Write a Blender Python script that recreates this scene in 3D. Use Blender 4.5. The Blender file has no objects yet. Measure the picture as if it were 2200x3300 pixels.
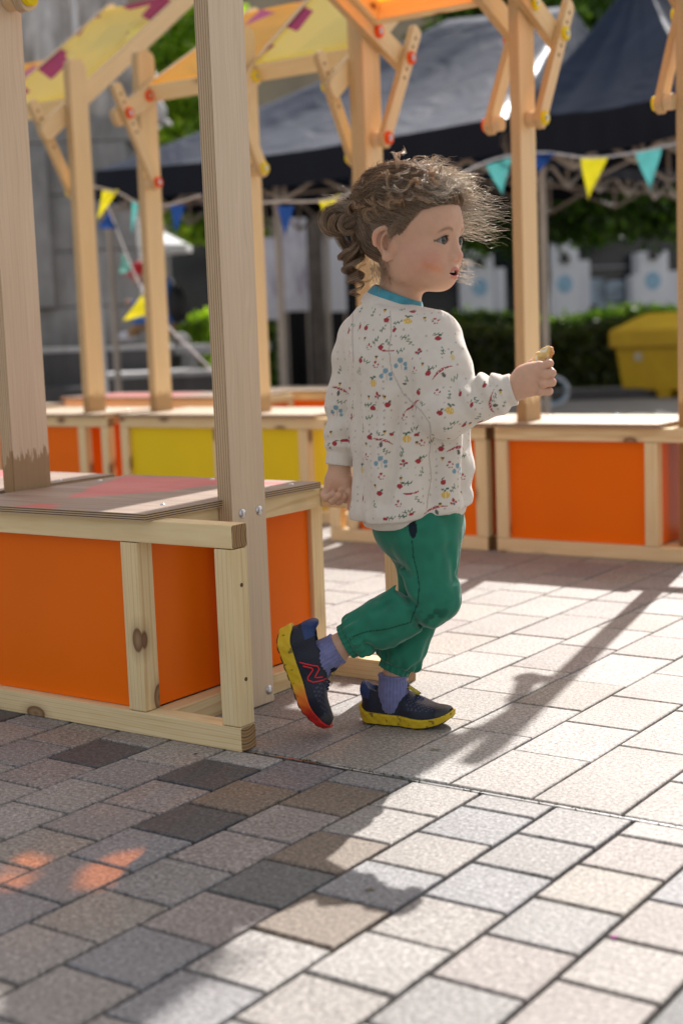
import bpy, bmesh, math, random
import numpy as np
from mathutils import Vector, Matrix
R = math.radians
scene = bpy.context.scene
COL = scene.collection
random.seed(7)

# ---------------------------------------------------------------- camera
cam_d = bpy.data.cameras.new("camera")
cam = bpy.data.objects.new("camera", cam_d)
COL.objects.link(cam)
scene.camera = cam
cam.matrix_world = Matrix(((0.8193062, -0.0422376, 0.5717983, 0.0000000), (0.5721472, 0.1249583, -0.8105757, 0.0000000), (-0.0372142, 0.9912625, 0.1265452, 0.7200000), (0.0000000, 0.0000000, 0.0000000, 1.0000000)))
cam_d.lens = 50.0
cam_d.sensor_width = 36.0
cam_d.sensor_fit = 'AUTO'
cam_d.clip_start = 0.05
cam_d.clip_end = 600.0
cam_d.dof.use_dof = True
cam_d.dof.focus_distance = 2.52
cam_d.dof.aperture_fstop = 3.0
cam_d.dof.aperture_blades = 0

# ---------------------------------------------------------------- world and sun
SUN_AZ, SUN_EL = 12.0, 41.0          # azimuth measured from +Y towards -X
world = bpy.data.worlds.new("World")
scene.world = world
world.use_nodes = True
wt = world.node_tree
wt.nodes.clear()
wo = wt.nodes.new('ShaderNodeOutputWorld')
wb = wt.nodes.new('ShaderNodeBackground')
sky = wt.nodes.new('ShaderNodeTexSky')
sky.sky_type = 'NISHITA'
sky.sun_disc = False
sky.sun_elevation = R(SUN_EL)
sky.sun_rotation = R(-SUN_AZ)
sky.air_density = 1.0
sky.dust_density = 3.0
sky.ozone_density = 0.2
wb.inputs['Strength'].default_value = 0.088
tc = wt.nodes.new('ShaderNodeTexCoord')
mp = wt.nodes.new('ShaderNodeMapping')
mp.inputs['Scale'].default_value = (3.0, 3.0, 7.0)
nz = wt.nodes.new('ShaderNodeTexNoise')
nz.inputs['Scale'].default_value = 1.6
nz.inputs['Detail'].default_value = 7
nz.inputs['Roughness'].default_value = 0.6
rp = wt.nodes.new('ShaderNodeValToRGB')
rp.color_ramp.elements[0].position = 0.40
rp.color_ramp.elements[1].position = 0.62
mx = wt.nodes.new('ShaderNodeMix')
mx.data_type = 'RGBA'
mx.inputs['B'].default_value = (6.6, 6.3, 5.9, 1)
wt.links.new(tc.outputs['Generated'], mp.inputs[0])
wt.links.new(mp.outputs[0], nz.inputs['Vector'])
wt.links.new(nz.outputs['Fac'], rp.inputs[0])
wt.links.new(rp.outputs[0], mx.inputs['Factor'])
wt.links.new(sky.outputs[0], mx.inputs['A'])
wt.links.new(mx.outputs['Result'], wb.inputs['Color'])
wt.links.new(wb.outputs[0], wo.inputs[0])

sl = bpy.data.lights.new("sun", 'SUN')
sl.energy = 4.3
sl.angle = R(0.53)
sl.color = (1.0, 0.96, 0.91)
sun = bpy.data.objects.new("sun", sl)
COL.objects.link(sun)
sd = Vector((-math.sin(R(SUN_AZ)) * math.cos(R(SUN_EL)), math.cos(R(SUN_AZ)) * math.cos(R(SUN_EL)), math.sin(R(SUN_EL))))
sun.rotation_euler = sd.to_track_quat('Z', 'Y').to_euler()
sun.location = (0, 8, 12)
scene.render.engine = 'CYCLES'
scene.view_settings.view_transform = 'Standard'
scene.view_settings.look = 'None'
scene.view_settings.exposure = 0.72
scene.view_settings.gamma = 1
scene.cycles.max_bounces = 8
scene.cycles.transparent_max_bounces = 16

# ---------------------------------------------------------------- tags and objects
def tag(o, label=None, cat=None, group=None, kind=None):
    if label: o['label'] = label
    if cat: o['category'] = cat
    if group: o['group'] = group
    if kind: o['kind'] = kind
    return o

def empty(name, loc=(0, 0, 0), rz=0.0):
    o = bpy.data.objects.new(name, None)
    o.empty_display_size = 0.1
    COL.objects.link(o)
    o.location = loc
    o.rotation_euler = (0, 0, rz)
    return o

def link(name, me, m, parent=None, loc=None):
    me.name = name
    if m is not None:
        for q in (m if isinstance(m, (list, tuple)) else [m]):
            me.materials.append(q)
    o = bpy.data.objects.new(name, me)
    COL.objects.link(o)
    if parent: o.parent = parent
    if loc: o.location = loc
    return o

def smooth(me, on=True):
    me.polygons.foreach_set('use_smooth', [on] * len(me.polygons))

def bm_obj(name, bm, m, parent=None, sm=False, loc=None):
    me = bpy.data.meshes.new(name)
    bm.normal_update()
    bm.to_mesh(me)
    bm.free()
    smooth(me, sm)
    return link(name, me, m, parent, loc)

def np_obj(name, V, F, m, parent=None, sm=True, colors=None, vecs=None):
    """fast mesh from numpy arrays, F is (n,3) or (n,4)"""
    me = bpy.data.meshes.new(name)
    V = np.asarray(V, dtype=np.float32)
    F = np.asarray(F, dtype=np.int32)
    k = F.shape[1]
    me.vertices.add(len(V)); me.vertices.foreach_set('co', V.ravel())
    me.loops.add(F.size); me.loops.foreach_set('vertex_index', F.ravel())
    me.polygons.add(len(F))
    me.polygons.foreach_set('loop_start', np.arange(0, F.size, k, dtype=np.int32))
    me.polygons.foreach_set('loop_total', np.full(len(F), k, dtype=np.int32))
    me.update(calc_edges=True)
    me.validate()
    smooth(me, sm)
    if colors is not None:
        a = me.color_attributes.new('col', 'FLOAT_COLOR', 'POINT')
        c = np.ones((len(V), 4), np.float32); c[:, :colors.shape[1]] = colors
        a.data.foreach_set('color', c.ravel())
    if vecs is not None:
        a = me.attributes.new('gc', 'FLOAT_VECTOR', 'POINT')
        a.data.foreach_set('vector', np.asarray(vecs, np.float32).ravel())
    return link(name, me, m, parent)

# ---------------------------------------------------------------- materials
class NT:
    def __init__(s, name):
        s.m = bpy.data.materials.new(name); s.m.use_nodes = True
        s.t = s.m.node_tree; s.n = s.t.nodes; s.p = s.n['Principled BSDF']; s.out = s.n['Material Output']
    def add(s, ty, **kw):
        n = s.n.new(ty)
        for k, v in kw.items():
            if k.startswith('_'): setattr(n, k[1:], v)
            else: n.inputs[k.replace('__', ' ')].default_value = v
        return n
    def l(s, a, b): s.t.links.new(a, b); return s
    def attr(s, nm): return s.add('ShaderNodeAttribute', _attribute_name=nm)
    def noise(s, vec, scale, detail=4, rough=0.55, sc=None, dist=0.0):
        if sc is not None: vec = s.mapping(vec, sc)
        n = s.add('ShaderNodeTexNoise', Scale=scale, Detail=detail, Roughness=rough, Distortion=dist)
        s.l(vec, n.inputs['Vector']); return n.outputs['Fac']
    def mapping(s, vec, sc, loc=(0, 0, 0)):
        n = s.add('ShaderNodeMapping'); n.inputs['Scale'].default_value = sc; n.inputs['Location'].default_value = loc
        s.l(vec, n.inputs[0]); return n.outputs[0]
    def ramp(s, fac, stops, interp='LINEAR'):
        n = s.add('ShaderNodeValToRGB'); e = n.color_ramp.elements; n.color_ramp.interpolation = interp
        while len(e) > 1: e.remove(e[-1])
        for i, (p, c) in enumerate(stops):
            if not hasattr(c, '__len__'): c = (c, c, c)
            q = e[0] if i == 0 else e.new(p)
            q.position = p; q.color = tuple(c[:3]) + (1,)
        s.l(fac, n.inputs[0]); return n.outputs[0]
    def mix(s, f, a, b, mode='MIX'):
        n = s.add('ShaderNodeMix', _data_type='RGBA', _blend_type=mode)
        for v, k in ((f, 'Factor'), (a, 'A'), (b, 'B')):
            if hasattr(v, 'links'): s.l(v, n.inputs[k])
            else:
                if k != 'Factor': v = tuple(v[:3]) + (1,)
                n.inputs[k].default_value = v
        return n.outputs['Result']
    def math(s, op, a, b=0.0):
        n = s.add('ShaderNodeMath', _operation=op)
        for i, v in enumerate((a, b)):
            if hasattr(v, 'links'): s.l(v, n.inputs[i])
            else: n.inputs[i].default_value = v
        return n.outputs[0]
    def bump(s, h, strength=0.3, dist=0.001):
        n = s.add('ShaderNodeBump', Strength=strength, Distance=dist)
        s.l(h, n.inputs['Height']); s.l(n.outputs[0], s.p.inputs['Normal']); return n
    def base(s, c):
        if hasattr(c, 'links'): s.l(c, s.p.inputs['Base Color'])
        else: s.p.inputs['Base Color'].default_value = tuple(c[:3]) + (1,)
        return s
    def set(s, **kw):
        for k, v in kw.items():
            i = s.p.inputs[k.replace('__', ' ')]
            if hasattr(v, 'links'): s.l(v, i)
            else: i.default_value = v
        return s

def obj_coord(N):
    return N.add('ShaderNodeTexCoord').outputs['Object']

def mat_simple(name, c, rough=0.6, metal=0.0, var=0.12, scale=12.0, bump=0.0, spec=0.5):
    N = NT(name); co = obj_coord(N)
    f = N.noise(co, scale, 5)
    lo = [max(0, x * (1 - var)) for x in c]; hi = [min(1, x * (1 + var)) for x in c]
    N.base(N.ramp(f, [(0.3, lo), (0.7, hi)]))
    N.set(Roughness=rough, Metallic=metal, Specular__IOR__Level=spec)
    if bump: N.bump(N.noise(co, scale * 6, 4), bump, 0.002)
    return N.m

# solid-wood: attribute gc = (along grain, across, across)
def mat_pine():
    N = NT('pine'); g = N.attr('gc').outputs['Vector']
    v = N.mapping(g, (1.1, 14, 14))
    w = N.add('ShaderNodeTexWave', _wave_type='RINGS', _rings_direction='X', Scale=2.6, Distortion=4.5, Detail=2.5)
    w.inputs['Detail Scale'].default_value = 0.9
    N.l(v, w.inputs['Vector'])
    c = N.ramp(w.outputs['Fac'], [(0.0, (0.80, 0.60, 0.31)), (0.55, (0.87, 0.70, 0.41)), (0.8, (0.83, 0.63, 0.33)), (1.0, (0.66, 0.42, 0.19))])
    f2 = N.noise(g, 30, 4, sc=(0.25, 3, 3))
    c = N.mix(0.5, c, N.ramp(f2, [(0.3, (0.76, 0.56, 0.29)), (0.7, (0.89, 0.74, 0.46))]))
    # knots
    vo = N.add('ShaderNodeTexVoronoi', Scale=1.0); N.l(N.mapping(g, (6.2, 11.5, 11.5)), vo.inputs['Vector'])
    gate = N.add('ShaderNodeSeparateColor'); N.l(vo.outputs['Color'], gate.inputs[0])
    k = N.ramp(vo.outputs['Distance'], [(0.0, (1, 1, 1)), (0.07, (0.75, 0.75, 0.75)), (0.145, (1, 1, 1)), (0.17, (0.35, 0.35, 0.35)), (0.23, (0.16, 0.16, 0.16)), (0.32, (0, 0, 0))])
    kk = N.math('MULTIPLY', k, N.math('GREATER_THAN', gate.outputs[0], 0.08))
    c = N.mix(kk, c, (0.20, 0.095, 0.045))
    N.base(c); N.set(Roughness=0.62, Specular__IOR__Level=0.3)
    N.bump(f2, 0.15, 0.001)
    return N.m

def mat_endgrain():
    N = NT('pine_end_grain'); g = N.attr('gc').outputs['Vector']
    w = N.add('ShaderNodeTexWave', _wave_type='RINGS', _rings_direction='X', Scale=26, Distortion=1.0)
    N.l(g, w.inputs['Vector'])
    N.base(N.ramp(w.outputs['Fac'], [(0.0, (0.28, 0.155, 0.06)), (0.7, (0.45, 0.28, 0.13)), (1, (0.14, 0.07, 0.03))]))
    N.set(Roughness=0.7)
    return N.m

def mat_ply(warm=0.0):
    """birch ply: lamination lines run through the thickness (gc.z), face grain on the faces"""
    N = NT('golden_plywood' if warm else 'birch_plywood'); g = N.attr('gc').outputs['Vector']
    sp = N.add('ShaderNodeSeparateXYZ'); N.l(g, sp.inputs[0])
    v = N.mapping(g, (1.3, 9, 9))
    n1 = N.noise(v, 2.2, 3, 0.5, dist=1.2)
    bands = N.add('ShaderNodeTexWave', _wave_type='BANDS', _bands_direction='Y', Scale=2.5, Distortion=9.0, Detail=2.0)
    N.l(v, bands.inputs['Vector'])
    face = N.mix(0.45, N.ramp(bands.outputs['Fac'], [(0, (0.71, 0.545, 0.375)), (0.5, (0.79, 0.63, 0.45)), (1, (0.66, 0.50, 0.335))]),
                 N.ramp(n1, [(0.3, (0.66, 0.51, 0.345)), (0.7, (0.80, 0.64, 0.46))]))
    fn = N.noise(g, 60, 3, sc=(0.06, 3, 3))
    face = N.mix(0.16, face, N.ramp(fn, [(0.35, (0.50, 0.37, 0.26)), (0.6, (0.72, 0.58, 0.44))]))
    # lamination stripes: 13 plies in 33 mm
    st = N.math('FRACT', N.math('MULTIPLY', sp.outputs[2], 182.0))
    ln = N.noise(g, 20, 3, sc=(0.5, 10, 60))
    edge = N.ramp(N.math('ADD', st, N.math('MULTIPLY', N.math('SUBTRACT', ln, 0.5), 0.25)),
                  [(0.0, (0.62, 0.46, 0.29)), (0.40, (0.66, 0.50, 0.33)), (0.48, (0.16, 0.09, 0.05)), (0.56, (0.42, 0.28, 0.16)), (0.95, (0.36, 0.235, 0.13)), (1.0, (0.6, 0.45, 0.3))])
    ef = N.attr('edge').outputs['Fac']
    c = N.mix(ef, face, edge)
    if warm: c = N.mix(1.0, c, (1.12, 1.06, 0.84), 'MULTIPLY')
    # damp-stained foot of the post: attribute 'foot' holds height above the board
    ft = N.attr('foot').outputs['Fac']
    jag = N.noise(g, 90, 4, 0.65, sc=(0.12, 1.3, 1.0))
    wet = N.math('GREATER_THAN', N.math('SUBTRACT', N.math('MULTIPLY', jag, 0.14), ft), 0.0)
    c = N.mix(N.math('MULTIPLY', wet, 0.75), c, (0.30, 0.16, 0.055))
    N.base(c); N.set(Roughness=0.5, Specular__IOR__Level=0.35)
    N.bump(fn, 0.08, 0.001)
    return N.m

M = {}
M['pine'] = mat_pine(); M['end'] = mat_endgrain(); M['ply'] = mat_ply(); M['ply_w'] = mat_ply(1.0)

def mat_gloss(name, c, rough=0.22, dirt=True):
    N = NT(name); co = obj_coord(N)
    f = N.noise(co, 2.0, 3)
    cc = N.ramp(f, [(0.3, [x * 0.93 for x in c]), (0.7, [min(1, x * 1.05) for x in c])])
    if dirt:
        d = N.noise(co, 55, 6, 0.7); s = N.math('GREATER_THAN', d, 0.735)
        cc = N.mix(N.math('MULTIPLY', s, 0.55), cc, [x * 0.25 for x in c])
        w = N.noise(N.mapping(co, (8, 8, 22)), 3.0, 5, 0.6, dist=2.5)
        s2 = N.ramp(w, [(0.60, 0), (0.612, 1), (0.618, 0)])
        cc = N.mix(N.math('MULTIPLY', s2, 0.10), cc, [x * 0.3 for x in c])
    N.base(cc); N.set(Roughness=rough, Specular__IOR__Level=0.12)
    return N.m
M['orange'] = mat_gloss('orange_laminate', (0.90, 0.168, 0.004), 0.32)
M['yellow'] = mat_gloss('yellow_laminate', (0.90, 0.66, 0.02), 0.35)
M['knob_y'] = mat_gloss('yellow_plastic', (0.85, 0.66, 0.01), 0.4, False)
M['knob_o'] = mat_gloss('orange_plastic', (0.85, 0.10, 0.006), 0.4, False)
N = NT('galvanised_steel'); N.base((0.62, 0.63, 0.65)); N.set(Metallic=1.0, Roughness=0.28); M['steel'] = N.m
M['dark_hole'] = mat_simple('drilled_hole', (0.12, 0.06, 0.03), 0.9)
M['rope'] = mat_simple('white_tape', (0.6, 0.6, 0.62), 0.8)

def lumber(name, lo, hi, axis, parent, m='pine', bev=0.0022, off=None, endm=True, foot=None):
    """one board as its own mesh; gc = grain coordinates with the long axis first"""
    lo = Vector(lo); hi = Vector(hi)
    bm = bmesh.new()
    r = bmesh.ops.create_cube(bm, size=1.0)
    c = (lo + hi) / 2; s = hi - lo
    for v in bm.verts: v.co = Vector((v.co.x * s.x, v.co.y * s.y, v.co.z * s.z)) + c
    if bev: bmesh.ops.bevel(bm, geom=bm.edges[:], offset=bev, segments=2, affect='EDGES', profile=0.6)
    bm.normal_update()
    for f in bm.faces:
        f.smooth = False
        if endm and m == 'pine' and abs(f.normal[axis]) > 0.95: f.material_index = 1
    o = bm_obj(name, bm, [M[m], M['end']] if m == 'pine' else M[m], parent)
    grain(o, axis, off, s, c, foot)
    return o

def grain(o, axis, off=None, s=None, c=None, foot=None):
    me = o.data; n = len(me.vertices)
    co = np.empty(n * 3, np.float32); me.vertices.foreach_get('co', co); co = co.reshape(-1, 3)
    if c is None: c = (co.min(0) + co.max(0)) / 2
    if s is None: s = co.max(0) - co.min(0)
    rest = [i for i in range(3) if i != axis]
    if s[rest[0]] < s[rest[1]]: rest = rest[::-1]          # last = thinnest = thickness
    g = co[:, [axis] + rest] - np.array([c[axis], c[rest[0]], c[rest[1]]], np.float32)
    if off is None: off = (random.uniform(-40, 40), random.choice([-1, 1]) * random.uniform(0.03, 0.07), random.uniform(0.0, 0.05))
    g = g + np.array([off[0], off[1], 0.0 if o.data.materials[0] in (M['ply'], M['ply_w']) else off[2]], np.float32)
    a = me.attributes.new('gc', 'FLOAT_VECTOR', 'POINT'); a.data.foreach_set('vector', g.ravel())
    if o.data.materials[0] == M['ply']:
        e = me.attributes.new('edge', 'FLOAT', 'FACE')
        nn = np.empty(len(me.polygons) * 3, np.float32); me.polygons.foreach_get('normal', nn); nn = nn.reshape(-1, 3)
        e.data.foreach_set('value', (np.abs(nn[:, rest[1]]) < 0.5).astype(np.float32))
        ft = me.attributes.new('foot', 'FLOAT', 'POINT')
        ft.data.foreach_set('value', (co[:, 2] - foot).astype(np.float32) if foot is not None else np.full(n, 9.0, np.float32))

def prism(pts, axis, t0, t1):
    """2-D outline (list of 2 coords) extruded along axis from t0 to t1 -> bmesh"""
    bm = bmesh.new()
    def mk(p, t):
        if axis == 0: return (t, p[0], p[1])
        if axis == 1: return (p[0], t, p[1])
        return (p[0], p[1], t)
    a = [bm.verts.new(mk(p, t0)) for p in pts]; b = [bm.verts.new(mk(p, t1)) for p in pts]
    bm.faces.new(a); bm.faces.new(b[::-1])
    for i in range(len(pts)):
        j = (i + 1) % len(pts); bm.faces.new((a[j], a[i], b[i], b[j]))
    bmesh.ops.recalc_face_normals(bm, faces=bm.faces[:])
    return bm

def tube_np(P, rad, n=8, cap=True):
    """tube along points, rad scalar or list -> V, F (quads)"""
    P = np.asarray(P, float); m = len(P)
    rad = np.broadcast_to(np.asarray(rad, float), (m,))
    T = np.gradient(P, axis=0); T /= np.linalg.norm(T, axis=1)[:, None] + 1e-12
    ref = np.array([0, 0, 1.0]) if abs(T[0][2]) < 0.9 else np.array([1.0, 0, 0])
    u = np.cross(T[0], ref); u /= np.linalg.norm(u); U = [u]
    for i in range(1, m):
        u = U[-1] - T[i] * (U[-1] @ T[i]); U.append(u / (np.linalg.norm(u) + 1e-12))
    U = np.array(U); W = np.cross(T, U)
    a = np.arange(n) * 2 * np.pi / n
    V = P[:, None] + rad[:, None, None] * (np.cos(a)[None, :, None] * U[:, None] + np.sin(a)[None, :, None] * W[:, None])
    V = V.reshape(-1, 3); F = []
    for i in range(m - 1):
        for j in range(n):
            k = (j + 1) % n; F.append((i * n + j, i * n + k, (i + 1) * n + k, (i + 1) * n + j))
    if cap:
        V = np.vstack([V, P[0], P[-1]]); c0, c1 = len(V) - 2, len(V) - 1
        for j in range(n):
            k = (j + 1) % n
            F.append((c0, k, j, j)); F.append((c1, (m - 1) * n + j, (m - 1) * n + k, (m - 1) * n + k))
    return V, F

def add_tube(bm, P, rad, n=8, mi=0):
    V, F = tube_np(P, rad, n)
    vs = [bm.verts.new(tuple(v)) for v in V]
    for f in F:
        ids = []
        for i in f:
            if i not in ids: ids.append(i)
        try:
            q = bm.faces.new([vs[i] for i in ids]); q.material_index = mi; q.smooth = True
        except ValueError: pass

def add_box(bm, lo, hi, mi=0, rot=None, bev=0.0):
    lo = Vector(lo); hi = Vector(hi); c = (lo + hi) / 2; s = hi - lo
    r = bmesh.ops.create_cube(bm, size=1.0)
    vs = r['verts']
    for v in vs:
        p = Vector((v.co.x * s.x, v.co.y * s.y, v.co.z * s.z))
        if rot: p = rot @ p
        v.co = p + c
    fs = list({f for v in vs for f in v.link_faces})
    for f in fs: f.material_index = mi
    if bev:
        es = list({e for f in fs for e in f.edges})
        bmesh.ops.bevel(bm, geom=es, offset=bev, segments=2, affect='EDGES', profile=0.6)

def add_disc(bm, c, axis, r, t, n=28, mi=0, bev=0.0):
    """short cylinder centred at c along axis (0,1,2)"""
    rm = {0: Matrix.Rotation(R(90), 4, 'Y'), 1: Matrix.Rotation(R(90), 4, 'X'), 2: Matrix.Identity(4)}[axis]
    q = bmesh.ops.create_cone(bm, cap_ends=True, segments=n, radius1=r, radius2=r, depth=t, matrix=Matrix.Translation(c) @ rm)
    vs = q['verts']; fs = list({f for v in vs for f in v.link_faces})
    for f in fs:
        f.material_index = mi; f.smooth = len(f.verts) == 4
    if bev:
        es = [e for e in {e for f in fs for e in f.edges} if any(len(f.verts) > 4 for f in e.link_faces)]
        bmesh.ops.bevel(bm, geom=es, offset=bev, segments=2, affect='EDGES')

# ================================================================ GROUND
def mat_granite():
    N = NT('granite_paving'); co = obj_coord(N); a = N.attr('col').outputs['Color']
    n1 = N.noise(co, 150, 4, 0.8); n2 = N.noise(co, 330, 2, 0.7); n3 = N.noise(co, 7, 5, 0.6)
    sp = N.ramp(n1, [(0.36, (0.10, 0.09, 0.09)), (0.44, (0.68, 0.66, 0.64)), (0.56, (1.15, 1.13, 1.11)), (0.64, (2.1, 2.08, 2.05))])
    c = N.mix(1.0, a, sp, 'MULTIPLY')
    c = N.mix(0.35, c, N.mix(1.0, a, N.ramp(n2, [(0.35, (0.5, 0.48, 0.47)), (0.65, (1.4, 1.4, 1.4))]), 'MULTIPLY'))
    c = N.mix(0.5, c, N.mix(1.0, c, N.ramp(n3, [(0.3, (0.78, 0.76, 0.74)), (0.7, (1.15, 1.15, 1.15))]), 'MULTIPLY'))
    # dirt blotches
    st = N.noise(co, 3.1, 6, 0.7)
    c = N.mix(N.math('MULTIPLY', N.ramp(st, [(0.60, 0), (0.72, 1)]), 0.3), c, (0.22, 0.17, 0.12))
    N.base(c); N.set(Roughness=0.6, Specular__IOR__Level=0.45)
    b = N.math('ADD', n1, N.math('MULTIPLY', n3, 0.6))
    N.bump(b, 0.7, 0.0016)
    return N.m
M['granite'] = mat_granite()
N = NT('joint_sand'); co = obj_coord(N)
N.base(N.ramp(N.noise(co, 80, 5), [(0.3, (0.018, 0.016, 0.014)), (0.7, (0.06, 0.055, 0.04))])); N.set(Roughness=0.95); M['joint'] = N.m

def pavers(cells, seed):
    rng = np.random.default_rng(seed)
    V = []; F = []; Cc = []; k = 0
    for (x0, x1, y0, y1, col) in cells:
        g = (0.0027 if y0 < 1.85 else 0.0014) + rng.uniform(0, 0.0009, 4); x0 += g[0]; x1 -= g[1]; y0 += g[2]; y1 -= g[3]
        h = rng.uniform(-0.0012, 0.0004); tx, ty = rng.normal(0, 0.0025, 2)
        cx, cy = (x0 + x1) / 2, (y0 + y1) / 2
        b = 0.0022
        def ring(i, z):
            return [(x, y, z + h + (x - cx) * tx + (y - cy) * ty) for x, y in ((x0 + i, y0 + i), (x1 - i, y0 + i), (x1 - i, y1 - i), (x0 + i, y1 - i))]
        V += ring(b * 1.2, 0) + ring(b * 0.3, -b * 0.6) + ring(0, -b * 1.6) + ring(0, -0.016)
        F.append((k, k + 1, k + 2, k + 3))
        for r_ in range(3):
            for j in range(4):
                q = (j + 1) % 4
                F.append((k + r_ * 4 + q, k + r_ * 4 + j, k + r_ * 4 + j + 4, k + r_ * 4 + q + 4))
        Cc += [col] * 16; k += 16
    return np.array(V), np.array(F), np.array(Cc)

PAL = dict(light=(0.44, 0.412, 0.385), pink=(0.41, 0.37, 0.35), beige=(0.42, 0.385, 0.345), grey=(0.37, 0.36, 0.355), pale=(0.48, 0.46, 0.44),
           dark=(0.135, 0.135, 0.14), slate=(0.20, 0.205, 0.205), brown=(0.29, 0.235, 0.185), blue=(0.345, 0.345, 0.36), purple=(0.29, 0.27, 0.285))
OVR = [((-1.3788, 1.5314, 0.0000), 'dark'), ((-1.1344, 1.4124, 0.0000), 'slate'), ((-1.7511, 1.7057, 0.0000), 'dark'), ((-1.5012, 1.7226, 0.0000), 'dark'),
       ((-1.3810, 1.6553, 0.0000), 'brown'), ((-1.2802, 1.7187, 0.0000), 'brown'), ((-1.1603, 1.5273, 0.0000), 'brown'), ((-1.0267, 1.3689, 0.0000), 'brown'),
       ((-1.4044, 1.4141, 0.0000), 'blue'), ((-1.2555, 1.3411, -0.0000), 'grey'), ((-1.1419, 1.1536, 0.0000), 'blue'), ((-1.0380, 1.0923, 0.0000), 'blue'),
       ((-1.3881, 1.7744, 0.0000), 'purple'), ((-0.9959, 1.7329, 0.0000), 'blue'), ((-1.6377, 1.6491, 0.0000), 'grey'), ((-1.3533, 1.1926, 0.0000), 'blue'),
       ((-1.5316, 1.3762, 0.0000), 'beige'), ((-1.7393, 1.6133, 0.0000), 'pink'), ((-1.5073, 1.6119, 0.0000), 'light'), ((-1.5007, 1.4532, 0.0000), 'pink'), ((-1.5129, 1.5748, 0.0000), 'pink'),
       ((-1.2625, 1.5554, 0.0000), 'pink'), ((-1.2583, 1.4723, 0.0000), 'pink'), ((-1.2790, 1.2353, 0.0000), 'pink'), ((-1.1375, 1.2831, 0.0000), 'pink'), ((-1.2445, 1.1065, 0.0000), 'light'),
       ((-1.1381, 1.0392, 0.0000), 'light'), ((-1.3124, 1.2806, 0.0000), 'beige'), ((-1.2590, 1.8349, 0.0000), 'grey'), ((-0.6625, 1.6340, 0.0000), 'blue'), ((-0.8518, 1.5258, 0.0000), 'blue'),
       ((-2.1092, 1.8368, 0.0000), 'dark'), ((-1.8842, 1.6556, 0.0000), 'grey')]
rng = np.random.default_rng(11)
def pick(p, names): return np.array(PAL[names[rng.choice(len(names), p=p)]]) * rng.uniform(0.93, 1.07)
cells = []
NX = 0.1268; KY = 1.8605
for i in range(-24, 22):
    x1 = -0.687 + NX * i; x0 = x1 - NX
    ph = 1.349 if i % 2 == 0 else 1.2855
    # columns whose right edge is -0.813 + 2k*NX carry joints at 1.349 + k*0.1275
    ph = (1.2855 if i % 2 == 0 else 1.349)
    js = [ph + 0.1278 * k for k in range(-20, 8)]
    js = [j for j in js if j < KY - 0.02] + [KY]
    for a, b in zip(js[:-1], js[1:]):
        col = pick([0.40, 0.2, 0.12, 0.1, 0.12, 0.03, 0.03], ['light', 'pink', 'beige', 'grey', 'pale', 'slate', 'blue'])
        for (q, nm) in OVR:
            if x0 <= q[0] < x1 and a <= q[1] < b: col = np.array(PAL[nm])
        cells.append((x0, x1, a, b, col * np.array([0.72, 0.71, 0.71])))
known = {0: [2.085 + 0.0, 2.192], 1: [2.085, 2.286], 2: [2.163, 2.361, 2.563], 3: [2.207, 2.41, 2.62, 2.849], 4: [2.3, 2.5], 5: [2.06, 2.265, 2.46, 2.649]}
SX = 0.147
for i in range(-38, 62):
    x1 = -0.840 - SX * i; x0 = x1 - SX
    y = 1.872
    ks = known.get(i, [1.872 + rng.uniform(0.08, 0.2)])
    if i == 0: ks = [2.192]
    js = [1.872] + list(ks)
    while js[-1] < 9.5: js.append(js[-1] + rng.choice([0.2, 0.2, 0.2, 0.16, 0.25]))
    for a, b in zip(js[:-1], js[1:]):
        cells.append((x0, x1, a, b, pick([0.42, 0.16, 0.12, 0.08, 0.22], ['light', 'pink', 'beige', 'grey', 'pale']) * np.array([0.72, 0.712, 0.712])))
V, F, Cc = pavers(cells, 5)
o = np_obj('pavement', V, F, M['granite'], sm=False, colors=Cc); tag(o, kind='structure')

bm = bmesh.new()
vs = [bm.verts.new(p) for p in ((-160, -40, -0.0085), (120, -40, -0.0085), (120, 260, -0.0085), (-160, 260, -0.0085))]
bm.faces.new(vs)
N = NT('ground_tarmac'); co = obj_coord(N)
N.base(N.ramp(N.noise(co, 40, 6), [(0.3, (0.030, 0.028, 0.025)), (0.7, (0.075, 0.07, 0.06))])); N.set(Roughness=0.9)
o = bm_obj('ground', bm, N.m); tag(o, kind='structure')
# far square beyond the slabs
bm = bmesh.new()
vs = [bm.verts.new(p) for p in ((-60, 9.3, -0.004), (50, 9.3, -0.004), (50, 200, -0.004), (-60, 200, -0.004))]
bm.faces.new(vs)
vs = [bm.verts.new(p) for p in ((-60, -5, -0.004), (-9.6, -5, -0.004), (-9.6, 9.3, -0.004), (-60, 9.3, -0.004))]
bm.faces.new(vs)
N = NT('far_paving'); co = obj_coord(N)
br = N.add('ShaderNodeTexBrick', Scale=1.0); N.l(co, br.inputs['Vector'])
br.inputs['Color1'].default_value = (0.30, 0.28, 0.26, 1); br.inputs['Color2'].default_value = (0.25, 0.235, 0.22, 1); br.inputs['Mortar'].default_value = (0.1, 0.09, 0.08, 1)
br.inputs['Mortar Size'].default_value = 0.006; br.inputs['Brick Width'].default_value = 0.4; br.inputs['Row Height'].default_value = 0.3
N.base(br.outputs['Color']); N.set(Roughness=0.65)
o = bm_obj('square', bm, N.m); tag(o, kind='structure')
# thin steel edging in the joint between the two paving fields
bm = bmesh.new(); add_box(bm, (-6, 1.8625, -0.012), (3, 1.8650, -0.0005)); add_box(bm, (-6, 1.8675, -0.012), (3, 1.8690, -0.0015))
o = bm_obj('edging_strip', bm, M['steel']); tag(o, 'thin steel edging line between the small setts and the large slabs', 'edging')
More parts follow.
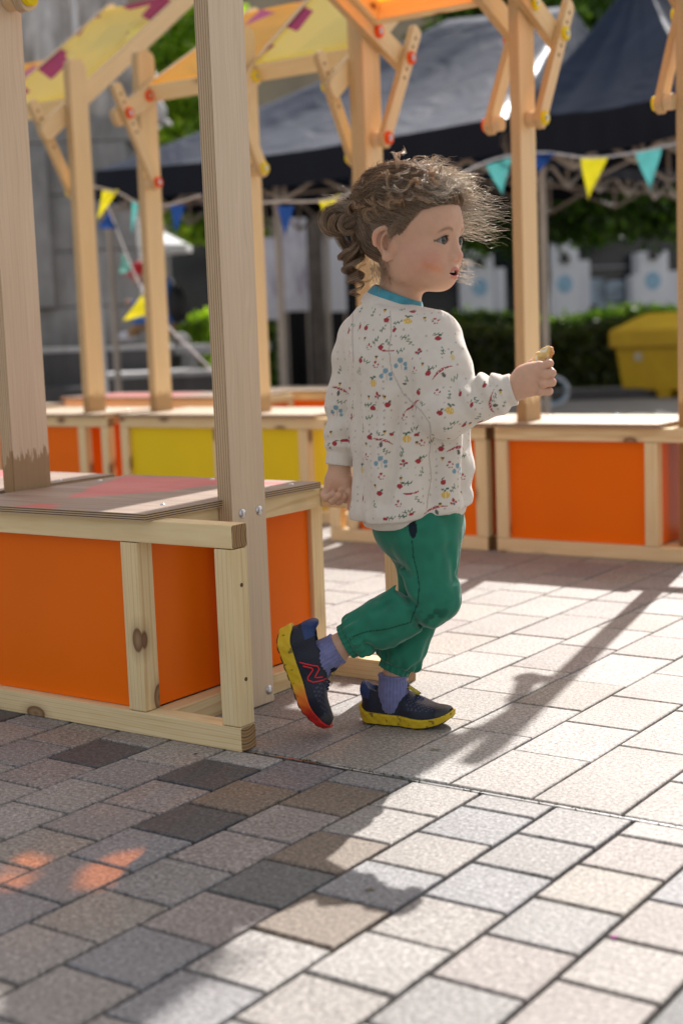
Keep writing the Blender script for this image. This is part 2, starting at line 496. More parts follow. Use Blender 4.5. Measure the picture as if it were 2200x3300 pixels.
# moss in that joint
bm = bmesh.new(); rm = random.Random(3)
for i in range(260):
    x = -2.2 + 1.9 * rm.random(); s = rm.uniform(0.0008, 0.0022)
    bmesh.ops.create_icosphere(bm, subdivisions=1, radius=s, matrix=Matrix.Translation((x, rm.choice([1.861, 1.866, 1.870]) + rm.uniform(-0.001, 0.001), -0.001)))
o = bm_obj('moss', bm, mat_simple('moss_green', (0.055, 0.06, 0.015), 0.95)); tag(o, 'tiny moss tufts growing in the steel joint of the paving', 'moss', kind='stuff')

# ================================================================ PLAY STALLS
W = 0.041                                           # timber section
ZT, ZB = 0.398, 0.0                                 # frame top / bottom
def ply_bar(name, p0, p1, width, x0, x1, parent, round0=True, round1=True, holes=(), foot=None):
    """plywood bar lying in a plane X = const, from p0 to p1 (y, z), ends rounded, with drilled holes"""
    p0 = Vector(p0); p1 = Vector(p1); d = (p1 - p0).normalized(); nrm = Vector((-d.y, d.x)); h = width / 2
    pts = []
    def cap(c, a0, rnd, sgn):
        if rnd:
            for i in range(9):
                a = -math.pi / 2 + math.pi * i / 8
                # superellipse so that the end is a flattened round
                ca, sa = math.cos(a), math.sin(a)
                pts.append(c + sgn * d * (h * 0.8 * abs(ca) ** 0.8) + sgn * nrm * (h * math.copysign(abs(sa) ** 0.8, sa)))
        else:
            pts.append(c - sgn * nrm * h); pts.append(c + sgn * nrm * h)
    cap(p1 - (d * h * 0.8 if round1 else d * 0), 0, round1, 1)
    cap(p0 + (d * h * 0.8 if round0 else d * 0), 0, round0, -1)
    bm = prism([tuple(p) for p in pts], 0, x0, x1)
    bmesh.ops.bevel(bm, geom=[e for e in bm.edges if abs(e.verts[0].co.x - e.verts[1].co.x) < 1e-6], offset=0.0015, segments=2, affect='EDGES')
    o = bm_obj(name, bm, M['ply'] if parent.location.y < 3 else M['ply_w'], parent)
    # grain coordinates along the bar
    me = o.data; n = len(me.vertices)
    co = np.empty(n * 3, np.float32); me.vertices.foreach_get('co', co); co = co.reshape(-1, 3)
    yz = co[:, 1:] - np.array(p0)
    g = np.stack([yz @ np.array(d), yz @ np.array(nrm), co[:, 0] - x0], 1) + np.array([random.uniform(-30, 30), random.uniform(-1, 1), 0])
    a = me.attributes.new('gc', 'FLOAT_VECTOR', 'POINT'); a.data.foreach_set('vector', g.astype(np.float32).ravel())
    nn = np.empty(len(me.polygons) * 3, np.float32); me.polygons.foreach_get('normal', nn); nn = nn.reshape(-1, 3)
    e = me.attributes.new('edge', 'FLOAT', 'FACE'); e.data.foreach_set('value', (np.abs(nn[:, 0]) < 0.5).astype(np.float32))
    ft = me.attributes.new('foot', 'FLOAT', 'POINT')
    ft.data.foreach_set('value', (co[:, 2] - foot).astype(np.float32) if foot is not None else np.full(n, 9.0, np.float32))
    for i, t in enumerate(holes):
        q = p0 + d * t
        bm = bmesh.new(); add_disc(bm, Vector(((x0 + x1) / 2, q.x, q.y)), 0, 0.006, abs(x1 - x0) + 0.001, 12)
        bm_obj('bolt_hole', bm, M['dark_hole'], o)
    return o

def knob(y, z, x, sgn, col, parent, r=0.0215):
    """coloured plastic washer disc with steel bolt head; x = face it sits on, sgn = outward side"""
    bm = bmesh.new()
    add_disc(bm, Vector((x + sgn * 0.006, y, z)), 0, r, 0.012, 32, 0, 0.002)
    k = bm_obj('knob', bm, M[col], parent)
    bm = bmesh.new()
    add_disc(bm, Vector((x + sgn * 0.0125, y, z)), 0, r * 0.45, 0.003, 24, 0, 0.0008)
    add_disc(bm, Vector((x + sgn * 0.0155, y, z)), 0, r * 0.24, 0.005, 16, 0, 0.0015)
    bm_obj('bolt', bm, M['steel'], k)
    return k

def dome_bolt(c, axis, sgn, parent, r=0.0095):
    bm = bmesh.new()
    bmesh.ops.create_uvsphere(bm, u_segments=20, v_segments=12, radius=r)
    for v in bm.verts:
        p = v.co.copy(); p.z *= 0.55
        v.co = Vector((p.z, p.x, p.y)) if axis == 0 else (Vector((p.x, p.z, p.y)) if axis == 1 else p)
    for f in bm.faces: f.smooth = True
    bmesh.ops.translate(bm, verts=bm.verts, vec=c)
    return bm_obj('bolt', bm, M['steel'], parent, True)

def mat_roof(name, base, glow, patt, patt_glow, kind):
    """thin translucent sheet with printed shards"""
    N = NT(name); co = obj_coord(N)
    N.n.remove(N.p)
    vo = N.add('ShaderNodeTexVoronoi', Scale=1.0, _feature='F1'); N.l(N.mapping(co, (3.2, 2.1, 3.0), (0.13 + kind * 0.37, 0.4, 0)), vo.inputs['Vector'])
    sc = N.add('ShaderNodeSeparateColor'); N.l(vo.outputs['Color'], sc.inputs[0])
    msk = N.math('GREATER_THAN', sc.outputs[1], 0.66)
    w = N.add('ShaderNodeTexWave', Scale=1.4, Distortion=0.0, _wave_type='BANDS', _bands_direction='DIAGONAL'); N.l(co, w.inputs['Vector'])
    msk = N.math('MULTIPLY', msk, N.math('GREATER_THAN', w.outputs['Fac'], 0.35))
    c = N.mix(msk, base, patt)
    cg = N.mix(msk, glow, patt_glow)
    d = N.add('ShaderNodeBsdfDiffuse'); t = N.add('ShaderNodeBsdfTranslucent'); g = N.add('ShaderNodeBsdfGlossy', Roughness=0.15)
    N.l(c, d.inputs['Color']); N.l(cg, t.inputs['Color'])
    tr = N.add('ShaderNodeBsdfTransparent'); N.l(cg, tr.inputs['Color'])
    m1 = N.add('ShaderNodeMixShader', Fac=0.85); N.l(d.outputs[0], m1.inputs[1]); N.l(t.outputs[0], m1.inputs[2])
    m2 = N.add('ShaderNodeMixShader', Fac=0.05); N.l(m1.outputs[0], m2.inputs[1]); N.l(g.outputs[0], m2.inputs[2])
    m3 = N.add('ShaderNodeMixShader', Fac=(0.20 if kind != 1 else 0.03)); N.l(m2.outputs[0], m3.inputs[1]); N.l(tr.outputs[0], m3.inputs[2])
    N.l(m3.outputs[0], N.out.inputs['Surface'])
    return N.m
M['roof_y'] = mat_roof('yellow_sheet', (0.88, 0.74, 0.10), (0.99, 0.93, 0.42), (0.30, 0.03, 0.14), (0.50, 0.07, 0.26), 0)
M['roof_o'] = mat_roof('orange_sheet', (0.80, 0.20, 0.01), (0.95, 0.30, 0.02), (0.80, 0.20, 0.01), (0.95, 0.30, 0.02), 1)
M['roof_m'] = mat_roof('orange_printed_sheet', (0.85, 0.36, 0.03), (0.98, 0.70, 0.22), (0.40, 0.05, 0.30), (0.66, 0.22, 0.60), 2)
# clear-tinted shards let the sun through
N = NT('clear_orange_sheet'); N.n.remove(N.p)
t = N.add('ShaderNodeBsdfTransparent'); t.inputs['Color'].default_value = (1.0, 0.26, 0.03, 1); g = N.add('ShaderNodeBsdfGlossy', Roughness=0.05)
m1 = N.add('ShaderNodeMixShader', Fac=0.08); N.l(t.outputs[0], m1.inputs[1]); N.l(g.outputs[0], m1.inputs[2]); N.l(m1.outputs[0], N.out.inputs['Surface'])
M['clear_o'] = N.m

def post(x0, x1, yc, parent, top=1.88, bottom=0.0, foot=0.415, w=0.105, name='post'):
    return ply_bar(name, (yc, bottom), (yc, top), w, x0, x1, parent, round0=False, round1=True, foot=foot)

def box_frame(root, x0, x1, yf, yb, tailL, tailR, front, side, parent=None, board=True, boardx=None, tailback=True):
    """x0..x1: outer faces of the mid posts; tails run out to x0-tailL and x1+tailR"""
    xl, xr = x0 - tailL, x1 + tailR
    for (ya, yb_) in ((yf, yf + W), (yb - W, yb)):
        lumber('top_rail', (xl, ya, ZT - W), (xr, yb_, ZT), 0, root)
        lumber('bottom_rail', (xl, ya, ZB), (xr, yb_, ZB + W + 0.002), 0, root)
        xs = [(x0, x0 + W), (x1 - W, x1)]
        if tailL > 0.05: xs.append((xl, xl + W))
        if tailR > 0.05: xs.append((xr - W - 0.001, xr - 0.001))
        for (a, b) in xs:
            lumber('upright', (a, ya + 0.0006, ZB + W + 0.003), (b, yb_ - 0.0006, ZT - W - 0.001), 2, root)
    for (a, b, sg) in ((x0, x0 + W, -1), (x1 - W, x1, 1)):
        a2, b2 = (a - 0.0, b) if sg < 0 else (a + 0.028, b + 0.028)
        lumber('side_rail', (a2, yf + W + 0.001, ZT - W), (b2, yb - W - 0.001, ZT - 0.001), 1, root)
        lumber('side_rail', (a2, yf + W + 0.001, ZB), (b2, yb - W - 0.001, ZB + W), 1, root)
    # laminate panels
    def panel(lo, hi, m, nm='panel'):
        bm = bmesh.new(); add_box(bm, lo, hi, bev=0.001); bm_obj(nm, bm, M[m], root)
    panel((x0 + W + 0.0005, yf + 0.020, ZB + W + 0.003), (x1 - W - 0.0005, yf + 0.026, ZT - W - 0.001), front)
    panel((x0 + W + 0.0005, yb - 0.026, ZB + W + 0.003), (x1 - W - 0.0005, yb - 0.020, ZT - W - 0.001), front)
    panel((x0 + 0.010, yf + W, ZB + W + 0.003), (x0 + 0.016, yb - W, ZT - W - 0.001), side)
    panel((x1 - 0.016, yf + W, ZB + W + 0.003), (x1 - 0.010, yb - W, ZT - W - 0.001), side)
    if board:
        bx = boardx or (x0 - 0.01, x1 + 0.045)
        b = lumber_board(bx[0], bx[1], yf - 0.02, yb - 0.055, root)
        return b

def mat_board(painted):
    N = NT('weathered_ply_board'); g = N.attr('gc').outputs['Vector']; co = N.attr('edge').outputs['Fac']
    n1 = N.noise(g, 4.5, 5, 0.6, sc=(0.6, 3.5, 1)); n2 = N.noise(g, 60, 4, sc=(0.08, 2, 1)); n3 = N.noise(g, 5, 4, 0.6)
    c = N.ramp(n1, [(0.3, (0.225, 0.155, 0.115)), (0.5, (0.31, 0.225, 0.18)), (0.7, (0.40, 0.31, 0.25))]) if painted else \
        N.ramp(n1, [(0.3, (0.52, 0.40, 0.28)), (0.7, (0.66, 0.55, 0.42))])
    c = N.mix(0.25, c, N.ramp(n2, [(0.35, (0.2, 0.13, 0.08)), (0.65, (0.55, 0.45, 0.37))]))
    if painted:
        pk = N.attr('paint').outputs['Fac']
        f = N.ramp(N.math('ADD', pk, N.math('MULTIPLY', N.math('SUBTRACT', n1, 0.5), 0.9)), [(0.40, 0), (0.66, 1)])
        c = N.mix(N.math('MULTIPLY', f, 0.72), c, N.ramp(n3, [(0.35, (0.62, 0.085, 0.10)), (0.65, (0.70, 0.16, 0.17))]))
    ge = N.add('ShaderNodeSeparateXYZ'); N.l(g, ge.inputs[0])
    st = N.math('FRACT', N.math('MULTIPLY', ge.outputs[2], 250.0))
    e = N.ramp(st, [(0.0, (0.50, 0.36, 0.22)), (0.5, (0.50, 0.36, 0.22)), (0.55, (0.07, 0.04, 0.025)), (1.0, (0.10, 0.06, 0.035))])
    c = N.mix(co, c, e)
    N.base(c); N.set(Roughness=0.5, Specular__IOR__Level=0.4); N.bump(n2, 0.1, 0.001)
    return N.m
M['board'] = mat_board(False); M['board_p'] = mat_board(True)

def lumber_board(x0, x1, y0, y1, root, m='board', z0=None, blobs=()):
    z0 = ZT + 0.0008 if z0 is None else z0
    nx, ny = (60, 60) if blobs else (1, 1)
    bm = bmesh.new(); t = 0.0135
    gx = np.linspace(x0, x1, nx + 1); gy = np.linspace(y0, y1, ny + 1)
    top = [[bm.verts.new((x, y, z0 + t)) for y in gy] for x in gx]
    for i in range(nx):
        for j in range(ny): bm.faces.new((top[i][j], top[i + 1][j], top[i + 1][j + 1], top[i][j + 1]))
    lows = [bm.verts.new(p) for p in ((x0, y0, z0), (x1, y0, z0), (x1, y1, z0), (x0, y1, z0))]
    bm.faces.new(lows[::-1])
    ring = [top[i][0] for i in range(nx + 1)], [top[nx][j] for j in range(ny + 1)], [top[nx - i][ny] for i in range(nx + 1)], [top[0][ny - j] for j in range(ny + 1)]
    for k in range(4): bm.faces.new([lows[k]] + [lows[(k + 1) % 4]] + ring[k][::-1])
    bmesh.ops.recalc_face_normals(bm, faces=bm.faces[:])
    o = bm_obj('board', bm, M[m], root)
    me = o.data; n = len(me.vertices)
    co = np.empty(n * 3, np.float32); me.vertices.foreach_get('co', co); co = co.reshape(-1, 3)
    g = co - np.array([x0 + random.uniform(0, 9), y0 + random.uniform(0, 9), z0], np.float32)
    a = me.attributes.new('gc', 'FLOAT_VECTOR', 'POINT'); a.data.foreach_set('vector', g.astype(np.float32).ravel())
    nn = np.empty(len(me.polygons) * 3, np.float32); me.polygons.foreach_get('normal', nn); nn = nn.reshape(-1, 3)
    e = me.attributes.new('edge', 'FLOAT', 'FACE'); e.data.foreach_set('value', (np.abs(nn[:, 2]) < 0.5).astype(np.float32))
    if blobs:
        pf = np.zeros(n)
        for poly in blobs:
            P = np.array([p[:2] for p in poly]); q = co[:, :2]; inside = np.zeros(n, bool); dist = np.full(n, 9.0)
            for i in range(len(P)):
                a_, b_ = P[i], P[(i + 1) % len(P)]
                cnd = ((a_[1] > q[:, 1]) != (b_[1] > q[:, 1])) & (q[:, 0] < (b_[0] - a_[0]) * (q[:, 1] - a_[1]) / (b_[1] - a_[1] + 1e-9) + a_[0])
                inside ^= cnd
                ab = b_ - a_; tt = np.clip(((q - a_) @ ab) / (ab @ ab), 0, 1); dist = np.minimum(dist, np.linalg.norm(q - a_ - tt[:, None] * ab, axis=1))
            pf = np.maximum(pf, np.clip(0.5 + np.where(inside, dist, -dist) / 0.05, 0, 1))
        p_ = me.attributes.new('paint', 'FLOAT', 'POINT'); p_.data.foreach_set('value', pf.astype(np.float32))
    return o

def roof(root, xi0, xi1, yp, sgn, slope, mat, kcol0, kcol1, posts=(None, None), length=0.80, shards=(), frame_z=1.70, knobs=(True, True), brace_ang=None, sheets=None, lkz=1.345, lift=0.0):
    """tilting roof between inner post faces xi0 < xi1; rises towards sgn*Y.
    arms run from a low end behind the post up past the pivot at (yp, 1.69)"""
    a = R(slope); dy, dz = sgn * math.cos(a), math.sin(a); T = 0.028
    piv = (yp, frame_z - 0.01)
    low = (piv[0] - 0.225 * dy, piv[1] - 0.225 * dz); hi = (piv[0] + (length + 0.08) * dy, piv[1] + (length + 0.08) * dz)
    mid = (piv[0] - 0.17 * dy, piv[1] - 0.17 * dz)
    lk = (yp + sgn * 0.0, lkz)
    for (xa, s, kc, kn) in ((xi0 + 0.002, 1, kcol0, knobs[0]), (xi1 - 0.002, -1, kcol1, knobs[1])):
        x0_, x1_ = (xa, xa + T) if s > 0 else (xa - T, xa)
        ply_bar('roof_arm', low, hi, 0.074, x0_, x1_, root)
        # brace outboard of the arm, from the low knob through the mid knob and on
        xb0, xb1 = (xa + T + 0.002, xa + T + 0.024) if s > 0 else (xa - T - 0.024, xa - T - 0.002)
        d = Vector((mid[0] - lk[0], mid[1] - lk[1])); L = d.length; d /= L
        ply_bar('brace', (lk[0] - d.x * 0.03, lk[1] - d.y * 0.03), (mid[0] + d.x * 0.125, mid[1] + d.y * 0.125), 0.052, xb0, xb1, root,
                holes=(0.03 + L - 0.045, 0.03 + L - 0.08, 0.03 + L + 0.045, 0.03 + L + 0.08))
        # spacer block between post and brace foot
        bm = bmesh.new(); add_disc(bm, Vector(((x0_ + x1_) / 2, lk[0], lk[1])), 0, 0.024, T - 0.001, 24); bm_obj('spacer', bm, M['pine_disc'], root)
        xf = xb1 if s > 0 else xb0
        if kn:
            knob(lk[0], lk[1], xf, s, kc, root); knob(mid[0], mid[1], xf, s, kc, root)
            knob(piv[0], piv[1], x1_ if s > 0 else x0_, s, kc, root)
    # panel frame: two cross beams + two side bars + sheet (raised above the arms)
    F0, F1 = 0.02, length; up = 0.012
    nrm = (-dz * sgn * sgn, abs(dy)) if True else None
    ny_, nz_ = -math.sin(a) * sgn, math.cos(a)
    def pt(t, h):
        h = h + lift
        return (piv[0] + t * dy + h * ny_, piv[1] + t * dz + h * nz_)
    xa, xb = xi0 + T + 0.004, xi1 - T - 0.004
    def beam(t0, t1, x0_, x1_, h0, h1, nm):
        pts = [pt(t0, h0), pt(t1, h0), pt(t1, h1), pt(t0, h1)]
        bm = prism(pts, 0, x0_, x1_); bmesh.ops.bevel(bm, geom=bm.edges[:], offset=0.0018, segments=1, affect='EDGES')
        o = bm_obj(nm, bm, [M['pine'], M['end']], root); grain(o, 0 if (x1_ - x0_) > abs(t1 - t0) else 1)
    beam(F0, F0 + 0.028, xa, xb, -0.035, 0.035, 'roof_beam')
    beam(F1 - 0.028, F1, xa, xb, -0.035, 0.035, 'roof_beam')
    beam(F0 + 0.029, F1 - 0.029, xa, xa + 0.022, -0.034, 0.030, 'roof_bar')
    beam(F0 + 0.029, F1 - 0.029, xb - 0.022, xb, -0.034, 0.030, 'roof_bar')
    # sheet
    x0_, x1_ = xa - 0.004, xb + 0.004
    bm = bmesh.new(); t0, t1 = F0 + 0.004, F1 - 0.004
    def q(u, v, h): p = pt(t0 + (t1 - t0) * v, h); return (x0_ + (x1_ - x0_) * u, p[0], p[1])
    # grid cells; cells inside a shard polygon become clear
    nu, nv = 1, 1
    polys = shards
    if not polys:
        vs = [bm.verts.new(q(u, v, 0.0365)) for u, v in ((0, 0), (1, 0), (1, 1), (0, 1))]; bm.faces.new(vs)
        bm_obj('roof_sheet', bm, M[mat], root)
    else:
        # sheet with triangular windows cut out (triangle fill keeps the holes) and clear inserts
        bm2 = bmesh.new(); edges = []
        loops = [[(0, 0), (1, 0), (1, 1), (0, 1)]] + [list(p) for p in polys]
        for lp in loops:
            vv = [bm.verts.new(q(u, v, 0.0365)) for u, v in lp]
            for i in range(len(vv)): edges.append(bm.edges.new((vv[i], vv[(i + 1) % len(vv)])))
        bmesh.ops.triangle_fill(bm, use_beauty=True, use_dissolve=False, edges=edges)
        bm_obj('roof_sheet', bm, M[mat], root)
        for lp in polys: bm2.faces.new([bm2.verts.new(q(u, v, 0.0370)) for u, v in lp])
        bm_obj('clear_shard', bm2, M['clear_o'], root)

N = NT('pine_disc'); N.base((0.66, 0.47, 0.26)); N.set(Roughness=0.6); M['pine_disc'] = N.m

def stall_root(label, x, y):
    r = empty('play_stall', (x, y, 0)); tag(r, label, 'play stall', 'wooden play stalls on the square'); return r
def finish(root):
    """children were built in world space: shift them so the root sits at the thing's base"""
    inv = Matrix.Translation(-root.location)
    for ch in COL.objects:
        if ch.parent == root and ch.type == 'MESH':
            ch.data.transform(inv)
            for g in COL.objects:
                if g.parent == ch and g.type == 'MESH': g.data.transform(inv)

# ---- near stall ------------------------------------------------
PN = 2.098
S = stall_root('nearest play stall, orange panelled with pink paint on its dark board top, beside the child', -2.0, 2.13)
box_frame(S, -2.301, -1.757, 1.850, 2.420, 0.0, 0.222, 'orange', 'orange', board=False)
lumber_board(-2.252, -1.716, 1.832, 2.362, S, 'board_p',
             blobs=[[(-2.046, 1.964), (-2.16, 2.15), (-2.24, 2.340), (-1.978, 2.344), (-1.90, 2.30), (-1.925, 2.121)],
                    [(-2.06, 1.825), (-2.035, 1.887), (-1.972, 1.885), (-1.943, 1.825)],
                    [(-1.92, 2.30), (-1.80, 2.34), (-1.76, 2.30), (-1.86, 2.22)]])
post(-1.728, -1.695, PN, S, bottom=0.002, foot=None, top=1.98)
post(-2.295, -2.262, PN - 0.02, S, foot=0.417, top=1.98)
roof(S, -2.262, -1.728, PN, 1, 34, 'roof_o', 'knob_y', 'knob_o', shards=(), frame_z=1.80, lkz=1.415)
for y, z in ((2.077, 0.383), (2.128, 0.383), (2.134, 0.027)): dome_bolt(Vector((-1.695, y, z)), 0, 1, S)
for x, y in ((-1.775, 1.945), (-1.745, 2.30), (-2.225, 2.24), (-2.23, 1.95), (-1.98, 2.33)): dome_bolt(Vector((x, y, ZT + 0.0143)), 2, 1, S, 0.0055)
for z in (0.292, 0.126): 
    bm = bmesh.new(); add_disc(bm, Vector((-1.5358, 1.871, z)), 0, 0.0035, 0.002, 14); bm_obj('screw_hole', bm, M['dark_hole'], S)
finish(S)

# ---- stall left of the near one (only its board and back are seen) -------------
S = stall_root('play stall at the left edge with a pale board top, joined to the nearest stall', -2.60, 2.13)
box_frame(S, -2.88, -2.315, 1.850, 2.420, 0.0, 0.0, 'orange', 'orange', board=False)
lumber_board(-2.87, -2.299, 1.832, 2.362, S, 'board_p', blobs=[[(-2.8, 2.2), (-2.8, 2.35), (-2.5, 2.35), (-2.55, 2.2)]])
for x, y in ((-2.33, 2.22), (-2.35, 1.95)): dome_bolt(Vector((x, y, ZT + 0.0143)), 2, 1, S, 0.0055)
finish(S)

# ---- right-hand row (roofs rise towards the viewer) --------------------------
YF, YB, YP = 3.965, 4.42, 4.055
S = stall_root('orange play stall behind the child with an orange roof overhead', -2.5, 4.2)
box_frame(S, -2.772, -2.226, YF, YB, 0.075, 0.0, 'orange', 'orange', boardx=(-2.84, -2.19))
post(-2.705, -2.672, YP, S)
roof(S, -2.672, -2.187, YP, -1, 23.5, 'roof_o', 'knob_o', 'knob_o', lift=0.042)
finish(S)
S = stall_root('orange play stall at the right behind the child, sunlit board top and yellow knobs', -1.9, 4.2)
box_frame(S, -2.193, -1.649, YF, YB, 0.0, 0.222, 'orange', 'orange', boardx=(-2.180, -1.635))
post(-2.133, -2.100, YP, S)
post(-1.622, -1.589, YP + 0.06, S)
roof(S, -2.100, -1.622, YP, -1, 25, 'roof_o', 'knob_y', 'knob_y', length=0.80, lift=0.03,
     shards=[[(0.245, 0.752), (0.2, 0.706), (0.329, 0.707), (0.355, 0.742)], [(0.241, 0.772), (0.345, 0.767), (0.392, 0.752), (0.425, 0.805), (0.378, 0.819)],
             [(0.579, 0.763), (0.491, 0.714), (0.498, 0.652), (0.571, 0.618), (0.662, 0.689), (0.664, 0.75)], [(0.743, 0.594), (0.688, 0.549), (0.705, 0.525), (0.738, 0.566)]])
for x, y in ((-2.14, 4.25), (-1.70, 4.20), (-1.95, 4.35), (-1.72, 4.36)): dome_bolt(Vector((x, y, ZT + 0.0143)), 2, 1, S, 0.0055)
finish(S)
S = stall_root('orange play stall cut off by the right edge of the picture', -1.0, 4.2)
box_frame(S, -1.40, -0.86, YF, YB, 0.0, 0.2, 'orange', 'orange', boardx=(-1.41, -0.82))
finish(S)

# ---- left-hand row (roofs rise away from the viewer) --------------------------
YF, YB, YP = 4.30, 4.78, 4.40
S = stall_root('play stall at the left with a yellow roof sheet printed with purple shards', -4.65, 4.5)
box_frame(S, -4.93, -4.345, YF, YB, 0.0, 0.135, 'orange', 'orange', boardx=(-4.93, -4.22))
post(-4.393, -4.360, YP, S)
post(-4.96, -4.927, YP, S)
roof(S, -4.927, -4.393, YP, 1, 36, 'roof_y', 'knob_y', 'knob_y', length=0.95)
for x, y in ((-4.5, 4.6), (-4.38, 4.6), (-4.28, 4.5)): dome_bolt(Vector((x, y, ZT + 0.0143)), 2, 1, S, 0.006)
finish(S)
S = stall_root('yellow panelled play stall left of centre with orange knobs on its post', -3.8, 4.5)
box_frame(S, -4.14, -3.60, YF, YB, 0.0, 0.0, 'yellow', 'orange', boardx=(-4.13, -3.56))
post(-4.065, -4.032, YP + 0.06, S)
roof(S, -4.032, -3.495, YP + 0.03, 1, 30, 'roof_m', 'knob_o', 'knob_o')
finish(S)
S = stall_root('yellow panelled play stall with yellow knobs, seen between the plywood post and the child', -3.3, 4.5)
box_frame(S, -3.56, -3.18, YF, YB, 0.0, 0.27, 'yellow', 'yellow', boardx=(-3.55, -3.14))
post(-3.493, -3.460, YP, S)
post(-2.950, -2.917, YP - 0.02, S, bottom=0.0)
roof(S, -3.460, -2.950, YP, 1, 38, 'roof_y', 'knob_y', 'knob_y')
finish(S)
S = stall_root('far orange play stall behind the gap at the left, pinkish board top', -5.2, 5.8)
box_frame(S, -5.75, -4.55, 5.55, 6.05, 0.0, 0.0, 'orange', 'orange', board=False)
lumber_board(-5.76, -4.54, 5.53, 6.0, S, 'board_p', blobs=[[(-5.7, 5.6), (-5.7, 5.9), (-5.0, 5.9), (-5.0, 5.6)]])
finish(S)
S = stall_root('far low play table behind the yellow stall, pale board top', -4.6, 6.2)
box_frame(S, -5.0, -3.9, 6.15, 6.6, 0.0, 0.0, 'orange', 'orange', boardx=(-5.0, -3.9))
finish(S)
# a stall further left with an orange roof
S = stall_root('far play stall at the left edge with an orange roof sheet', -5.6, 4.9)
box_frame(S, -5.95, -5.25, 4.60, 5.08, 0.0, 0.0, 'orange', 'orange', boardx=(-5.95, -5.2))
post(-5.99, -5.957, 4.70, S)
post(-5.25, -5.217, 4.70, S)
roof(S, -5.957, -5.25, 4.70, 1, 30, 'roof_m', 'knob_o', 'knob_o', length=0.95)
finish(S)

# ================================================================ SURROUNDINGS
def g0(p): return Vector((p[0], p[1], 0.0))
def leaf_mat(name, lo, hi, trans):
    N = NT(name); N.n.remove(N.p); g = N.attr('col').outputs['Color']
    d = N.add('ShaderNodeBsdfPrincipled', Roughness=0.38); d.inputs['Specular IOR Level'].default_value = 0.45
    t = N.add('ShaderNodeBsdfTranslucent')
    N.l(g, d.inputs['Base Color']); N.l(N.mix(1.0, g, trans, 'MULTIPLY'), t.inputs['Color'])
    m = N.add('ShaderNodeMixShader', Fac=0.42); N.l(d.outputs[0], m.inputs[1]); N.l(t.outputs[0], m.inputs[2]); N.l(m.outputs[0], N.out.inputs['Surface'])
    return N.m
M['leaf'] = leaf_mat('leaves', 0, 0, (3.4, 4.0, 0.8))
M['bark'] = mat_simple('bark', (0.115, 0.095, 0.08), 0.9, var=0.3, scale=9, bump=0.5)

def leaves(name, clumps, n, size, cols, parent, seed=0, shell=0.55):
    """clumps: (centre, radii); leaf-sized quads spread through each clump's volume"""
    r_ = np.random.default_rng(seed)
    vol = np.array([c[1][0] * c[1][1] * c[1][2] for c in clumps]) ** 0.8; idx = r_.choice(len(clumps), n, p=vol / vol.sum())
    C0 = np.array([c[0] for c in clumps])[idx]; Rr = np.array([c[1] for c in clumps])[idx]
    d = r_.normal(size=(n, 3)); d /= np.linalg.norm(d, axis=1)[:, None]
    rad = (shell + (1 - shell) * r_.random(n)) * (1 + 0.12 * r_.normal(size=n))
    P = C0 + d * rad[:, None] * Rr
    a = r_.normal(size=(n, 3)); a /= np.linalg.norm(a, axis=1)[:, None]
    b = np.cross(a, r_.normal(size=(n, 3))); b /= np.linalg.norm(b, axis=1)[:, None]
    s = size * r_.uniform(0.6, 1.3, n)[:, None]; w = s * 0.33
    nn = np.cross(a, b) * s * 0.08
    V = np.stack([P - a * s * 0.5, P + b * w + nn, P + a * s * 0.5, P - b * w + nn], 1).reshape(-1, 3)
    F = np.arange(4 * n).reshape(n, 4)
    cl = np.array(cols)[r_.choice(len(cols), n)] * r_.uniform(0.75, 1.25, (n, 1))
    return np_obj(name, V, F, M['leaf'], parent, sm=False, colors=np.repeat(cl, 4, 0))

def limb(bm, a, b, r0, r1, wob=0.1, seg=6):
    P = [Vector(a).lerp(Vector(b), i / seg) + Vector((random.uniform(-wob, wob), random.uniform(-wob, wob), 0)) * (0 < i < seg) for i in range(seg + 1)]
    add_tube(bm, [tuple(p) for p in P], [r0 + (r1 - r0) * i / seg for i in range(seg + 1)], 8)

def tree(label, base, h0, r0, clumps, n, size, cols, seed, group='trees round the square'):
    root = empty('tree', base); tag(root, label, 'tree', group)
    B = Vector(base); bm = bmesh.new(); top = Vector((B.x, B.y, h0))
    limb(bm, (0, 0, -0.02), (0.05, 0, h0), r0, r0 * 0.72, 0.02)
    for c, rr in clumps[:9]:
        limb(bm, (0.05, 0, h0 - 0.1), tuple(Vector(c) - B + Vector((0, 0, -0.2))), r0 * 0.42, r0 * 0.1, 0.12)
    bm_obj('trunk', bm, M['bark'], root)
    leaves('crown', [(tuple(Vector(c) - B), rr) for c, rr in clumps], n, size, cols, root, seed)
    return root

def clump_field(pa, pb, z0, z1, depth, n, rr, seed):
    """clumps scattered in the slab between two ground points (x,y) and heights z0..z1"""
    r_ = random.Random(seed); out = []
    for i in range(n):
        t = r_.random(); x = pa[0] + (pb[0] - pa[0]) * t; y = pa[1] + (pb[1] - pa[1]) * t
        k = r_.uniform(0.6, 1.3) * rr
        out.append(((x + r_.uniform(-1, 1) * depth * 0.6, y + r_.uniform(-1, 1) * depth * 0.6, r_.uniform(z0, z1)), (k, k, k * 0.62)))
    return out

DK = [(0.030, 0.060, 0.014), (0.045, 0.088, 0.014), (0.075, 0.13, 0.016), (0.024, 0.045, 0.014)]  # dark leaf tones: shade of the backlit crowns put into the colour
LT = [(0.18, 0.24, 0.025), (0.25, 0.30, 0.035), (0.13, 0.20, 0.025), (0.08, 0.13, 0.02)]
